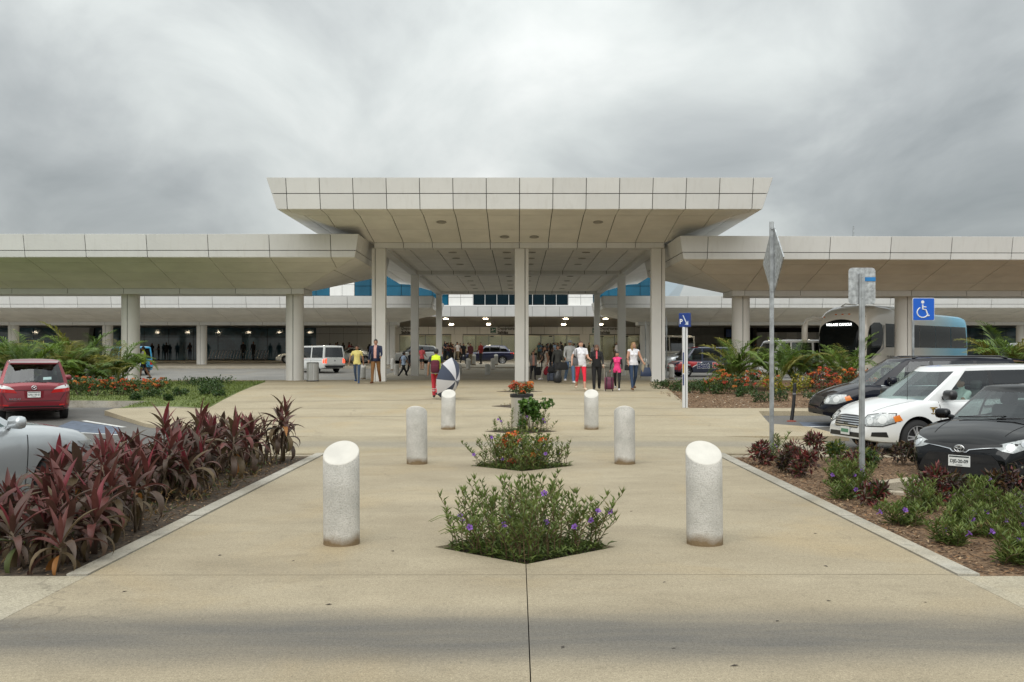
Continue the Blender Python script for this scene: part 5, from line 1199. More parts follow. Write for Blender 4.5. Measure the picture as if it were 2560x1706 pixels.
# ---------------- coach
def make_coach():
    root = empty('coach', (20.30, 53.35, zbase(50)), math.atan2(-.70, -.714), 'cream coach with light blue tail and VOLARE CANCUI display', 'coach')
    m, n, l, b = node_mat('coach_paint'); b.inputs['Roughness'].default_value = .3; b.inputs['Coat Weight'].default_value = .8
    tc = n.new('ShaderNodeTexCoord'); sp = n.new('ShaderNodeSeparateXYZ'); l.new(tc.outputs['Object'], sp.inputs[0])
    nz = n.new('ShaderNodeTexNoise'); nz.inputs['Scale'].default_value = .5; l.new(tc.outputs['Object'], nz.inputs['Vector'])
    mr = n.new('ShaderNodeMapRange'); mr.inputs['From Min'].default_value = .2; mr.inputs['From Max'].default_value = -4.5; l.new(sp.outputs[0], mr.inputs[0])
    cr = n.new('ShaderNodeValToRGB'); cr.color_ramp.elements[0].color = (.80, .76, .68, 1); cr.color_ramp.elements[1].color = (.04, .50, .78, 1); e = cr.color_ramp.elements.new(.45); e.color = (.45, .70, .78, 1)
    l.new(mr.outputs[0], cr.inputs[0]); l.new(cr.outputs[0], b.inputs['Base Color'])
    L = 13.0; hw = 1.275
    u = np.concatenate([[0, .02, .06, .14, .28], np.linspace(.5, 10.6, 30), np.linspace(10.9, 12.7, 14), [12.8, 12.88, 12.94, 12.98, 13.0]]); X = u-6.5
    top = smooth_interp(X, [(-6.5, 3.25), (-6.3, 3.50), (-5.5, 3.60), (-1, 3.66), (2.2, 3.70), (3.4, 3.86), (4.6, 3.88), (5.4, 3.70), (5.95, 3.38), (6.2, 3.0), (6.38, 2.3), (6.46, 1.7), (6.5, 1.15)])
    bot = smooth_interp(X, [(-6.5, .5), (-6, .34), (0, .32), (5.8, .32), (6.5, .42)])
    df = np.clip((6.5-X)/1.0, 0, 1); dr = np.clip((X+6.5)/.35, 0, 1)
    pl = hw*(.74+.26*(1-(1-df)**2.6))*(.90+.10*(1-(1-dr)**2.4))
    sec = [(0, 0), (.92, 0), (.985, .03), (1.0, .10), (1.0, .45), (.99, .70), (.972, .84), (.945, .92), (.90, .965), (.80, .99), (.62, 1.0)]
    mb = MB(); 
    for i in range(len(X)):
        h = top[i]-bot[i]; row = [(X[i], yy*pl[i], bot[i]+zz*h) for yy, zz in sec] + [(X[i], .3*pl[i], top[i]+.03), (X[i], 0, top[i]+.035)]
        mb.v += row + [(p[0], -p[1], p[2]) for p in reversed(row[1:-1])]
    N = len(mb.v)//len(X)
    for i in range(len(X)-1):
        for k in range(N): a, b2 = i*N+k, i*N+(k+1) % N; mb.f.append((a, a+N, b2+N, b2)); mb.m.append(0)
    mb.f += [tuple(range(N)), tuple(reversed(range((len(X)-1)*N, len(X)*N)))]; mb.m += [0, 0]
    me = mb.mesh('body'); bm = bmesh.new(); bm.from_mesh(me); bmesh.ops.recalc_face_normals(bm, faces=bm.faces[:]); bm.to_mesh(me); bvh = BVHTree.FromBMesh(bm); bm.free()
    me.polygons.foreach_set('use_smooth', [True]*len(me.polygons)); me.set_sharp_from_angle(angle=R(35)); mesh_obj('body', me, m, root)
    GB = mat('coach_glass', (.012, .015, .016), .05, spec=.3); GW = mat('coach_windscreen', (.006, .008, .008), .08, spec=.12)
    def dec(nm, face, poly, mm, off=.012, cell=.25, both=False):
        for f_, p_ in [(face, poly)] + ([('right', poly)] if both else []): mesh_obj(nm, decal_mesh(bvh, p_, f_, off, cell, nm), mm, root)
    arc = [(1.0*math.cos(a)*1.05, 2.62+.55*math.sin(a)) for a in np.linspace(R(15), R(165), 13)]
    dec('windshield', 'front', [(-1.02, 1.22), (-.6, 1.12), (.6, 1.12), (1.02, 1.22), (1.10, 2.2)] + arc + [(-1.10, 2.2)], GW, .012, .1)
    dec('side_window', 'left', [(5.95, 1.30), (5.85, 1.18), (5.55, 1.25), (4.55, 1.72), (4.32, 2.0), (4.25, 2.5), (4.30, 2.90), (4.6, 3.02), (5.2, 3.0), (5.62, 2.82), (5.85, 2.4)], GB, both=True)
    for x0, x1 in ((3.95, 2.05), (2.0, .05), (0, -1.95), (-2.0, -3.95), (-4.0, -6.2)):
        dec('side_window', 'left', [(x1, 1.80), (x0, 1.80), (x0, 2.98), (x1 + (.15 if x1 < -6 else 0), 2.98)], GB, both=True)
    dec('swoosh', 'left', [(5.62, 1.10), (4.2, 1.72), (4.08, 2.9), (4.20, 2.9), (4.32, 1.80), (5.7, 1.16)], mat('coach_grey', (.33, .33, .32), .4), .016, both=True)
    dec('emblem', 'left', ellipse(1.7, 1.25, .42, .40), mat('coach_orange', (.55, .24, .05), .4), both=True); dec('emblem', 'left', ellipse(1.25, 1.30, .42, .40), mat('coach_blue', (.06, .25, .45), .4), .016, both=True); dec('emblem', 'left', ellipse(1.3, 1.2, .24, .22), m, .02, both=True)
    dec('seam', 'left', thin(-6.2, .98, 5.6, .98, .02), M_DARK, .008, both=True)
    a = text_mesh('TURISMO', .26, .003, .004); mesh_obj('lettering', a, mat('coach_letter', (.3, .3, .29), .5), root, (3.3, 1.292, 1.28), (R(90), 0, R(180)))
    hz = bvh.ray_cast(Vector((9, 0, 2.93)), Vector((-1, 0, 0)), 9)[0].x
    mesh_obj('display_lettering', text_mesh('VOLARE CANCUI', .165, .004, .006, space=1.05), mat('display_led', (1,1,1), .5, emit=(.95, 1, .97), estr=1.8), root, (hz+.10, 0, 2.90), (R(90-14), 0, R(90)))
    for y in (-.95, -.35, 0, .35, .95):
        h = bvh.ray_cast(Vector((9, y, 3.42 if abs(y) < .9 else 3.3)), Vector((-1, 0, 0)), 9)[0]
        if h: mk = MB(); mk.ell((h.x+.01, h.y, h.z), (.05, .07, .03), 8, 5); mk.build('marker_lamp', M_LAMPAMBER, root, smooth=True)
    for s in (1, -1):
        t = MB(); t.tube([(5.95, s*1.02, 3.18), (6.35, s*1.32, 3.25), (6.68, s*1.52, 3.12), (6.80, s*1.58, 2.8), (6.80, s*1.58, 2.2), (6.78, s*1.56, 2.02)], [.08, .09, .10, .15, .16, .06], 10); t.build('mirror_arm', m, root, smooth=True)
        h = MB(); h.rbox((6.44, s*.82, .85), (.12, .42, .24), .05); h.build('headlight', M_LAMPCLEAR, root, smooth=40)
    rk = MB(); rk.tube([(4.9, -.6, 3.86), (4.6, -.55, 4.0), (3.6, -.5, 3.99)], .03, 6); rk.tube([(4.9, .6, 3.86), (4.6, .55, 4.0), (3.6, .5, 3.99)], .03, 6); rk.rbox((2.6, 0, 3.80), (2.2, 1.6, .22), .1); rk.build('roof_pod', m, root, smooth=40)
    tm, rm = wheel_meshes(.5, .3, 'steel', 8)
    for xa in (3.9, -3.2, -4.5):
        for s in (1, -1):
            dec('wheel_arch', 'left' if s > 0 else 'right', [(xa+.6*math.cos(a), .5+.6*math.sin(a)) for a in np.linspace(R(-12), R(192), 18)], M_UNDER, .01)
            e = empty('wheel', (xa, s*(hw-.13), .5), 0 if s > 0 else math.pi, parent=root); inst('tyre', tm, e); inst('rim', rm, e)
make_coach()

# ============================================================ STREET FURNITURE
def bollard_mat():
    m, n, l, b = node_mat('bollard_rough'); tc = n.new('ShaderNodeTexCoord'); pos = n.new('ShaderNodeNewGeometry').outputs['Position']
    def noise(s, d, src): t = n.new('ShaderNodeTexNoise'); t.inputs['Scale'].default_value = s; t.inputs['Detail'].default_value = d; l.new(src, t.inputs['Vector']); return t.outputs[0]
    r = n.new('ShaderNodeValToRGB'); r.color_ramp.elements[0].position = .3; r.color_ramp.elements[0].color = (.45, .44, .405, 1); r.color_ramp.elements[1].position = .7; r.color_ramp.elements[1].color = (.62, .60, .56, 1)
    l.new(noise(4, 6, pos), r.inputs[0])
    f = noise(85, 4, pos); r2 = n.new('ShaderNodeValToRGB'); r2.color_ramp.elements[0].position = .36; r2.color_ramp.elements[0].color = (.55, .54, .52, 1); r2.color_ramp.elements[1].position = .56; r2.color_ramp.elements[1].color = (1.1, 1.1, 1.1, 1); l.new(f, r2.inputs[0])
    mx = n.new('ShaderNodeMix'); mx.data_type = 'RGBA'; mx.blend_type = 'MULTIPLY'; mx.inputs['Factor'].default_value = .42; l.new(r.outputs[0], mx.inputs['A']); l.new(r2.outputs[0], mx.inputs['B'])
    # splash-back dirt at the foot
    sp = n.new('ShaderNodeSeparateXYZ'); l.new(tc.outputs['Object'], sp.inputs[0]); ad = n.new('ShaderNodeMath'); ad.operation = 'ADD'; l.new(sp.outputs[2], ad.inputs[0])
    ns = n.new('ShaderNodeMath'); ns.operation = 'MULTIPLY'; l.new(noise(6, 4, pos), ns.inputs[0]); ns.inputs[1].default_value = -.14; l.new(ns.outputs[0], ad.inputs[1])
    mr = n.new('ShaderNodeMapRange'); mr.inputs['From Min'].default_value = .05; mr.inputs['From Max'].default_value = -.04; l.new(ad.outputs[0], mr.inputs[0])
    m2 = n.new('ShaderNodeMix'); m2.data_type = 'RGBA'; l.new(mr.outputs[0], m2.inputs['Factor']); l.new(mx.outputs['Result'], m2.inputs['A']); m2.inputs['B'].default_value = (.20, .14, .075, 1)
    l.new(m2.outputs['Result'], b.inputs['Base Color']); b.inputs['Roughness'].default_value = .9
    bp = n.new('ShaderNodeBump'); bp.inputs['Strength'].default_value = .8; bp.inputs['Distance'].default_value = .012; l.new(f, bp.inputs['Height']); l.new(bp.outputs[0], b.inputs['Normal'])
    return m
M_BOLLARD = bollard_mat()
def bollard_mesh(r, h0, h1, n=40):
    """concrete post whose top is cut on a slant, low lip at -y"""
    mb = MB(); N = n
    zt = lambda a: (h0+h1)/2 + (h1-h0)/2*math.sin(a)
    rings = [(r*1.0, lambda a: -.05), (r, lambda a: .02), (r, lambda a: zt(a)*.33), (r, lambda a: zt(a)*.66), (r, lambda a: zt(a)-.012), (r-.006, lambda a: zt(a)-.002), (r-.014, lambda a: zt(a)+.001)]
    for rr, zf_ in rings:
        for k in range(N): a = 2*math.pi*k/N; mb.v.append((rr*math.cos(a), rr*math.sin(a), zf_(a)))
    for j in range(len(rings)-1):
        for k in range(N): mb.f.append((j*N+k, j*N+(k+1) % N, (j+1)*N+(k+1) % N, (j+1)*N+k)); mb.m.append(0 if j < len(rings)-3 else 1)
    mb.f.append(tuple(range((len(rings)-1)*N, len(rings)*N))); mb.m.append(1)
    me = mb.mesh('bollard', 40); me.materials.append(M_BOLLARD); me.materials.append(M_BOLLTOP); return me
bmesh_near = bollard_mesh(.168, .76, .945); bmesh_far = bollard_mesh(.165, .74, .92, 24)
for x, y, rz, side, row in ((-1.64, 9.28, 0, 'left', 'nearest'), (1.745, 9.28, 0, 'right', 'nearest'), (-1.63, 16.15, 180, 'left', 'middle'), (1.74, 16.15, 180, 'right', 'middle'), (-1.645, 23.6, 0, 'left', 'farther'), (1.75, 23.6, 0, 'right', 'farther')):
    words = {'nearest': 'large rough concrete bollard with white slanted top, %s of the nearest flower diamond', 'middle': 'concrete bollard with rounded-looking top, %s of the orange flower diamond', 'farther': 'concrete bollard with white slanted top, %s of the grey flower tub'}[row] % side
    o = inst('bollard', bmesh_near, None, (x, y, max(zc(x, y) if 17.9 < y < 21.9 else gz(x, y) if y > 21.9 else 0, -.02)), (R(rnd.uniform(-.7, .7)), R(rnd.uniform(-.7, .7)), R(rz+rnd.uniform(-6, 6)))); tag(o, words, 'bollard', 'concrete bollards along the walkway')
for x, y in ((-9.7, 62.5), (-7.65, 62.8), (-5.7, 63), (-3.7, 63), (-1.9, 63), (7.8, 63), (9.75, 63), (-9.6, 76.5), (-3.8, 76.5), (-1.9, 76.5), (9.8, 76.5), (-3.65, 83), (-1.8, 83)):
    lab = {62.5: 'small pale bollard behind the boy in the yellow shirt', 62.8: 'small pale bollard left of the walker in black trousers'}.get(y)
    if lab is None: lab = 'short pale bollard by the crossing in front of the terminal doors' if x < 5 else ('short pale bollard by the nose of the BestDay tour van' if y < 70 and x > 9 else 'short pale bollard between the right canopy columns')
    zb_ = zbase(y)+(.02 if abs(x) < 8.5 else 0)+(.12 if y > 80 else 0)
    tag(inst('bollard', bmesh_far, None, (x, y, zb_), (0, 0, R(rnd.choice((0, 180))))), lab, 'bollard', 'short bollards at the terminal crossing')
# flower tub behind the third diamond
tub = empty('flower_tub', (.10, 24.35, g(24.35)), label='grey metal tub with black rim and orange flowers on the centre line', cat='tub')
MB().lathe([(.25, -.02), (.255, .02), (.258, .70), (.262, .72)], 36).build('drum', M_ALU, tub, smooth=40)
MB().lathe([(.262, .70), (.285, .705), (.287, .775), (.27, .79), (.235, .785), (.23, .70)], 36, cap=False).build('rim', M_BLACK, tub, smooth=40)
MB().lathe([(.235, .74), (.001, .76)], 24, cap=False).build('soil', M_SOILDARK, tub)
# ribbed litter bin
lb = empty('litter_bin', (-9.62, 46.75, g(46.75)), label='round ribbed steel litter bin beside the large round column', cat='bin')
b = MB(); N = 48
for z in (0, .85):
    for k in range(N): a = 2*math.pi*k/N; rr = .27+.012*(k % 2); b.v.append((rr*math.cos(a), rr*math.sin(a), z))
for k in range(N): b.f.append((k, (k+1) % N, N+(k+1) % N, N+k)); b.m.append(0)
b.build('drum', M_ALU, lb); MB().lathe([(.28, .84), (.285, .87), (.25, .90), (.18, .90), (.17, .84)], 28, cap=False).build('lid', M_GALV, lb, smooth=40); MB().lathe([(.29, -.01), (.29, .04), (.27, .05)], 28).build('base', M_BLACK, lb)

# signs
def rrect(w, h, r, n=5):
    pts = []
    for qx, qy, a0 in ((1,1,0), (-1,1,90), (-1,-1,180), (1,-1,270)):
        for k in range(n+1): a = R(a0+90*k/n); pts.append((qx*(w/2-r)+r*math.cos(a), qy*(h/2-r)+r*math.sin(a)))
    return pts
def plate_slab(mb, pts, y, th, cz=0, cx=0, mi=0): mb.slab([(cx+x, y, cz+z) for x, z in pts], (0, -1, 0), th, mi)
def square_post(mb, h, s=.06): mb.box((0, 0, h/2), (s, s*.55, h)); mb.box((0, -.02, h/2), (s*.45, s*.3, h))
M_SIGNBACK = mat('sign_back_steel', (.45, .47, .48), .45, metal=.6, var=.35, vscale=18)
ds = empty('road_sign', (4.30, 16.85, 0), label='tall steel post with a diamond sign turned edge-on', cat='sign', group='signs on steel posts')
m_ = MB(); square_post(m_, 4.02, .068); m_.build('post', M_GALV, ds)
dz_ = .635; pts = [(0, -dz_), (dz_, 0), (0, dz_), (-dz_, 0)]; dm = MB(); P2 = []
for i in range(4):
    a, c, b2 = Vector(pts[i-1]), Vector(pts[i]), Vector(pts[(i+1) % 4]); P2 += [tuple(c+(a-c)*.05), tuple(c), tuple(c+(b2-c)*.05)]
plate_slab(dm, P2, 0, .02); dm.slab([(x*1.0, .021, z) for x, z in P2], (0, 1, 0), .001)
dp = dm.build('sign_plate', M_SIGNBACK, ds, loc=(.03, .055, 3.37), rot=(0, 0, R(-89)))
bo = MB(); bo.box((0, .0, 3.9), (.03, .11, .03)); bo.box((0, .0, 2.85), (.03, .11, .03)); bo.build('bracket', M_GALV, ds)
ps = empty('road_sign', (4.53, 13.1, 0), label='short steel post with the bare back of a rounded plate and blue tape', cat='sign', group='signs on steel posts')
m_ = MB(); square_post(m_, 2.83, .068); m_.build('post', M_GALV, ps)
dm = MB(); plate_slab(dm, rrect(.356, .485, .05), 0, .004); dm.build('sign_plate', M_SIGNBACK, ps, loc=(.012, .03, 2.67))
MB().box((.105, .024, 2.76), (.168, .003, .052)).build('blue_tape', mat('blue_tape', (.02, .20, .50), .4), ps)
bo = MB(); [bo.lathe([(.008, -.03), (.008, -.022), (.001, -.02)], 8, (x_, 0, z_), 0, 'y') for x_, z_ in ((-.12, 2.64), (.13, 2.64))]; [bo.box((0, -.03, z_), (.016, .01, .016)) for z_ in (2.5, 2.78)]; bo.build('bolt', M_CHROME, ps)
ws = empty('parking_sign', (11.4, 28.0, g(28)-.12), label='blue and white wheelchair parking sign in front of a round column', cat='sign')
zs_ = 3.06-ws.location.z; MB().box((-.28, 0, (zs_+.25)/2), (.055, .05, zs_+.25)).build('post', M_GALV, ws)
dm = MB(); plate_slab(dm, rrect(.615, .635, .03), 0, .01); dm.build('white_border', M_WHITE, ws, loc=(0, -.04, zs_))
dm = MB(); plate_slab(dm, rrect(.59, .61, .025), -.012, .003); M_SBLUE = mat('sign_bright_blue', (.008, .11, .55), .4); dm.build('blue_face', M_SBLUE, ws, loc=(0, -.04, zs_))
wc = MB(); wc.lathe([(.045, -.006), (.001, -.006)], 16, (-.03, -.012, .20), 0, 'y', False)
wc.tube([(-.03, -.016, .13), (-.03, -.016, .0), (.06, -.016, -.02), (.12, -.016, -.19), (.16, -.016, -.175)], .022, 6); wc.tube([(-.02, -.016, .06), (.07, -.016, .06)], .015, 6)
wc.tube([(-.03+.155*math.cos(a), -.016, -.09+.145*math.sin(a)) for a in np.linspace(R(118), R(345), 18)], .017, 6); wc.build('wheelchair_symbol', M_WHITE, ws, loc=(0, -.04, zs_))
ts = empty('wayfinding_totem', (4.90, 29.15, g(29)), label='slim white totem with a blue direction panel beside the planting', cat='sign')
t = MB(); t.rbox((-.035, 0, 1.18), (.085, .10, 2.36), .01, n=2); t.rbox((.048, 0, 1.18), (.055, .10, 2.36), .01, n=2); t.build('post', mat('totem_white', (.70, .71, .72), .35, metal=.3), ts)
MB().box((.012, -.0, 1.18), (.018, .08, 2.34)).build('slot', M_DARK, ts)
for z0, z1, mm in ((1.28, 1.62, 'n'), (1.02, 1.28, 'o'), (.66, .98, 'n')): MB().box((-.055, -.052, (z0+z1)/2), (.035, .012, z1-z0)).build('sticker', mat('totem_navy', (.03, .05, .16), .4) if mm == 'n' else mat('totem_ochre', (.45, .26, .03), .5), ts)
pn = empty('direction_panel', (0, -.0, 2.57), R(-42), parent=ts); MB().rbox((0, 0, 0), (.36, .10, .41), .012, n=2).build('panel', mat('totem_blue', (.015, .045, .22), .35), pn)
ar = MB(); ar.slab([(-.05, -.053, .14), (-.02, -.053, .14), (.10, -.053, -.08), (.14, -.053, -.02), (.15, -.053, -.15), (.02, -.053, -.13), (.07, -.053, -.10)], (0,-1,0), .002); ar.build('arrow', mat('totem_arrow', (.55, .6, .68), .4), pn)
mesh_obj('lettering', text_mesh('P', .2, .002, .004), M_WHITE, pn, (-.10, -.054, -.05), (R(90), 0, 0))
fp = empty('flexible_post', (7.25, 26.35, zbase(26.3)+.0), label='leaning black flexible post on a red foot by the kerb', cat='post')
t = MB(); t.tube([(0, 0, .02), (.06, .02, .45), (.10, .03, 1.0)], [.05, .045, .045], 12); t.lathe([(.045, 0), (.03, .02)], 12, (.10, .03, 1.0)); t.build('tube', M_BLACK, fp, smooth=40); MB().lathe([(.13, 0), (.12, .025), (.05, .04)], 16).build('foot', mat('red_rubber', (.22, .05, .03), .7), fp)
MB().lathe([(.047, .10), (.048, .14)], 12, (.08, .025, .62), cap=False).build('band', mat('grey_band', (.2, .2, .21), .4), fp)
for x, y, lb_, ang in ((9.7, 75.5, 'round sign seen edge-on on a thin pole between right columns', 86), (8.75, 58.5, 'diamond sign seen edge-on beside the right canopy column', 78)):
    e = empty('road_sign', (x, y, zbase(y)), label=lb_, cat='sign', group='signs on steel posts'); MB().tube([(0,0,0), (0,0,3.6)], .03, 8).build('post', M_GALV, e)
    dm = MB(); plate_slab(dm, [(.75*math.cos(a), .75*math.sin(a)) for a in np.linspace(0, 2*math.pi, 25)[:-1]] if 'round' in lb_ else [(0, -.8), (.8, 0), (0, .8), (-.8, 0)], 0, .02); dm.build('sign_plate', M_SIGNBACK, e, loc=(0, -.05, 3.0), rot=(0, 0, R(ang)))
# luggage trolleys nested in a row
tr = MB()
tr.tube([(-.25, -.1, .12), (-.25, -.02, .5), (-.24, .14, .98), (-.20, .17, 1.02), (.20, .17, 1.02), (.24, .14, .98), (.25, -.02, .5), (.25, -.1, .12)], .018, 6); tr.tube([(-.25, .1, .14), (-.2, -.75, .12), (.2, -.75, .12), (.25, .1, .14)], .018, 6)
for x in (-.12, 0, .12): tr.tube([(x, .08, .15), (x, -.74, .13)], .012, 5)
tr.tube([(-.24, .02, .55), (.24, .02, .55)], .014, 5)
tme = tr.mesh('frame', True); tme.materials.append(mat('trolley_steel', (.80, .80, .80), .35, metal=.25))
wmesh = MB().lathe([(.06, -.02), (.06, .02)], 10, axis='x').mesh('wheel'); wmesh.materials.append(M_BLACK)
for k in range(20):
    e = empty('luggage_trolley', (-31.6+.31*k, 102.2-.05*(k % 2), FLOOR), R(-78), 'steel luggage trolley nested in the row against the dark glass', 'trolley', 'nested luggage trolleys')
    inst('frame', tme, e)
    for x, y in ((-.24, .05), (.24, .05), (0, -.7)): inst('wheel', wmesh, e, (x, y, .06))
# ============================================================ PEOPLE
def fabric(name, col, rough=.85): return mat('cloth_'+name, col, rough, var=.16, vscale=7, coords='Object', bump=.35, bscale=9)
SK = [mat('skin_%d' % i, c, .55, var=.06, vscale=8) for i, c in enumerate(((.42, .22, .14), (.30, .155, .095), (.50, .28, .19)))]
HAIR = {k: mat('hair_'+k, c, .5, var=.3, vscale=25) for k, c in dict(black=(.012, .010, .009), brown=(.055, .028, .014), auburn=(.11, .045, .02), blond=(.30, .18, .075), grey=(.3, .3, .3)).items()}
def capsule(mb, p0, p1, r0, r1, n=10, m=3, ey=1.0):
    p0, p1 = Vector(p0), Vector(p1); d = (p1-p0); L = d.length
    if L < 1e-5: mb.ell(p0, (r0, r0, r0), n, 8); return
    pts, rads = [], []
    for k in range(m+1): a = math.pi/2*(1-k/m); pts.append(p0-d.normalized()*r0*math.sin(a)); rads.append(max(.002, r0*math.cos(a)))
    for k in range(m+1): a = math.pi/2*k/m; pts.append(p1+d.normalized()*r1*math.sin(a)); rads.append(max(.002, r1*math.cos(a)))
    mb.tube(pts, rads, n, ell=ey)
def seg_dist(P, a, b):
    a, b = np.array(a), np.array(b); d = b-a; t = np.clip(((P-a)@d)/max(d@d, 1e-9), 0, 1); return np.linalg.norm(P-(a+t[:, None]*d), axis=1), t
def body_mesh(h=1.7, pose=None, fem=False, stout=1.0, voxel=.012, wide=0.0, fingers=True):
    """one continuous body; returns mesh, joints and the skeleton segments used to dress it. Faces -y."""
    p = dict(lt=18, lk=5, rt=-14, rk=22, la=(-12, 8, 18), ra=(14, 8, 18), lean=0, head=0, sit=False); p.update(pose or {})
    k = h/1.7; J = {}; hipw = .092 if not fem else .098
    for s, nm, th, kn in ((1, 'l', p['lt'], p['lk']), (-1, 'r', p['rt'], p['rk'])):
        hip = Vector((s*hipw, 0, .90)); a = R(th); knee = hip+.43*Vector((s*.02, -math.sin(a), -math.cos(a))); b = R(th-kn)
        ank = knee+.42*Vector((-s*.015, -math.sin(b), -math.cos(b))); J[nm+'hip'], J[nm+'knee'], J[nm+'ank'] = hip, knee, ank
        c = R((th-kn)*.55); toe = ank+Vector((s*.02, -.165*math.cos(c), -.045+.165*math.sin(-c)*-1*.0 + (-.02 if th > 0 else .0))); heel = ank+Vector((0, .05, -.045)); J[nm+'toe'], J[nm+'heel'] = toe, heel
    low = min(J['lank'].z, J['rank'].z, J['ltoe'].z+.02, J['rtoe'].z+.02); dz = .085-low if not p['sit'] else 0
    tilt = Matrix.Rotation(R(p['lean']), 3, 'X')
    def up(v): v = Vector(v); return Vector((0, 0, .92))+tilt@(v-Vector((0, 0, .92)))
    shw = .185 if not fem else .165; shw *= (1+(stout-1)*.35)
    for s, nm, (fa, oa, el) in ((1, 'l', p['la']), (-1, 'r', p['ra'])):
        sh = up((s*shw, .0, 1.395)); a, o = R(fa), R(oa)
        e = sh+.285*Vector((s*math.sin(o), -math.sin(a)*math.cos(o), -math.cos(a)*math.cos(o))); a2 = R(fa+el); o2 = R(oa*p.get('in_'+nm, .3))
        w = e+.245*Vector((s*math.sin(o2), -math.sin(a2)*math.cos(o2), -math.cos(a2)*math.cos(o2))); J[nm+'sh'], J[nm+'elb'], J[nm+'wri'] = sh, e, w
        J[nm+'hand'] = w+.085*(w-e).normalized()
    mb = MB(); seg = []
    def cap(tagname, a, b, r0, r1, n=10): capsule(mb, a, b, r0, r1, n); seg.append((tagname, Vector(a), Vector(b), r0, r1))
    st = stout
    rings = [(.84, .135, .10), (.90, .158, .112), (.97, .168 if fem else .158, .118), (1.07, .132 if fem else .142, .102), (1.17, .142, .106), (1.27, .158, .114), (1.36, .158, .10), (1.41, .125, .085), (1.45, .07, .062)]
    vs = []; n = 18
    for z, rx, ry in rings:
        f = 1+(st-1)*(1.0 if z < 1.3 else .5)
        for i in range(n): a = 2*math.pi*i/n; vs.append(up((rx*f*math.cos(a), ry*f*math.sin(a)-(.012*(st-1)*10 if 1.0 < z < 1.25 else 0), z)))
    fs = [(j*n+i, j*n+(i+1) % n, (j+1)*n+(i+1) % n, (j+1)*n+i) for j in range(len(rings)-1) for i in range(n)] + [tuple(reversed(range(n))), tuple(range((len(rings)-1)*n, len(rings)*n))]
    mb.add(vs, fs); seg.append(('torso', up((0, 0, .93)), up((0, 0, 1.36)), .13*st, .14*st))
    if fem:
        for s in (1, -1): b_ = up((s*.068, -.085*st, 1.255)); mb.ell(b_, (.062, .055, .062), 10, 8)
    cap('neck', up((0, .01, 1.42)), up((0, -.005, 1.52)), .055, .05)
    for s, nm in ((1, 'l'), (-1, 'r')):
        capsule(mb, up((s*.05, .005, 1.425)), J[nm+'sh']+Vector((0, 0, .0)), .058, .052); capsule(mb, up((s*.08, 0, 1.30)), J[nm+'sh'].lerp(J[nm+'elb'], .12), .09, .056); seg.append(('torso', up((s*.04, 0, 1.40)), J[nm+'sh'].lerp(up((0, 0, 1.4)), .25), .06, .05))
    hc = up((0, -.018, 1.592)); hr = Matrix.Rotation(R(p['head']), 3, 'Z'); J['head'] = hc; J['hrot'] = hr
    def hp(v): return hc+hr@Vector(v)
    mb.ell(hc, (.074, .094, .108), 14, 10, rot=hr); mb.ell(hp((0, -.035, -.052)), (.055, .058, .058), 12, 8, rot=hr); capsule(mb, hp((0, -.090, .008)), hp((0, -.106, -.020)), .010, .014, 8)
    for s in (1, -1): mb.ell(hp((s*.076, .008, -.005)), (.011, .022, .032), 8, 6, rot=hr)
    seg.append(('head', hp((0, 0, .03)), hp((0, -.02, -.05)), .085, .065))
    lw = 1+wide
    for nm in 'lr':
        cap('thigh_'+nm, J[nm+'hip']+Vector((0, 0, .0)), J[nm+'knee'], .088*(1+(st-1)*.8)*(1.05 if fem else 1), .062*lw); cap('shin_'+nm, J[nm+'knee'], J[nm+'ank'], .060*lw, .044*(1+wide*1.6)); 
        calf = J[nm+'knee'].lerp(J[nm+'ank'], .28)+Vector((0, .015, 0)); mb.ell(calf, (.05, .052, .10), 10, 8)
        cap('foot_'+nm, J[nm+'heel'], J[nm+'toe'], .046, .036)
        cap('arm_'+nm, J[nm+'sh'], J[nm+'elb'], .056*(1+(st-1)*.7), .042); cap('fore_'+nm, J[nm+'elb'], J[nm+'wri'], .041, .028)
        w, hd = J[nm+'wri'], J[nm+'hand']; d = (hd-w).normalized(); s = 1 if nm == 'l' else -1; fwd = Vector((0, -1, 0)); fwd = (fwd-d*fwd.dot(d)).normalized(); side = d.cross(fwd)
        cap('hand_'+nm, w+d*.02, w+d*.075, .030, .034, 8)
        if fingers:
            for q, ln in ((-1.5, .060), (-.5, .072), (.5, .076), (1.5, .066)):
                b0 = w+d*.085+fwd*(q*.017); m_ = b0+d*ln*.6-side*s*.008; capsule(mb, b0, m_, .0095, .009, 6, 2); capsule(mb, m_, m_+d*ln*.45-side*s*.022, .009, .008, 6, 2)
            tb = w+d*.035+fwd*.03; capsule(mb, tb, tb+d*.03+fwd*.025, .011, .010, 6, 2); capsule(mb, tb+d*.03+fwd*.025, tb+d*.06+fwd*.03, .010, .008, 6, 2)
            seg.append(('hand_'+nm, w+d*.06, w+d*.15, .03, .02))
    M = Matrix.Scale(k, 4) @ Matrix.Translation((0, 0, dz))
    mb.v = [tuple(M @ Vector(v)) for v in mb.v]
    for key in list(J):
        if key != 'hrot': J[key] = M @ J[key]
    seg = [(t, M@a, M@b, r0*k, r1*k) for t, a, b, r0, r1 in seg]
    me = mb.mesh('body'); o = bpy.data.objects.new('tmp', me); COL.objects.link(o)
    md = o.modifiers.new('r', 'REMESH'); md.mode = 'VOXEL'; md.voxel_size = voxel; md.use_smooth_shade = True
    sm = o.modifiers.new('s', 'SMOOTH'); sm.factor = .5; sm.iterations = 2
    nm_ = eval_mesh(o); bpy.data.objects.remove(o); bpy.data.meshes.remove(me)
    nm_.polygons.foreach_set('use_smooth', [True]*len(nm_.polygons))
    return nm_, J, seg, k
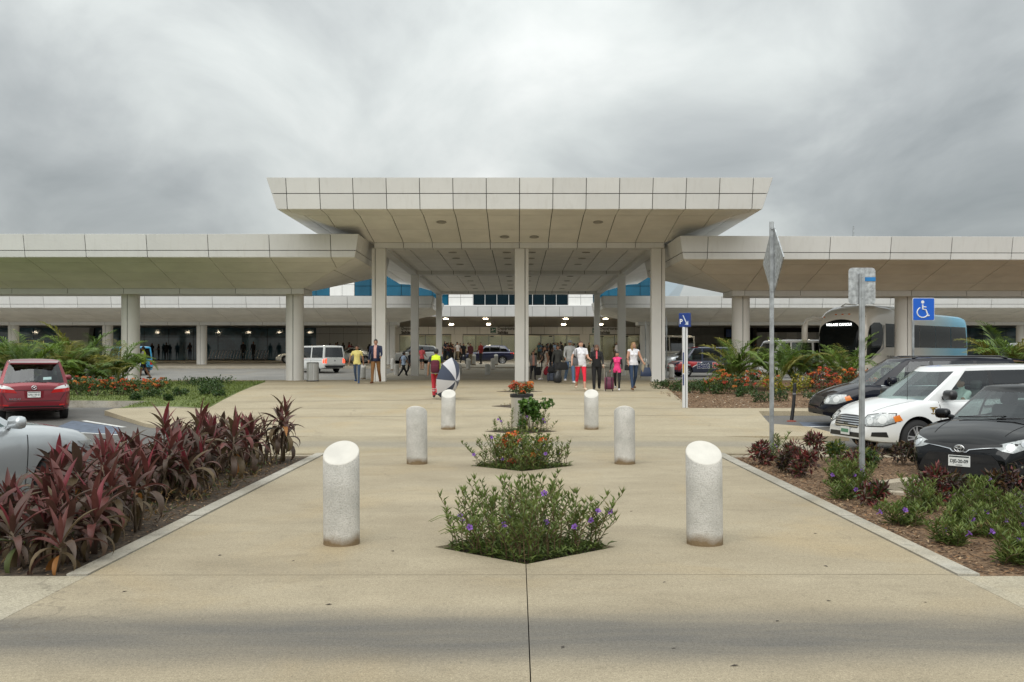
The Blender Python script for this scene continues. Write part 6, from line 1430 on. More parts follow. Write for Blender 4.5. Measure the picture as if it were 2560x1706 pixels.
def dress(me, seg, rule):
    """material index per face from the nearest limb; rule(tag, t, x, y, z) -> index"""
    n = len(me.polygons); c = np.zeros(n*3); me.polygons.foreach_get('center', c); c = c.reshape(-1, 3)
    D = []; T = []
    for t_, a, b, r0, r1 in seg: d, t = seg_dist(c, a, b); D.append(d-(r0+(r1-r0)*t)); T.append(t)
    D, T = np.array(D), np.array(T); w = D.argmin(0); tags = [s[0] for s in seg]
    me.polygons.foreach_set('material_index', [rule(tags[w[i]], T[w[i], i], *c[i]) for i in range(n)]); me.update()
def std_rule(k, sleeve='short', legs='long', neck=.2, extra=None, hem=.91):
    # slots: 0 skin, 1 top, 2 bottom, 3 shoe, 4 extra
    def rule(t, f, x, y, z):
        if extra:
            e = extra(t, f, x/k, y/k, z/k)
            if e is not None: return e
        if t == 'head' or t.startswith('hand'): return 0
        if t == 'neck': return 0 if f > neck else 1
        if t.startswith('arm'): return 1 if (sleeve == 'long' or (sleeve == 'short' and f < .62) or (sleeve == 'none' and f < .10)) else 0
        if t.startswith('fore'): return 1 if sleeve == 'long' and f < .93 else 0
        if t == 'torso': return 1 if z/k > hem else 2
        if t.startswith('thigh') and z/k > hem: return 1
        if t.startswith('thigh'): return 2 if (legs != 'shorts' or f < .75) else 0
        if t.startswith('shin'): return 2 if (legs == 'long' or (legs == 'capri' and f < .52)) else 0
        if t.startswith('foot'): return 3
        return 1
    return rule
def hair_mesh(J, k, style):
    hc, hr = J['head'], J['hrot']; b = MB()
    def shell(rad, off, keep, nu=20, nv=14):
        full = MB(); full.ell((0, 0, 0), rad, nu, nv); 
        for f in full.f:
            c = sum((Vector(full.v[i]) for i in f), Vector())/len(f)
            if keep(c): b.add([hc+k*(hr@(Vector(full.v[i])+Vector(off))) for i in f], [tuple(range(len(f)))])
    if style == 'short': shell((.080, .099, .116), (0, .006, .006), lambda c: c.z > .055 or (c.y > .01 and c.z > -.05) or (c.z > .02 and c.y > -.045))
    elif style == 'long':
        shell((.086, .102, .118), (0, .008, .006), lambda c: c.z > .05 or (c.y > -.02 and c.z > -.09))
        b.ell(hc+k*(hr@Vector((0, .055, -.10))), (.088*k, .052*k, .16*k), 14, 10, rot=hr)
        for s in (1, -1): b.ell(hc+k*(hr@Vector((s*.075, -.005, -.10))), (.028*k, .05*k, .13*k), 10, 8, rot=hr)
    elif style == 'bob':
        shell((.094, .108, .122), (0, .008, .008), lambda c: c.z > .04 or (c.y > -.04 and c.z > -.085))
        for s in (1, -1): b.ell(hc+k*(hr@Vector((s*.078, .0, -.04))), (.026*k, .05*k, .08*k), 10, 8, rot=hr)
    elif style == 'tied':
        shell((.079, .098, .114), (0, .006, .005), lambda c: c.z > .05 or (c.y > .0 and c.z > -.05)); b.ell(hc+k*(hr@Vector((0, .10, .01))), (.04*k, .04*k, .045*k), 10, 8, rot=hr)
    return b
def make_person(loc, rz, h, label, top, bottom, shoe, skin=0, hair=('short', 'black'), pose=None, fem=False, stout=1.0, sleeve='short', legs='long', extra=None, extra_mat=None, voxel=.012, wide=0.0, face=True, group='people at the terminal', neck=.2, hem=.90):
    root = empty('person', loc, R(rz), label, 'person', group)
    me, J, seg, k = body_mesh(h, pose, fem, stout, voxel, wide)
    dress(me, seg, std_rule(k, sleeve, legs, neck, extra, hem)); mesh_obj('body', me, [SK[skin], top, bottom, shoe, extra_mat or top], root)
    hair_mesh(J, k, hair[0]).build('hair', HAIR[hair[1]], root, smooth=True)
    if face:
        hc, hr = J['head'], J['hrot']
        for s in (1, -1): MB().ell(hc+k*(hr@Vector((s*.03, -.086, .012))), (.008*k, .006*k, .0045*k), 8, 6).build('eye', M_BLACK, root, smooth=True); MB().ell(hc+k*(hr@Vector((s*.031, -.089, .032))), (.014*k, .005*k, .0028*k), 8, 5).build('eyebrow', HAIR[hair[1]], root, smooth=True)
        MB().ell(hc+k*(hr@Vector((0, -.090, -.055))), (.022*k, .008*k, .006*k), 8, 5).build('mouth', mat('lips', (.28, .09, .075), .5), root, smooth=True)
    return root, J, k
def wpos(root, v): return root.matrix_basis @ Vector(v)
C_ = fabric
yr_ = lambda a, b: (a, b)
# boy in the yellow shirt and the man in the navy jacket
boy, Jb, _ = make_person((-6.97, 43.2, g(43.2)), 0, 1.60, 'boy in a yellow polo shirt and jeans walking beside the man in a navy jacket', C_('yellow', (.72, .62, .22)), C_('jeans', (.045, .075, .13)), C_('blue_shoe', (.03, .08, .22)), 1, ('short', 'black'), dict(lt=10, lk=6, rt=-12, rk=20, la=(-14, 16, 10), ra=(6, 26, 8)), voxel=.012)
M_NAVY = C_('navy', (.018, .025, .06)); M_STRIPE = C_('stripe', (.62, .35, .30))
def jacket(t, f, x, y, z):
    if t == 'torso' and f > .10 and y < -.02 and abs(x) < .052+.02*(z-1.1): return 4
    if t == 'neck' and f < .4: return 4
    if t.startswith(('arm', 'fore')) and y > -.5 and f > .0 and False: return 4
man, Jm, km = make_person((-6.08, 42.7, g(42.7)), -6, 1.86, 'man in an open navy jacket and brown trousers looking down', M_NAVY, C_('tan', (.20, .095, .03)), C_('brown_shoe', (.11, .035, .012)), 0, ('short', 'black'), dict(lt=-10, lk=24, rt=16, rk=6, la=(10, 10, 55), ra=(-8, 14, 12), head=8), stout=1.16, sleeve='long', extra=jacket, extra_mat=M_STRIPE, wide=.12)
jk = MB()
for s in (1, -1): jk.slab([(s*.058, -.142, 1.40), (s*.085, -.165, 1.15), (s*.10, -.150, .93), (s*.175, -.115, .93), (s*.165, -.12, 1.2), (s*.12, -.11, 1.42)], (0, -1, 0), .012)
jk.v = [(x*km, y*km, z*km) for x, y, z in jk.v]; jk.build('jacket_front', M_NAVY, man, smooth=True)
# helper with the yellow vest and the umbrella
M_HIVIS = C_('hi_vis', (.62, .80, .03)); M_REDTR = C_('red_trousers', (.55, .035, .055)); M_REFLECT = mat('reflective_tape', (.62, .62, .60), .4)
def vest(t, f, x, y, z):
    if t.startswith('arm') and f < .62: return 4
    if t.startswith('shin') and (.42 < f < .50 or .58 < f < .66): return 5
    if t == 'torso' and f <= .10: return 1
    if t.startswith('thigh') and f < .12: return 1
um, Ju, ku = make_person((-2.66, 32.5, g(32.5)), 176, 1.56, 'porter in a yellow vest and red trousers carrying a backpack and an umbrella', M_HIVIS, M_REDTR, M_BLACK, 1, ('short', 'black'), dict(lt=12, lk=4, rt=-16, rk=26, la=(-8, 16, 20), ra=(8, 12, 62)), stout=1.12, extra=vest, extra_mat=C_('grey_sleeve', (.03, .035, .045)), wide=.28)
um.children[0].data.materials.append(M_REFLECT)
cp_ = MB(); 
cp_.ell(tuple(Ju['head']+Vector((0, .0, .03))), (.088*ku, .105*ku, .10*ku), 14, 8); cp_.build('cap', M_BLACK, um, smooth=True)
bp_ = empty('backpack', wpos(um, (0, .165, 1.14*ku)), R(176), 'maroon backpack worn by the porter in the yellow vest', 'backpack')
M_MAROON = C_('maroon', (.10, .012, .028)); b = MB(); b.rbox((0, .03, .0), (.29, .16, .44), .07); b.build('bag', M_MAROON, bp_, smooth=40); b = MB(); b.rbox((0, .125, -.06), (.22, .05, .22), .02); b.build('pocket', M_MAROON, bp_, smooth=40); b = MB(); b.rbox((0, .03, -.215), (.27, .15, .03), .01); b.build('base', C_('grey_base', (.25, .2, .18)), bp_)
for s in (1, -1): b = MB(); b.tube([(s*.09, -.04, .18), (s*.10, -.12, .22), (s*.11, -.24, .14), (s*.12, -.25, -.05), (s*.11, -.06, -.16)], .018, 6, ell=.4); b.build('strap', M_BLACK, bp_)
# umbrella held low, its dome turned to the side and back
M_UMBN = mat('umbrella_navy', (.06, .075, .12), .6); M_UMBW = mat('umbrella_white', (.66, .66, .70), .6)
ub = empty('umbrella', (0, 0, 0), 0, 'open navy and white umbrella held low at the porter\'s side', 'umbrella')
rad, dep, N = .70, .30, 8; me_n = []
for i in range(N):
    p_ = MB(); n1, n2 = 6, 5
    for a in range(n1+1):
        r_ = a/n1
        for c in range(n2+1):
            th = 2*math.pi*(i+c/n2)/N; sag = 1-.05*math.sin(math.pi*c/n2)*r_
            p_.v.append((rad*r_*sag*math.cos(th), rad*r_*sag*math.sin(th), dep*(1-r_**2)*(1-.03*math.sin(math.pi*c/n2))))
    for a in range(n1):
        for c in range(n2): q = a*(n2+1)+c; p_.f.append((q, q+n2+1, q+n2+2, q+1)); p_.m.append(0)
    p_.build('gore', M_UMBN if i % 2 else M_UMBW, ub, smooth=True)
    rb = MB(); th = 2*math.pi*i/N; rb.tube([(rad*r_*math.cos(th), rad*r_*math.sin(th), dep*(1-r_**2)-.008) for r_ in (0, .35, .7, 1.0)], .005, 5); rb.build('rib', M_GALV, ub)
MB().tube([(0, 0, -.45), (0, 0, dep+.02), (0, 0, dep+.12)], [.008, .008, .004], 8).build('shaft', M_GALV, ub); MB().tube([(0, 0, -.45), (0, 0, -.58), (.03, 0, -.62), (.06, 0, -.58)], .014, 8).build('handle', M_BLACK, ub)
ub.rotation_euler = Vector((.86, -.46, -.20)).to_track_quat('Z', 'Y').to_euler(); ub.location = (-2.26, 32.35, g(32.4)+.66)
# the three women, the girl and their things
M_W = C_('white_top', (.74, .73, .76)); M_PINK = C_('pink_vest', (.75, .045, .20)); M_BLK = C_('black', (.012, .012, .013)); M_DEN = C_('denim', (.03, .055, .11)); M_CRED = C_('coral_red', (.72, .02, .05))
w1, J1, k1 = make_person((2.33, 36.7, g(36.7)), 8, 1.78, 'woman in a white polo shirt and red cropped trousers walking arm in arm', M_W, M_CRED, C_('sandal', (.62, .50, .38)), 2, ('tied', 'brown'), dict(lt=16, lk=4, rt=-13, rk=18, la=(14, 14, 62), ra=(2, 28, 30), head=14), fem=True, stout=1.18, legs='capri', hem=.86)
w2, J2, k2 = make_person((2.93, 36.9, g(36.9)), -4, 1.62, 'older woman in black with glasses walking with a cane', M_BLK, M_BLK, M_BLK, 2, ('bob', 'auburn'), dict(lt=-9, lk=14, rt=11, rk=4, la=(16, 12, 20), ra=(10, 12, 60), head=-6), fem=True, stout=1.20, sleeve='long', wide=.22, extra=lambda t, f, x, y, z: 4 if (t == 'torso' and z > 1.24 and y < -.04 and abs(x) < .028) else None, extra_mat=C_('rose', (.6, .10, .12)))
gs = MB(); hc = J2['head']
for s in (1, -1): gs.tube([tuple(hc+Vector((s*.032+.026*math.cos(a), -.104, .012+.02*math.sin(a)))) for a in np.linspace(0, 2*math.pi, 13)], .004, 5, cap=False)
gs.build('glasses', M_BLACK, w2)
gl, Jg, kg = make_person((3.67, 36.7, g(36.7)), -10, 1.40, 'girl in a pink puffer vest and black leggings pulling a suitcase', M_PINK, M_BLK, M_W, 0, ('tied', 'black'), dict(lt=18, lk=5, rt=-16, rk=22, la=(8, 10, 30), ra=(-4, 24, 12), head=-22), fem=True, sleeve='long', extra=lambda t, f, x, y, z: 4 if t.startswith(('arm', 'fore')) and f > .05 else None, extra_mat=M_BLK, hem=.83)
hp = MB(); hp.tube([(.07*math.cos(a), -.02-.07*abs(math.sin(a)), 1.16+.02*math.sin(a)) for a in np.linspace(R(180), R(360), 9)], .012, 6); [hp.ell((s*.075, -.05, 1.145), (.03, .025, .04), 8, 6) for s in (1, -1)]; tag(hp.build('headphones', C_('pink_plastic', (.8, .12, .25)), None, True, loc=(3.67, 36.7, g(36.7))), 'pink headphones round the neck of the girl in the pink vest', 'headphones')
w3, J3, k3 = make_person((4.28, 36.8, g(36.8)), 10, 1.74, 'blonde woman in a white sleeveless top and jeans with handbags', M_W, M_DEN, C_('tan_heel', (.16, .07, .03)), 0, ('long', 'blond'), dict(lt=-12, lk=20, rt=17, rk=4, la=(12, 20, 40), ra=(10, 14, 35), head=24), fem=True, stout=1.05, sleeve='none', hem=.93)
# cane
cn = MB(); hd = wpos(w2, J2['lhand']); cn.tube([(hd.x+.02, hd.y-.03, hd.z+.04), (hd.x+.04, hd.y-.06, g(36.8)+.05)], [.011, .011], 8); cn.tube([(hd.x-.05, hd.y-.02, hd.z+.05), (hd.x+.08, hd.y-.04, hd.z+.05)], .014, 8); cn.lathe([(.05, 0), (.03, .03), (.015, .06)], 10, (hd.x+.04, hd.y-.06, g(36.8)))
o = cn.build('cane', mat('cane_metal', (.45, .40, .32), .4, metal=.5)); tag(o, 'pale walking cane of the older woman in black', 'cane')
# handbags
def handbag(name, c, s, m, label, rz=0, strap=.18, cat='handbag', shape='bag'):
    e = empty(name, (c[0], c[1], c[2]-s[2]/2), R(rz), label, cat); b = MB(); N = 14
    prof = [(0, .86, .9), (.06, 1.0, 1.0), (.5, .94, .85), (.92, .78, .5), (1.0, .74, .42)] if shape == 'bag' else [(0, .5, .6), (.1, .9, .95), (.4, 1.0, 1.0), (.75, .7, .7), (1.0, .18, .2)]
    for z, fx, fy in prof:
        for i in range(N): a = 2*math.pi*i/N; ca, sa = math.cos(a), math.sin(a); b.v.append((s[0]/2*fx*math.copysign(abs(ca)**.5, ca), s[1]/2*fy*math.copysign(abs(sa)**.5, sa), z*s[2]))
    for j in range(len(prof)-1):
        for i in range(N): b.f.append((j*N+i, j*N+(i+1) % N, (j+1)*N+(i+1) % N, (j+1)*N+i)); b.m.append(0)
    b.f += [tuple(reversed(range(N))), tuple(range((len(prof)-1)*N, len(prof)*N))]; b.m += [0, 0]; b.build('bag', m, e, smooth=50)
    if strap:
        for dy in (-s[1]*.2, s[1]*.2): t = MB(); t.tube([(-s[0]*.25, dy, s[2]*.95), (-s[0]*.2, dy*.6, s[2]+strap*.8), (0, dy*.3, s[2]+strap), (s[0]*.2, dy*.6, s[2]+strap*.8), (s[0]*.25, dy, s[2]*.95)], .008, 6); t.build('handle', m, e)
    return e
M_BLUELEATHER = mat('navy_leather', (.022, .035, .075), .4, var=.1, vscale=6); M_GREYLEATHER = mat('grey_leather', (.09, .09, .095), .45); M_TAUPE = C_('taupe', (.26, .22, .15))
z0 = g(36.7)
h3 = wpos(w3, J3['lhand']); hb = handbag('handbag', (4.72, 36.62, z0+.70), (.42, .20, .33), M_BLUELEATHER, 'large navy leather handbag of the blonde woman', 10)
handbag('handbag', (4.02, 36.62, z0+.86), (.18, .10, .20), M_BLK, 'small black bag between the girl and the blonde woman', 5, .25)
ct = MB(); ct.tube([(4.70, 36.62, z0+1.05), (4.62, 36.6, z0+.95), (4.58, 36.6, z0+.72), (4.52, 36.6, z0+.50)], [.07, .10, .09, .03], 10, ell=.5); tag(ct.build('folded_coat', M_TAUPE, smooth=True), 'taupe coat over the arm of the blonde woman', 'coat')
handbag('handbag', (2.12, 36.55, z0+1.08), (.22, .10, .30), M_GREYLEATHER, 'grey shoulder bag of the woman in red cropped trousers', 10, .35)
# suitcases
def suitcase(c, s, m, label, rz=0, handle=.4, dark=M_BLACK):
    e = empty('suitcase', c, R(rz), label, 'suitcase'); b = MB(); b.rbox((0, 0, .06+s[2]/2), s, .05); b.build('shell', m, e, smooth=40)
    b = MB(); b.rbox((0, -s[1]/2-.012, .06+s[2]*.36), (s[0]*.78, .03, s[2]*.55), .012); b.build('pocket', m, e, smooth=40)
    for sx in (-1, 1):
        b = MB(); b.tube([(sx*s[0]*.28, s[1]*.3, s[2]), (sx*s[0]*.28, s[1]*.3, s[2]+handle)], .008, 6); b.build('handle_tube', M_GALV if dark is M_BLACK else dark, e)
        b = MB(); b.tube([(sx*s[0]*.28, -s[1]/2-.03, .07), (sx*s[0]*.28, -s[1]/2-.03, .06+s[2])], .014, 6); b.build('strap', dark, e)
        b = MB(); b.lathe([(.035, -.015), (.035, .015)], 12, (sx*s[0]*.38, 0, .035), 0, 'x'); b.build('wheel', M_BLACK, e)
    b = MB(); b.tube([(-s[0]*.28, s[1]*.3, s[2]+handle), (s[0]*.28, s[1]*.3, s[2]+handle)], .014, 8); b.build('handle_grip', M_BLACK, e)
suitcase((3.36, 36.55, z0), (.34, .22, .46), mat('wine_nylon', (.115, .014, .045), .45, var=.15, vscale=8), 'wine red wheeled suitcase pulled by the girl in pink', -4, .24)
# the group behind them
cm, Jc, kc = make_person((2.27, 43.3, g(43.3)), 14, 1.84, 'tall man in a grey cap and jeans carrying a dark bag', C_('grey_jumper', (.33, .33, .32)), C_('bright_jeans', (.09, .15, .26)), M_W, 1, ('short', 'brown'), dict(lt=16, lk=5, rt=-12, rk=24, la=(10, 8, 50), ra=(8, 12, 45), head=-30), sleeve='long', voxel=.014, wide=.15)
b = MB(); b.ell(tuple(Jc['head']+Vector((0, .005, .035))), (.092*kc, .11*kc, .085*kc), 14, 8); hr = Jc['hrot']; b.ell(tuple(Jc['head']+hr@Vector((0, -.13, .03))), (.075, .07, .012), 12, 6, rot=hr); b.build('cap', C_('cap_grey', (.16, .17, .18)), cm, smooth=True)
handbag('travel_bag', (1.93, 43.0, g(43)+.78), (.52, .24, .34), M_BLK, 'black holdall at the hip of the tall man in a cap', 20, .25, 'bag')
handbag('plastic_bag', (1.80, 44.5, g(44)+.28), (.36, .26, .55), mat('dark_plastic_bag', (.03, .031, .033), .35), 'full dark plastic bag held beside the holdall', 0, .06, 'bag', 'sack')
sm_, *_ = make_person((1.84, 45.6, g(45.6)), 10, 1.62, 'man in a dark open jacket wheeling a dark blue case', C_('dark_olive', (.05, .05, .045)), C_('charcoal', (.05, .05, .055)), M_BLK, 1, ('short', 'black'), dict(lt=12, lk=4, rt=-10, rk=18, la=(8, 8, 20), ra=(0, 16, 12)), sleeve='long', voxel=.015)
suitcase((1.52, 45.3, g(45.3)), (.36, .24, .36), C_('slate_blue', (.05, .06, .085)), 'dark blue cabin case left of the dark plastic bag', 5, .5)
handbag('travel_bag', (1.52, 45.3, g(45.3)+.60), (.34, .22, .36), M_BLK, 'black bag strapped on top of the dark blue cabin case', 0, .08, 'bag', 'sack')
wr_, *_ = make_person((1.36, 48.6, g(48.6)), -70, 1.62, 'woman in cream trousers carrying a dark red bag', C_('cream_knit', (.42, .38, .33)), C_('cream', (.52, .47, .40)), M_W, 1, ('tied', 'black'), dict(lt=20, lk=4, rt=-18, rk=20), fem=True, stout=1.1, sleeve='none', voxel=.015, wide=.3, extra=lambda t, f, x, y, z: 4 if t == 'torso' and z > 1.0 and y < .06 and abs(x) < .11 else None, extra_mat=M_BLK)
handbag('handbag', (1.45, 48.1, g(48)+.48), (.42, .2, .44), C_('dark_red', (.22, .008, .02)), 'dark red sack bag hanging from the woman in cream trousers', 0, .2, 'bag', 'sack')
wg, *_ = make_person((.76, 48.8, g(48.8)), 12, 1.36, 'short woman in a grey cardigan partly behind the middle column', C_('grey_cardigan', (.22, .21, .20)), C_('dark_trousers', (.02, .022, .03)), M_BLK, 0, ('tied', 'black'), dict(lt=8, lk=4, rt=-8, rk=10), fem=True, stout=1.15, sleeve='long', voxel=.015, extra=lambda t, f, x, y, z: 4 if t == 'torso' and y < -.05 and abs(x) < .06 else None, extra_mat=C_('salmon', (.5, .25, .2)))
handbag('handbag', (1.02, 48.6, g(48.6)+.45), (.28, .16, .40), M_BLK, 'black shopping bag of the short woman in grey', 0, .15, 'bag')
wk, *_ = make_person((-6.95, 60.7, zbase(60.7)+.02), 125, 1.68, 'man in a light blue shirt and black trousers striding past the second column', C_('light_blue', (.40, .50, .66)), M_BLK, M_BLK, 1, ('short', 'black'), dict(lt=26, lk=4, rt=-26, rk=14, la=(-20, 10, 15), ra=(20, 10, 15)), voxel=.015)
make_person((-6.80, 63.0, zbase(63)+.02), 60, 1.66, 'person in dark clothes just behind the striding man', C_('ink', (.02, .022, .03)), M_BLK, M_BLK, 1, ('short', 'black'), dict(), sleeve='long', voxel=.02, face=False)
make_person((-7.20, 75.0, zbase(75)+.02), 170, 1.72, 'man in a coral red shirt and black shorts seen from behind', C_('coral', (.62, .10, .11)), M_BLK, M_BLK, 0, ('short', 'black'), dict(lt=8, lk=4, rt=-6, rk=8, la=(10, 8, 60), ra=(10, 8, 60)), legs='shorts', voxel=.018, face=False)
yv, *_ = make_person((-18.45, 49.1, g(49.1)), -80, 1.60, 'attendant in a yellow vest and dark shorts walking left by the palms', M_HIVIS, C_('dark_shorts', (.03, .025, .025)), M_BLK, 1, ('short', 'black'), dict(lt=14, lk=4, rt=-14, rk=16, la=(20, 8, 60), ra=(16, 8, 60)), legs='shorts', stout=1.2, extra=lambda t, f, x, y, z: (4 if t.startswith('arm') and f < .6 else (1 if t.startswith('thigh') and f < .25 else None)), extra_mat=M_W, voxel=.015)
# people standing at and beyond the doors
base = []
for i, (ps, fem_, hs, sl) in enumerate(((dict(lt=4, lk=2, rt=-4, rk=5, la=(4, 8, 15), ra=(6, 8, 20)), False, 'short', 'long'), (dict(lt=18, lk=4, rt=-16, rk=20), False, 'short', 'short'), (dict(lt=3, lk=2, rt=-3, rk=4, la=(20, 8, 70), ra=(12, 8, 60)), True, 'long', 'short'), (dict(lt=14, lk=4, rt=-12, rk=16), True, 'tied', 'long'))):
    me, J, seg, k = body_mesh(1.7, ps, fem_, 1.06, .026, 0, False); dress(me, seg, std_rule(k, sl, 'long'))
    for m_ in (SK[1], M_BLK, M_BLK, M_BLK): me.materials.append(m_)
    hm = hair_mesh(J, k, hs).mesh('hair', True); hm.materials.append(HAIR['black']); base.append((me, hm))
TOPS = [M_BLK, C_('navy2', (.02, .025, .05)), C_('grey2', (.18, .18, .18)), M_W, C_('plum', (.10, .03, .05)), C_('teal2', (.04, .10, .12)), C_('sky2', (.20, .30, .45)), C_('olive2', (.10, .10, .05)), M_BLK, M_BLK]
BOTS = [M_BLK, M_DEN, C_('khaki2', (.25, .2, .13)), M_BLK, C_('charcoal2', (.04, .04, .045))]
def bystander(x, y, z, rz, label, group, top=None, bot=None, b=None, h=None):
    me, hm = base[rnd.randrange(4) if b is None else b]; e = empty('person', (x, y, z), R(rz), label, 'person', group); s = (h or rnd.uniform(1.58, 1.80))/1.7; e.scale = (s, s, s)
    o = inst('body', me, e)
    for i, m_ in ((0, rnd.choice(SK)), (1, top or rnd.choice(TOPS)), (2, bot or rnd.choice(BOTS)), (3, M_BLK)): o.material_slots[i].link = 'OBJECT'; o.material_slots[i].material = m_
    o2 = inst('hair', hm, e); o2.material_slots[0].link = 'OBJECT'; o2.material_slots[0].material = HAIR[rnd.choice(('black', 'black', 'black', 'brown'))]
rnd.seed(4)
CL = 'small figure in the crowd waiting at the terminal doors'
for i in range(46):
    x = rnd.choice((rnd.uniform(-11.5, -4.5), rnd.uniform(1.2, 10.5), rnd.uniform(-7.6, -5.0), rnd.uniform(1.5, 6.0))); y = rnd.uniform(98.0, 105.0)
    bystander(x, y, FLOOR, rnd.uniform(0, 360), CL, 'crowd at the doors')
for x in (-22.2, -21.4, -19.0, -18.2, -17.5, -16.7, -15.3, -14.2, -13.8): bystander(x, rnd.uniform(99, 104), FLOOR, rnd.uniform(0, 360), 'small figure standing before the pale wall behind the silver saloon', 'people by the pale wall')
bystander(-18.0, 98.6, FLOOR, 60, 'small figure in a yellow shirt behind the white shuttle van', 'people by the pale wall', C_('yellow', (.72, .62, .22)), M_BLK, 1); bystander(-16.6, 98.2, FLOOR, -60, 'small figure in red behind the silver saloon', 'people by the pale wall', C_('red3', (.35, .03, .03)), M_BLK, 2)
bystander(-27.7, 100.5, FLOOR, 10, 'left of two dark-suited figures beside the trolley row', 'people by the trolleys', M_BLK, M_BLK, 0, 1.78); bystander(-26.7, 100.6, FLOOR, -20, 'right of two dark-suited figures beside the trolley row', 'people by the trolleys', M_BLK, M_BLK, 0, 1.82)
bystander(-33.9, 103.0, FLOOR, 0, 'figure with raised hands by the dark glass near a rear column', 'people by the trolleys', C_('ink', (.02, .022, .03)), M_DEN, 2, 1.75)
for x in (-37.6, -36.8, -38.3): bystander(x, 104.3, FLOOR, rnd.uniform(0, 360), 'dark figure with luggage against the left glass wall', 'people with luggage at the left', M_BLK, M_BLK)
for x, y, t_ in ((-3.9, 82.5, C_('plaid', (.16, .05, .06))), (-4.6, 84.5, M_BLK), (-3.1, 84.0, C_('red3', (.35, .03, .03)))): bystander(x, y, zbase(y)+.14, rnd.uniform(-40, 40), 'traveller standing in the road behind the umbrella', 'travellers behind the umbrella', t_)
for x, y, t_, b_, bb, lb_ in ((4.55, 79.5, C_('sky2', (.20, .30, .45)), M_BLK, 0, 'man in a blue shirt seen from behind between the columns'), (5.35, 80.5, C_('plum', (.10, .03, .05)), SK[0], 2, 'woman in a dark red dress beside the man in blue'), (6.15, 80.5, M_W, M_BLK, 3, 'person in a white shirt bending beside the woman in red')): bystander(x, y, zbase(y)+.14, 160, lb_, 'people between the right columns', t_, b_, bb)
for x, y, t_ in ((1.2, 72, M_BLK), (1.9, 74, C_('grey2', (.18, .18, .18))), (2.6, 70, M_BLK), (3.1, 76, M_W), (2.3, 66, M_BLK)): bystander(x, y, zbase(y)+.02, rnd.uniform(-40, 40), 'traveller walking out right of the middle column', 'travellers right of the middle column', t_)
for x in (19.6, 20.6, 21.0, 23.2, 23.9): bystander(x, rnd.uniform(99, 104), FLOOR, rnd.uniform(0, 360), 'small figure whose head shows above the BestDay tour van', 'people behind the tour van')
# driver of the white minivan, seated
dr = empty('person', (0, 0, 0), 0, 'driver in a pale shirt seated in the white minivan', 'person', 'people at the terminal')
me, J, seg, k = body_mesh(1.7, dict(lt=88, lk=60, rt=86, rk=60, la=(50, 12, 20), ra=(50, 12, 20), sit=True), False, 1.2, .016, 0, False); dress(me, seg, std_rule(k, 'short', 'long')); mesh_obj('body', me, [SK[1], C_('pale_shirt', (.60, .68, .64)), M_BLK, M_BLK], dr)
hair_mesh(J, k, 'short').build('hair', HAIR['black'], dr, smooth=True)
hp_ = Vector((.28, .42, .66-.88)); a_ = math.atan2(hW.y, hW.x); dr.location = car_w.location + rotz(hp_, a_); dr.rotation_euler = (0, 0, a_+math.pi/2)
# ============================================================ PLANTS
rv = np.random.default_rng(7)
def leafmat(name, col, rough=.45, tr=.25, var=.25):
    """leaf: green face with some light passing through"""
    if name in MATS: return MATS[name]
    m, n, l, b = node_mat(name); b.inputs['Roughness'].default_value = rough; b.inputs['Specular IOR Level'].default_value = .4
    oi = n.new('ShaderNodeObjectInfo'); tc = n.new('ShaderNodeNewGeometry'); t = n.new('ShaderNodeTexNoise'); t.inputs['Scale'].default_value = 5; t.inputs['Detail'].default_value = 3; l.new(tc.outputs['Position'], t.inputs['Vector'])
    cr = n.new('ShaderNodeValToRGB'); cr.color_ramp.elements[0].position = .3; cr.color_ramp.elements[1].position = .7
    cr.color_ramp.elements[0].color = (*[c*(1-var) for c in col], 1); cr.color_ramp.elements[1].color = (*[min(1, c*(1+var)) for c in col], 1); l.new(t.outputs[0], cr.inputs[0]); l.new(cr.outputs[0], b.inputs['Base Color'])
    if tr:
        out = n['Material Output']; td = n.new('ShaderNodeBsdfTranslucent'); l.new(cr.outputs[0], td.inputs[0]); mx = n.new('ShaderNodeMixShader'); mx.inputs[0].default_value = tr
        l.new(b.outputs[0], mx.inputs[1]); l.new(td.outputs[0], mx.inputs[2]); l.new(mx.outputs[0], out.inputs[0])
    return m
def leaves_mesh(name, C, D, L, W, mi, fold=.25, N=None):
    """many small folded lance leaves in one mesh; C base points, D directions, L lengths, W widths (arrays)"""
    n = len(C); D = D/np.linalg.norm(D, axis=1, keepdims=True)
    ref = np.tile([0., 0., 1.], (n, 1)) if N is None else N
    S = np.cross(D, ref); sl = np.linalg.norm(S, axis=1, keepdims=True); S = np.where(sl > 1e-3, S/np.maximum(sl, 1e-6), np.array([1., 0, 0])); U = np.cross(S, D)
    L, W = L[:, None], W[:, None]
    tip = C+D*L-U*L*.10; mid = C+D*L*.45
    a, b = mid+S*W/2+U*W*fold, mid-S*W/2+U*W*fold
    V = np.stack([C, a, tip, b], 1).reshape(-1, 3); idx = np.arange(n)*4
    F = np.concatenate([np.stack([idx, idx+1, idx+2], 1), np.stack([idx, idx+2, idx+3], 1)])
    me = bpy.data.meshes.new(name); me.vertices.add(len(V)); me.vertices.foreach_set('co', V.ravel()); me.loops.add(F.size); me.loops.foreach_set('vertex_index', F.ravel()); me.polygons.add(len(F))
    me.polygons.foreach_set('loop_start', np.arange(len(F))*3); me.polygons.foreach_set('material_index', np.concatenate([mi, mi])); me.update(calc_edges=True); return me

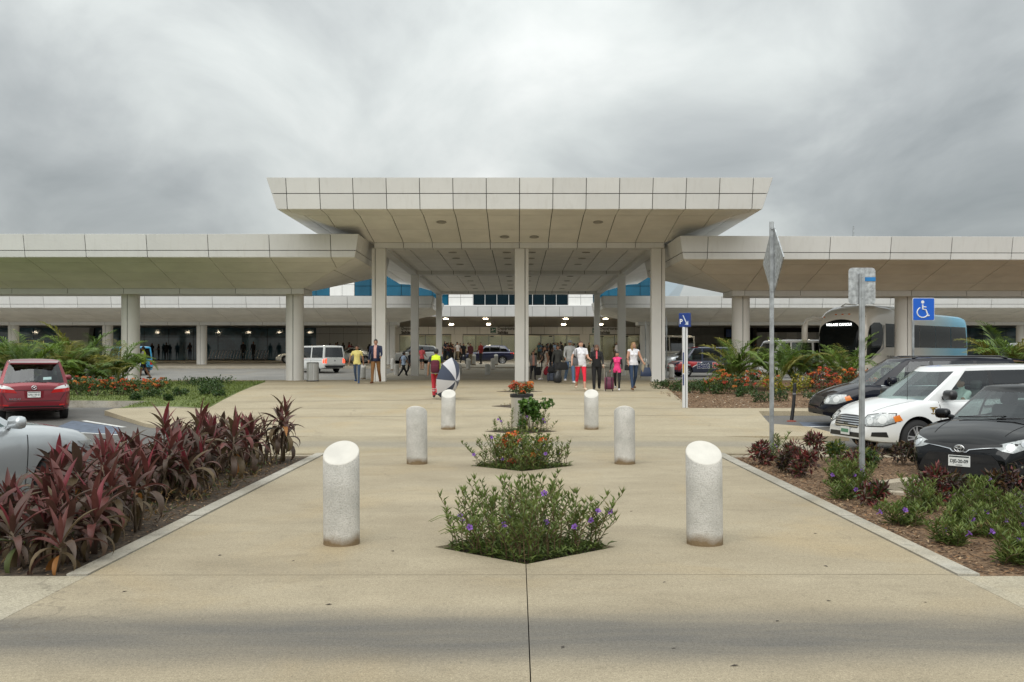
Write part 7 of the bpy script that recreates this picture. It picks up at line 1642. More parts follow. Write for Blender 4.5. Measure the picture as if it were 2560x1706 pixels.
# ---- dark red cordylines in the left bed: every leaf a part
def cordy_leaf(L, W, droop, twist):
    b = MB(); n = 7; ang = 0.0; p = Vector((0, 0, 0)); pts = []
    for i in range(n+1): 
        pts.append((p.copy(), ang)); st = L/n; p = p+Vector((math.cos(ang), 0, math.sin(ang)))*st; ang -= droop/n*(1+1.2*i/n)
    prof = [.16, .55, .88, 1.0, .95, .74, .40, .02]
    for i, (q, a) in enumerate(pts):
        w = W/2*prof[i]; tw = twist*i/n; up = Vector((-math.sin(a), 0, math.cos(a)))
        for s in (-1, 0, 1):
            off = Vector((0, s*w*math.cos(tw), 0)) + up*(abs(s)*w*.42 + s*w*math.sin(tw)); b.v.append(tuple(q+off))
    for i in range(n):
        for s in (0, 1): a = i*3+s; b.f.append((a, a+3, a+4, a+1)); b.m.append(0)
    return b
CM = [leafmat('cordyline_%d' % i, c, .5, .2, .3) for i, c in enumerate(((.100, .048, .038), (.125, .042, .036), (.085, .056, .040), (.19, .032, .042), (.12, .085, .045), (.30, .13, .035), (.07, .085, .028)))]
CL_M = {}
for i, (L_, W_, dr_, tw_) in enumerate(((.39, .072, .5, .2), (.42, .080, 1.0, -.3), (.35, .064, 1.5, .4), (.33, .054, .2, 0), (.40, .076, 1.9, .5))):
    for j, m_ in enumerate(CM): me = cordy_leaf(L_, W_, dr_, tw_).mesh('leaf', True); me.materials.append(m_); CL_M[i, j] = me
M_STEM = mat('cordyline_stem', (.13, .095, .065), .8, var=.3, vscale=20)
rc = random.Random(3)
def cordyline(x, y, h, nst):
    e = empty('cordyline_plant', (x, y, -.012), 0, 'dark red ti plant with strappy leaves in the left bed', 'plant', 'dark red ti plants in the left bed')
    st = MB()
    for s in range(nst):
        a = rc.uniform(0, 6.28); r_ = rc.uniform(.02, .12)*(nst > 1); ln = rc.uniform(.05, .22); hh = h*rc.uniform(.62, .92)-.22
        base = Vector((r_*math.cos(a), r_*math.sin(a), 0)); topp = base+Vector((ln*math.cos(a), ln*math.sin(a), max(.12, hh)))
        st.tube([base, base.lerp(topp, .5)+Vector((rc.uniform(-.02, .02), rc.uniform(-.02, .02), 0)), topp], [.014, .012, .010], 6)
        nl = rc.randint(16, 22); az = rc.uniform(0, 6.28)
        for k in range(nl):
            f = k/(nl-1)                       # 0 oldest and lowest, 1 youngest and erect
            az += 2.4+rc.uniform(-.25, .25); el = R(-28+108*f**.85+rc.uniform(-10, 10)); pos = base.lerp(topp, .55+.45*f)
            shape = 3 if f > .86 else (0 if f > .6 else rc.choice((1, 1, 2, 4) if f > .25 else (2, 4, 4)))
            col = (3 if rc.random() < .38 else 1) if f > .86 else (rc.choice((0, 0, 1, 1, 2, 2, 4)) if f > .35 else rc.choice((0, 2, 2, 4, 4, 5 if rc.random() < .3 else 2, 6 if rc.random() < .35 else 2)))
            sc_ = rc.uniform(.68, 1.22)*(1 if f < .86 else .95)
            o = inst('leaf', CL_M[shape, col], e, pos, (0, 0, 0), (sc_, sc_, sc_)); o.rotation_euler = (Matrix.Rotation(az, 3, 'Z') @ Matrix.Rotation(-el, 3, 'Y')).to_euler()
    st.build('stem', M_STEM, e, smooth=True)
spots = []
for y in np.arange(8.25, 16.9, .44):
    for xo in (-3.95, -4.42, -4.9):
        if y < 9.0 and xo < -4.6 and rc.random() < .3: continue
        if xo > -4.0 and y > 10.2 and rc.random() < .72: continue
        if y > 14.5 and xo < -4.6 and rc.random() < .5: continue
        spots.append((xo+rc.uniform(-.16, .16), y+rc.uniform(-.2, .2)))
spots += [(-5.5, 8.15), (-6.2, 8.1), (-3.82, 8.18)]
for x, y in spots:
    h_ = rc.uniform(.66, 1.08)*(1.0 if y < 9 else 1.06)*(1.14 if y > 12.5 else 1)
    if y < 8.5: h_ *= .66
    if 8.7 < y < 13.2 and x < -4.25: h_ *= .93
    cordyline(x, y, h_, rc.choice((2, 2, 2, 3)))
# low weeds and dry stalks between them
def leaf_cloud(n, cx, cy, rx, ry, z0, z1, L, W, up=.5, spread=1.0):
    a = rv.uniform(0, 2*np.pi, n); r_ = np.sqrt(rv.uniform(0, 1, n)); C = np.stack([cx+rx*r_*np.cos(a), cy+ry*r_*np.sin(a), rv.uniform(z0, z1, n)], 1)
    D = rv.normal(0, 1, (n, 3))*spread; D[:, 2] = np.abs(D[:, 2])*up+.1; return C, D, rv.uniform(*L, n), rv.uniform(*W, n)
C, D, L_, W_ = leaf_cloud(1600, -4.35, 12.6, .75, 4.6, -.01, .16, (.05, .14), (.008, .02), .9)
keep = (C[:, 0] < -3.66) & (C[:, 0] > -5.2); C, D, L_, W_ = C[keep], D[keep], L_[keep], W_[keep]
o = mesh_obj('weeds', leaves_mesh('weeds', C, D, L_, W_, rv.integers(0, 3, len(C))), [leafmat('dry_straw', (.26, .16, .06)), leafmat('weed_green', (.08, .11, .03)), leafmat('weed_brown', (.13, .08, .035))]); tag(o, 'dry weeds and straw under the dark red ti plants', 'weeds', kind='stuff')

# ---- petunia-like ruellia clumps
RM = [leafmat('ruellia_%d' % i, c, .5, .3) for i, c in enumerate(((.125, .175, .042), (.165, .215, .055), (.09, .13, .036), (.19, .165, .06)))]
M_RSTEM = mat('ruellia_stem', (.13, .085, .045), .7)
fb = MB()
for k in range(5):
    a0 = 2*math.pi*k/5
    v0 = [(.004*math.cos(a0-.3), .004*math.sin(a0-.3), -.01), (.004*math.cos(a0+.3), .004*math.sin(a0+.3), -.01), (.026*math.cos(a0+.55), .026*math.sin(a0+.55), .012), (.034*math.cos(a0+.25), .034*math.sin(a0+.25), .010), (.034*math.cos(a0-.25), .034*math.sin(a0-.25), .010), (.026*math.cos(a0-.55), .026*math.sin(a0-.55), .012)]
    fb.add(v0, [(0, 1, 2, 3), (0, 3, 4, 5)], 0)
fb.tube([(0, 0, -.05), (0, 0, -.02), (0, 0, .0)], [.004, .005, .009], 6, 0, False); fb.lathe([(.009, .002), (.004, .004), (.0005, .005)], 8, cap=False, mi=1)
FLW = fb.mesh('flower', True); FLW.materials.append(leafmat('petal_violet', (.30, .13, .55), .6, .35, .12)); FLW.materials.append(mat('throat', (.07, .02, .13), .7))
def ruellia(loc, rx, ry, h, nst, nfl, label, group, seed, zf=None, front=.0, leafL=(.07, .13), cut=None):
    r_ = np.random.default_rng(seed); e = empty('flowering_shrub', loc, 0, label, 'shrub', group); st = MB(); Cs, Ds, Ls, Ws, Ms = [], [], [], [], []; tips = []
    for s in range(nst):
        while True:
            u, v = r_.uniform(-1, 1, 2)
            if abs(u)+abs(v) < .92: break
        b0 = Vector((u*rx, v*ry, 0)); ln = h*r_.uniform(.42, 1.08)*(1-.25*abs(u)); lean = Vector((u*rx*.14+r_.normal(0, .09), v*ry*.35+r_.normal(0, .09), 0)); pts = [b0+lean*t*t+Vector((r_.normal(0, .008), r_.normal(0, .008), ln*t)) for t in (0, .35, .7, 1.0)]
        st.tube(pts, [.0045, .004, .003, .002], 4, cap=False)
        nn = int(r_.integers(8, 12)); az = r_.uniform(0, 6.28)
        for k in range(nn):
            t = .12+.88*(k/(nn-1))**.8; i = min(2, int(t*3)); f = t*3-i; P_ = pts[i].lerp(pts[i+1], f); az += 1.57+r_.normal(0, .2)
            if t < .45 and r_.random() < .35: continue
            for q in (0, math.pi):
                el = .35+.6*t+r_.normal(0, .15); Cs.append(P_); Ds.append((math.cos(az+q)*math.cos(el), math.sin(az+q)*math.cos(el), math.sin(el))); Ls.append(r_.uniform(*leafL)*(1.1-.35*t)); Ws.append(r_.uniform(.015, .025)); Ms.append(int(r_.choice((0, 0, 1, 1, 2, 3), p=(.25, .15, .25, .15, .13, .07))))
        for q in range(5): Cs.append(pts[-1]); a = r_.uniform(0, 6.28); Ds.append((math.cos(a)*.35, math.sin(a)*.35, 1)); Ls.append(r_.uniform(.05, .09)); Ws.append(.014); Ms.append(1)
        tips.append((pts[-1], pts[2]))
    n2 = int(nst*22)
    for s in range(n2):
        u, v = r_.uniform(-.95, .95, 2)
        if abs(u)+abs(v) > .97: continue
        Cs.append((u*rx, v*ry, r_.uniform(0, .07))); a = r_.uniform(0, 6.28); Ds.append((math.cos(a), math.sin(a), r_.uniform(.1, .9))); Ls.append(r_.uniform(.05, .12)); Ws.append(r_.uniform(.014, .024)); Ms.append(int(r_.integers(0, 3)))
    st.build('stems', M_RSTEM, e, smooth=True)
    mesh_obj('foliage', leaves_mesh('foliage', np.array([tuple(c) for c in Cs]), np.array([tuple(d) for d in Ds], float), np.array(Ls), np.array(Ws), np.array(Ms)), RM, e)
    for k in range(nfl):
        tp, md = tips[int(r_.integers(0, len(tips)))]; pz = (tp if r_.random() < .5 else md)+Vector((r_.normal(0, .04), -.03-abs(r_.normal(0, .03)), r_.uniform(-.02, .05))); pz.z = max(.08, pz.z)
        inst('flower', FLW, e, pz, (R(r_.uniform(30, 75)), R(r_.uniform(-40, 40)), r_.uniform(-.5, .5)), (.9,)*3)
    return e
RG = 'violet-flowered shrubs in the paving diamonds'
e1 = ruellia((XC, D1, -.035), .80, .72, .62, 150, 12, 'bushy violet-flowered shrub in the nearest paving diamond', RG, 1)
# long grass blades at its left
gb = MB(); r_ = random.Random(5)
for k in range(9):
    a = R(r_.uniform(150, 215)); ln = r_.uniform(.35, .62); q = Vector((-.42+r_.uniform(-.06, .06), -.05+r_.uniform(-.1, .1), 0)); w = r_.uniform(.010, .017); pr = None
    for i in range(8):
        t = i/7; P_ = q+Vector((math.cos(a)*ln*(t**1.5)*.9, math.sin(a)*ln*(t**1.5)*.35, ln*1.25*(t-.62*t**2.6))); s = Vector((-math.sin(a), math.cos(a), 0))*w*(1-t**2.5+.02); gb.v += [tuple(P_-s+Vector((0, 0, .004))), tuple(P_), tuple(P_+s+Vector((0, 0, .004)))]
        if i: b0 = len(gb.v)-6; gb.f += [(b0, b0+1, b0+4, b0+3), (b0+1, b0+2, b0+5, b0+4)]; gb.m += [0, 0]
gb.build('grass_blades', leafmat('grass_blade', (.17, .26, .035), .5, .35), e1, smooth=True)
e2 = ruellia((XC, D2, -.035), .82, .72, .52, 100, 9, 'violet-flowered shrub round orange blooms in the second paving diamond', RG, 2)
e3 = ruellia((XC, 23.1, g(23.1)), .82, .66, .52, 30, 6, 'sparse violet-flowered shrub around the foot of the grey tub', RG, 3)
# ---- round-leaved bushes with flower heads
GM = [leafmat('bush_green_%d' % i, c, .4, .2) for i, c in enumerate(((.045, .085, .022), (.065, .115, .028), (.030, .060, .018), (.095, .135, .035)))]
YM = [leafmat('bush_yellow_%d' % i, c, .4, .2) for i, c in enumerate(((.16, .17, .02), (.28, .25, .025), (.07, .11, .02), (.35, .28, .03)))]
RDM = [leafmat('croton_red_%d' % i, c, .35, .15) for i, c in enumerate(((.10, .028, .028), (.17, .035, .03), (.055, .028, .022), (.075, .07, .025)))]
DKM = [leafmat('croton_dark_%d' % i, c, .35, .15) for i, c in enumerate(((.035, .022, .022), (.06, .028, .026), (.045, .05, .02), (.09, .05, .02)))]
def bush_mesh(n, rx, ry, h, L, W, seed, up=.35):
    r_ = np.random.default_rng(seed); 
    # several lobes make the outline uneven
    k = max(8, int(15*rx/.4)); lob = np.stack([r_.uniform(-.75, .75, k)*rx, r_.uniform(-.75, .75, k)*ry, r_.uniform(.22, .86, k)*h], 1); lr = r_.uniform(.16, .36, k)*min(rx, ry, h)*1.25
    j = r_.integers(0, k, n); v = r_.normal(0, 1, (n, 3)); v /= np.linalg.norm(v, axis=1, keepdims=True); rad = lr[j]*r_.uniform(.45, 1.0, n)**.6
    C = lob[j]+v*rad[:, None]; C[:, 2] = np.maximum(.03, C[:, 2]); D = v+r_.normal(0, .5, (n, 3)); D[:, 2] += up
    N = v+np.array([0, 0, .6]); return C, D, r_.uniform(*L, n), r_.uniform(*W, n), N
def head_mesh(seed, m):
    r_ = np.random.default_rng(seed); n = 46; v = r_.normal(0, 1, (n, 3)); v[:, 2] = np.abs(v[:, 2])*.8+.1; v /= np.linalg.norm(v, axis=1, keepdims=True); C = v*.055*np.array([1.2, 1.2, .7]); D = np.cross(v, r_.normal(0, 1, (n, 3))); me = leaves_mesh('flower_head', C, D+v*.5, r_.uniform(.03, .05, n), r_.uniform(.022, .032, n), np.zeros(n, int), .1, v); me.materials.append(m); return me
HEADS = [head_mesh(1, leafmat('ixora_orange', (.62, .13, .035), .55, .3, .3)), head_mesh(2, leafmat('ixora_amber', (.70, .24, .05), .55, .3, .3)), head_mesh(3, leafmat('ixora_coral', (.58, .09, .05), .55, .3, .3))]
def bush(name, loc, rx, ry, h, n, L, W, mats, seed, label, cat, group, heads=0, hs=1.0, twigs=5):
    e = empty(name, loc, 0, label, cat, group); C, D, L_, W_, N = bush_mesh(n, rx, ry, h, L, W, seed); r_ = np.random.default_rng(seed+99)
    mesh_obj('foliage', leaves_mesh('foliage', C, D, L_, W_, r_.integers(0, len(mats), len(C)), .15, N), mats, e)
    t = MB()
    for k in range(twigs): a = r_.uniform(0, 6.28); t.tube([(0, 0, -.02), (rx*.3*math.cos(a), ry*.3*math.sin(a), h*.35), (rx*.55*math.cos(a), ry*.55*math.sin(a), h*.7)], [.012, .009, .004], 5, cap=False)
    t.build('twigs', M_STEM, e)
    if heads:
        top = np.argsort(-(C[:, 2]*.6-.9*C[:, 1]*h/ry*.5+r_.uniform(0, h*1.5, len(C))))[:heads*9:9]
        for i in top: inst('flower_head', HEADS[int(r_.integers(0, 3))], e, C[i]*np.array([1.02, 1.02, 1.03])+np.array([0, -.02, .03]), (r_.uniform(-.5, .5), r_.uniform(-.5, .5), r_.uniform(0, 6)), (hs*r_.uniform(.8, 1.3),)*3)
    return e
bush('ixora_bush', (XC+.0, D2+.05, -.035), .50, .42, .58, 900, (.05, .09), (.022, .038), GM[:2]+YM[:2]+RM[:1], 21, 'orange-flowered bush in the middle of the second paving diamond', 'shrub', 'orange-flowered bushes', 15, .75)
bush('ixora_bush', (.10, 24.35, g(24.3)+.72), .30, .26, .34, 700, (.04, .075), (.02, .034), GM, 22, 'orange-flowered bush planted in the grey tub', 'shrub', 'orange-flowered bushes', 16, .9)
vb = bush('leafy_vine', (.30, 23.0, g(23)), .30, .24, .80, 620, (.07, .12), (.06, .09), [leafmat('vine_%d' % i, c, .4, .3) for i, c in enumerate(((.075, .16, .025), (.05, .11, .02), (.11, .21, .035)))], 23, 'bright green broad-leaved plant climbing beside the grey tub', 'plant', None, 0)
C, D, L_, W_, N = bush_mesh(120, .2, .18, .25, (.06, .10), (.05, .08), 77); C += np.array([.38, 0, .52]); mesh_obj('upper_foliage', leaves_mesh('foliage', C, D, L_, W_, rv.integers(0, 3, len(C)), .15, N), [MATS['vine_0'], MATS['vine_1'], MATS['vine_2']], vb)
for cy, sd in ((29.6, 31), (36.4, 32)):
    C, D, L_, W_ = leaf_cloud(60, XC, cy, .55, .5, 0, .05, (.05, .12), (.012, .03)); C[:, 2] += np.array([g(y) for y in C[:, 1]]); o = mesh_obj('dry_plants', leaves_mesh('dry_plants', C, D, L_, W_, rv.integers(0, 2, len(C))), [RM[3], leafmat('dry_straw', (.26, .16, .06))]); tag(o, 'few dry sprigs in the %s paving diamond' % ('fourth' if cy < 30 else 'fifth'), 'plants', kind='stuff')

# ---- right near bed: crotons and small ruellia
def px(pxx, pyy): y = 4357/(pyy-890); return (pxx-1294)*y/2490, y
CR = 'small crotons in the right mulch bed'
crot = [((3.95, 16.1), .30, .18, RDM, 'small reddish croton left of the diamond sign post'), ((4.32, 15.75), .36, .2, RDM, 'reddish croton just right of the diamond sign post'), ((4.12, 14.4), .32, .2, RDM, 'purple-red croton in front of the diamond sign post'), ((4.75, 15.9), .52, .15, RDM, 'tallest upright dark red croton between the two sign posts'), ((5.35, 16.6), .30, .2, GM[:2]+YM[:1], 'yellow-green croton in front of the white minivan bumper'), ((5.75, 16.3), .28, .18, DKM, 'dark croton below the white minivan headlight'), ((6.2, 16.0), .34, .18, DKM, 'dark croton in front of the white minivan wheel'), ((6.55, 15.5), .24, .14, DKM, 'little dark croton at the wheel of the white minivan'),
    ((4.85, 11.85), .34, .2, RDM, 'reddish croton right of the short sign post'), ((5.2, 12.0), .30, .2, DKM, 'blackish croton inside the kerb corner'), ((5.50, 11.35), .34, .22, DKM, 'dark bronze croton below the saloon plate'), ((6.05, 11.4), .38, .24, RDM, 'rusty red croton below the saloon grille'), ((6.65, 11.05), .42, .25, RDM+GM[:1], 'mixed red and green croton at the right edge of the bed'), ((6.75, 10.0), .46, .26, DKM+RDM[:1], 'tall dark croton nearest the right frame edge'), ((5.35, 10.3), .26, .16, DKM, 'small dark croton among the green shrubs'), ((6.1, 10.6), .22, .16, RDM, 'small rusty croton between green shrubs'), ((4.0, 14.95), .24, .15, DKM, 'low dark croton close to the kerb, left of the kerb corner'), ((4.95, 14.9), .26, .17, RDM, 'reddish croton behind the kerb corner'), ((5.5, 15.6), .26, .16, GM[:2]+YM[:1], 'greenish croton between kerb corner and white minivan'), ((4.6, 16.6), .24, .15, DKM, 'dark croton by the far kerb of the right bed'), ((4.15, 11.7), .22, .14, RDM+GM[:1], 'small rusty croton by the kerb near the short sign post'), ((5.9, 9.6), .3, .18, RDM, 'rusty croton between the two largest violet shrubs')]
for i, ((x, y), h_, r0, ms, lb_) in enumerate(crot):
    bush('croton', (x, y, -.01), r0*1.15, r0*1.15, h_*1.2, int(230+900*r0), (.06, .13), (.02, .040), ms, 200+i, lb_, 'plant', CR, 0, twigs=4)
SG = 'green shrubs in the right mulch bed'
for i, (x, y, w, h_, ns, nf, lb_) in enumerate(((4.42, 13.6, .16, .30, 9, 0, 'small green shrub left of the short sign post'), (4.33, 12.75, .20, .44, 16, 3, 'green shrub with violet flowers at the short sign post'), (4.55, 11.3, .20, .34, 12, 0, 'green shrub in front of the short sign post'), (5.05, 10.75, .22, .42, 15, 0, 'green shrub in the middle of the mulch bed'), (4.72, 9.05, .24, .40, 18, 4, 'violet-flowered shrub nearest the kerb and frame bottom'), (5.55, 9.0, .30, .48, 26, 6, 'largest violet-flowered shrub near the right frame edge'), (5.75, 10.0, .28, .40, 20, 3, 'violet-flowered shrub behind the largest one'), (4.3, 16.75, .12, .50, 5, 0, 'lanky green seedling at the diamond sign post'), (6.5, 9.3, .26, .42, 16, 3, 'violet-flowered shrub at the very right edge'), (4.05, 10.35, .16, .26, 9, 1, 'low violet-flowered shrub against the kerb, mid bed'), (5.0, 9.75, .22, .36, 14, 3, 'violet-flowered shrub in front of the mid bed shrub'), (4.25, 8.4, .18, .28, 10, 2, 'low violet-flowered shrub at the near corner of the bed'), (5.2, 8.35, .22, .34, 14, 4, 'violet-flowered shrub at the near edge of the bed'), (6.0, 8.5, .24, .40, 16, 4, 'violet-flowered shrub at the near right edge'), (3.98, 12.2, .14, .22, 7, 0, 'little green shrub by the kerb'), (5.7, 10.75, .2, .34, 12, 2, 'green shrub in front of the saloon plate'), (4.55, 9.75, .18, .26, 10, 2, 'low violet-flowered shrub behind the kerb shrub'), (4.7, 8.35, .16, .24, 9, 2, 'low violet-flowered shrub second from the near corner'), (5.6, 8.3, .18, .3, 11, 3, 'violet-flowered shrub third from the near corner'), (4.05, 9.3, .14, .22, 8, 1, 'small violet-flowered shrub hugging the kerb near the frame bottom'), (6.3, 10.2, .22, .36, 13, 2, 'green shrub below the saloon headlight'), (4.65, 10.4, .18, .28, 10, 1, 'low green shrub left of the mid bed shrub'))):
    ruellia((x, y, -.01), w*1.25, w*1.25, h_, int(ns*1.9), nf+1, lb_, SG, 300+i, leafL=(.08, .15))
# mulch chips and pebbles
n = 15000; x = 3.74+6.8*rv.uniform(0, 1, n)**1.5; y = rv.uniform(8.0, 17.1, n)
def in_bed(a, b): return (b < 8.3+ (13.05-8.35)*(11-a)/(11-4.25)*.985) | ((b > 13.2+.8*(a-4.25)) & (a < 7.4))
k_ = in_bed(x, y); x, y = x[k_], y[k_]; C = np.stack([x, y, rv.uniform(-.006, .012, len(x))], 1); D = rv.normal(0, 1, (len(x), 3)); D[:, 2] *= .25
o = mesh_obj('mulch_chips', leaves_mesh('mulch', C, D, rv.uniform(.02, .075, len(x)), rv.uniform(.008, .028, len(x)), rv.integers(0, 4, len(x)), .05), [mat('chip_a', (.26, .14, .065), .9), mat('chip_b', (.15, .08, .04), .9), mat('chip_c', (.36, .25, .15), .9), mat('chip_d', (.07, .042, .025), .9)]); tag(o, 'loose bark chips covering the right bed', 'mulch', kind='stuff')
n = 2600; x = rv.uniform(-5.2, -3.64, n); y = rv.uniform(8.0, 17.2, n); C = np.stack([x, y, rv.uniform(-.012, .006, n)], 1); D = rv.normal(0, 1, (n, 3)); D[:, 2] *= .2
o = mesh_obj('mulch_chips', leaves_mesh('mulch', C, D, rv.uniform(.02, .07, n), rv.uniform(.008, .028, n), rv.integers(0, 4, n), .05), [MATS['chip_a'], MATS['chip_b'], MATS['chip_c'], MATS['chip_d']]); tag(o, 'bark chips and litter under the left plants', 'mulch', kind='stuff')
# ---- palms
def frond_mesh(L, arch, seed, npair=34):
    r_ = np.random.default_rng(seed); b = MB(); pts = []; p = Vector((0, 0, 0)); a = R(78)
    for i in range(13): pts.append(p.copy()); p = p+Vector((math.cos(a), 0, math.sin(a)))*L/12; a -= R(arch)/12*(.5+1.2*i/12)
    b.tube(pts, [.014*(1-.85*i/12) for i in range(13)], 5, cap=False, mi=0)
    Cs, Ds, Ls = [], [], []
    for k in range(npair):
        t = .22+.78*k/(npair-1); i = min(11, int(t*12)); f = t*12-i; P_ = pts[i].lerp(pts[i+1], f); d = (pts[i+1]-pts[i]).normalized(); up = Vector((-d.z, 0, d.x))
        ll = .52*math.sin(math.pi*(.15+.80*t))*L/1.9+.06
        for s in (1, -1): v = d*.75+Vector((0, s, 0))*.85+up*(.35+r_.normal(0, .12)); v.z -= .15; Cs.append(tuple(P_)); Ds.append(tuple(v)); Ls.append(ll*r_.uniform(.85, 1.1))
    Cs, Ds, Ls = np.array(Cs), np.array(Ds), np.array(Ls); Dn = Ds/np.linalg.norm(Ds, axis=1, keepdims=True)
    # two bent pieces per leaflet
    n_ = len(Cs); W = Ls*.07+.016; up = np.tile([0, 0, 1.], (n_, 1)); S = np.cross(Dn, up); S /= np.maximum(1e-6, np.linalg.norm(S, axis=1, keepdims=True)); M1 = Cs+Dn*Ls[:, None]*.55; D2 = Dn-np.array([0, 0, .55]); D2 /= np.linalg.norm(D2, axis=1, keepdims=True); T_ = M1+D2*Ls[:, None]*.5; w = W[:, None]/2
    for i in range(n_):
        b0 = len(b.v); b.v += [tuple(Cs[i]), tuple(M1[i]+S[i]*w[i]), tuple(M1[i]-S[i]*w[i]), tuple(T_[i])]; b.f += [(b0, b0+1, b0+2), (b0+1, b0+3, b0+2)]; b.m += [1, 1]
    return b.mesh('frond')
PALM = [[leafmat('palm_rib', (.16, .19, .05), .5, .1), leafmat('palm_%d' % i, c, .4, .3)] for i, c in enumerate(((.13, .215, .038), (.18, .275, .05), (.095, .16, .032), (.25, .24, .055)))]
FR = []
for i, (L_, ar) in enumerate(((1.9, 75), (1.7, 100), (2.1, 60), (1.5, 125), (1.8, 90))):
    for j in range(4): me = frond_mesh(L_, ar, i*7+j, 30); [me.materials.append(m_) for m_ in PALM[j]]; FR.append(me)
rq = random.Random(9)
def palm(x, y, s, label, group, nf=13):
    e = empty('palm', (x, y, g(y)-.02), rq.uniform(0, 6.28), label, 'palm', group); t = MB()
    for k in range(4): a = rq.uniform(0, 6.28); r_ = rq.uniform(.03, .14); t.tube([(r_*math.cos(a), r_*math.sin(a), -.05), (r_*1.2*math.cos(a), r_*1.2*math.sin(a), .5*s), (r_*1.6*math.cos(a), r_*1.6*math.sin(a), .8*s)], [.03, .025, .018], 6)
    t.build('trunk', mat('palm_cane', (.16, .17, .07), .6, var=.3, vscale=8), e, smooth=True)
    for k in range(nf):
        a = rq.uniform(0, 6.28); o = inst('frond', rq.choice(FR), e, (.08*math.cos(a), .08*math.sin(a), rq.uniform(.1, .55)*s), (0, R(rq.uniform(-8, 28)), a), (s*rq.uniform(.75, 1.08),)*3)
LP = 'palms in the left planting'; RP = 'palms in the right planting'
for i, (x, y, s) in enumerate(((-22.6, 38, 1.1), (-21.2, 40.2, 1.15), (-20.4, 36.6, 1.0), (-19.4, 38.6, 1.12), (-18.7, 41.5, 1.12), (-18.2, 36.8, 1.02), (-17.4, 39.4, 1.15), (-16.9, 37.2, 1.0), (-16.2, 40.6, 1.05), (-16.0, 38.6, .98), (-15.9, 36.9, .8))): palm(x, y, s, 'leafy green palm in the dense left clump behind the red car', LP, 21)
palm(-15.05, 37.2, .62, 'single young palm in front of the left round column', LP, 10)
for x, y, s, lb_ in ((8.25, 37.9, .85, 'feathery palm at the left end of the right planting'), (8.9, 39.2, 1.0, 'palm left of the diamond sign post'), (9.5, 36.4, .95, 'bright green palm right of the diamond sign post'), (10.5, 37.4, 1.02, 'tallest palm below the coach windshield'), (11.3, 38.4, .85, 'palm just left of the short sign post'), (12.2, 37.6, .85, 'palm right of the short sign post'), (13.0, 38.8, .95, 'palm behind the midnight minivan windshield'), (18.9, 38.5, 1.25, 'palm at the far right above the minivan roofs'), (20.0, 39.5, 1.15, 'palm touching the right frame edge')): palm(x, y, s, lb_, RP, 19)
# ---- flowering hedges and low shrubs of the far beds
IG = 'orange-flowered bushes in the far beds'
for i, (x, y, r0, h_, nh) in enumerate(((-15.6, 33.2, .55, .55, 9), (-14.9, 33.8, .5, .6, 14), (-14.2, 33.6, .6, .62, 24), (-13.5, 34.0, .55, .62, 24), (-12.95, 33.7, .5, .58, 22), (-12.45, 34.4, .5, .55, 18))): bush('ixora_bush', (x, y, g(y)), r0, r0*.8, h_, 520, (.07, .12), (.035, .06), GM[:2]+GM[3:], 400+i, 'orange-flowered bush in the left hedge behind the red car', 'shrub', IG, nh, .8)
for i, (x, y, r0, h_, ms, nh, lb_) in enumerate(((7.0, 35.2, .5, .95, GM[:2]+YM[:2], 18, 'orange and yellow bush at the left end of the right hedge'), (7.6, 34.6, .5, .70, GM, 16, 'orange-flowered bush left of the diamond sign post'), (8.15, 35.4, .5, .8, GM, 18, 'orange-flowered bush behind the diamond sign post'), (8.75, 34.2, .48, .66, YM, 4, 'yellow-leaved bush right of the diamond sign post'), (9.75, 34.0, .52, .70, YM, 0, 'yellow-green bush right of the black post'), (10.5, 34.4, .62, .92, GM[:2]+RDM[:2], 34, 'dense orange bush beside the midnight minivan bonnet'), (11.3, 34.9, .6, .85, GM[:2]+RDM[:1], 26, 'orange bush behind the midnight minivan bonnet'), (12.1, 35.4, .6, .8, GM, 20, 'orange bush farthest right behind the minivan'))): bush('ixora_bush', (x, y, g(y)), r0, r0*.8, h_, 480, (.07, .12), (.035, .06), ms, 430+i, lb_, 'shrub', IG, nh, .85)
LG = 'low green ground-cover shrubs'
for i, (x, y, r0, h_) in enumerate(((5.9, 36.6, .5, .34), (6.5, 37.2, .55, .36), (7.1, 36.6, .5, .34), (6.2, 35.4, .5, .34), (6.8, 34.8, .45, .32), (5.55, 38.4, .4, .28), (7.5, 33.4, .35, .26))): bush('ground_cover', (x, y, g(y)), r0, r0, h_, 420, (.06, .11), (.035, .055), GM[:3], 500+i, 'low dark green shrub in the patch beside the white totem', 'shrub', LG)
for i, (x, y, r0, h_) in enumerate(((7.6, 31.0, .40, .34), (8.25, 31.4, .42, .36), (9.35, 31.2, .45, .36), (9.9, 31.6, .3, .28), (10.9, 31.0, .25, .22))): bush('ground_cover', (x, y, g(y)), r0, r0*.8, h_, 380, (.05, .09), (.03, .05), GM[:3], 520+i, 'low green shrub on the brown mulch edge of the right planting', 'shrub', LG)
for i, (x, y, r0, h_) in enumerate(((-13.4, 41.0, .6, .35), (-12.7, 40.0, .6, .34), (-12.1, 39.2, .55, .32), (-11.6, 38.0, .5, .30), (-11.2, 36.6, .45, .28), (-10.9, 35.4, .4, .28), (-12.6, 42.2, .6, .3), (-12.1, 33.0, .35, .24), (-11.3, 33.6, .35, .24), (-10.6, 34.0, .3, .22), (-11.0, 31.2, .2, .2), (-12.2, 31.8, .2, .2), (-9.9, 33.2, .3, .2))): bush('ground_cover', (x, y, g(y)), r0, r0*.7, h_, 300, (.06, .11), (.035, .055), GM[:3], 540+i, 'low dark green shrub on the left lawn', 'shrub', LG)
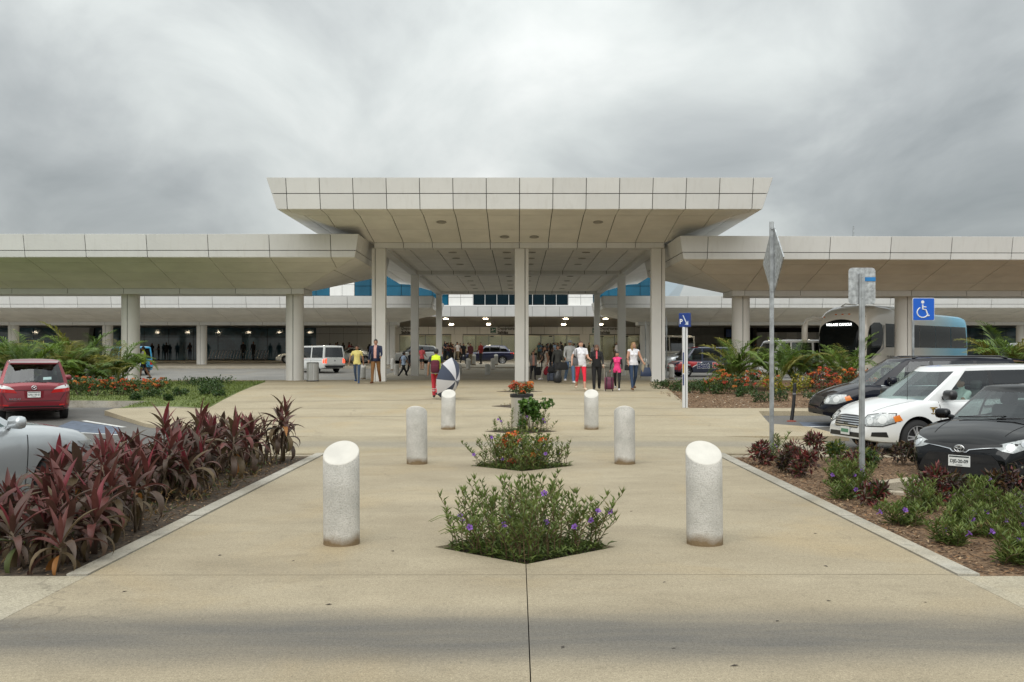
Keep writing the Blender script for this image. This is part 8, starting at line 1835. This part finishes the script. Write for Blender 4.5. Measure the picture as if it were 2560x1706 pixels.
# ---- lawn grass
n = 16000; y = rv.uniform(29.05, 45.9, n); xr_ = np.array([pxl(v) for v in y]); x = xr_-.05-rv.uniform(0, 1, n)**1.3*9; k_ = (x > np.where(y < 31.5, -11.6, -24)); x, y = x[k_], y[k_]
C = np.stack([x, y, np.array([g(v) for v in y])-.0], 1); D = rv.normal(0, .45, (len(x), 3)); D[:, 2] = 1
o = mesh_obj('lawn_grass', leaves_mesh('lawn_grass', C, D, rv.uniform(.06, .12, len(x)), rv.uniform(.018, .035, len(x)), rv.integers(0, 3, len(x))), [leafmat('grass_a', (.15, .20, .045)), leafmat('grass_b', (.19, .235, .06)), leafmat('grass_c', (.12, .165, .04))]); tag(o, 'short green grass of the left lawn', 'grass', kind='stuff')
n = 2600; y = rv.uniform(29.1, 36, n); x = rv.uniform(5.1, 13, n); C = np.stack([x, y, np.array([g(v) for v in y])+.01], 1); D = rv.normal(0, 1, (n, 3)); D[:, 2] *= .3
o = mesh_obj('mulch_chips', leaves_mesh('mulch', C, D, rv.uniform(.05, .14, n), rv.uniform(.03, .07, n), rv.integers(0, 4, n), .05), [MATS['chip_a'], MATS['chip_b'], MATS['chip_c'], mat('chip_e', (.42, .36, .27), .9)]); tag(o, 'bark and pebbles along the edge of the right planting', 'mulch', kind='stuff')
# ---- fallen leaves on the concrete
lf = leaves_mesh('fallen_leaf', np.array([[0., 0, .004]]), np.array([[1., 0, .02]]), np.array([.075]), np.array([.028]), np.array([0]), .12); lf.materials.append(mat('dead_leaf', (.055, .045, .035), .8))
for x, y in ((-1.9, 8.5), (-1.1, 8.9), (-2.6, 8.75), (1.15, 7.7), (1.7, 6.55), (2.2, 7.1), (2.9, 7.05), (.95, 5.95), (.28, 6.0), (2.55, 8.3), (-2.9, 7.4), (-1.3, 7.0), (1.25, 5.62), (2.95, 9.8), (-.9, 10.5), (1.3, 11.2)):
    tag(inst('fallen_leaf', lf, None, (x, y, .001), (0, 0, rq.uniform(0, 6.28)), (rq.uniform(.35, .8),)*3), 'small dark fallen leaf on the concrete walkway', 'leaf', 'fallen leaves on the walkway')

# ============================================================ look-alikes: tell them apart by place
def _ord(n): return '%d%s' % (n, 'th' if 10 <= n % 100 <= 20 else {1: 'st', 2: 'nd', 3: 'rd'}.get(n % 10, 'th'))
_by = {}
for o in COL.objects:
    if o.parent is None and 'label' in o and 'group' in o: _by.setdefault((o['group'], o['label']), []).append(o)
for (gr, lb_), obs in _by.items():
    if len(obs) < 2: continue
    obs.sort(key=lambda o: o.location.x/max(1.0, o.location.y))
    for i, o in enumerate(obs): o['label'] = lb_ + ', %s from the left' % _ord(i+1)
for o in COL.objects: clean(o)
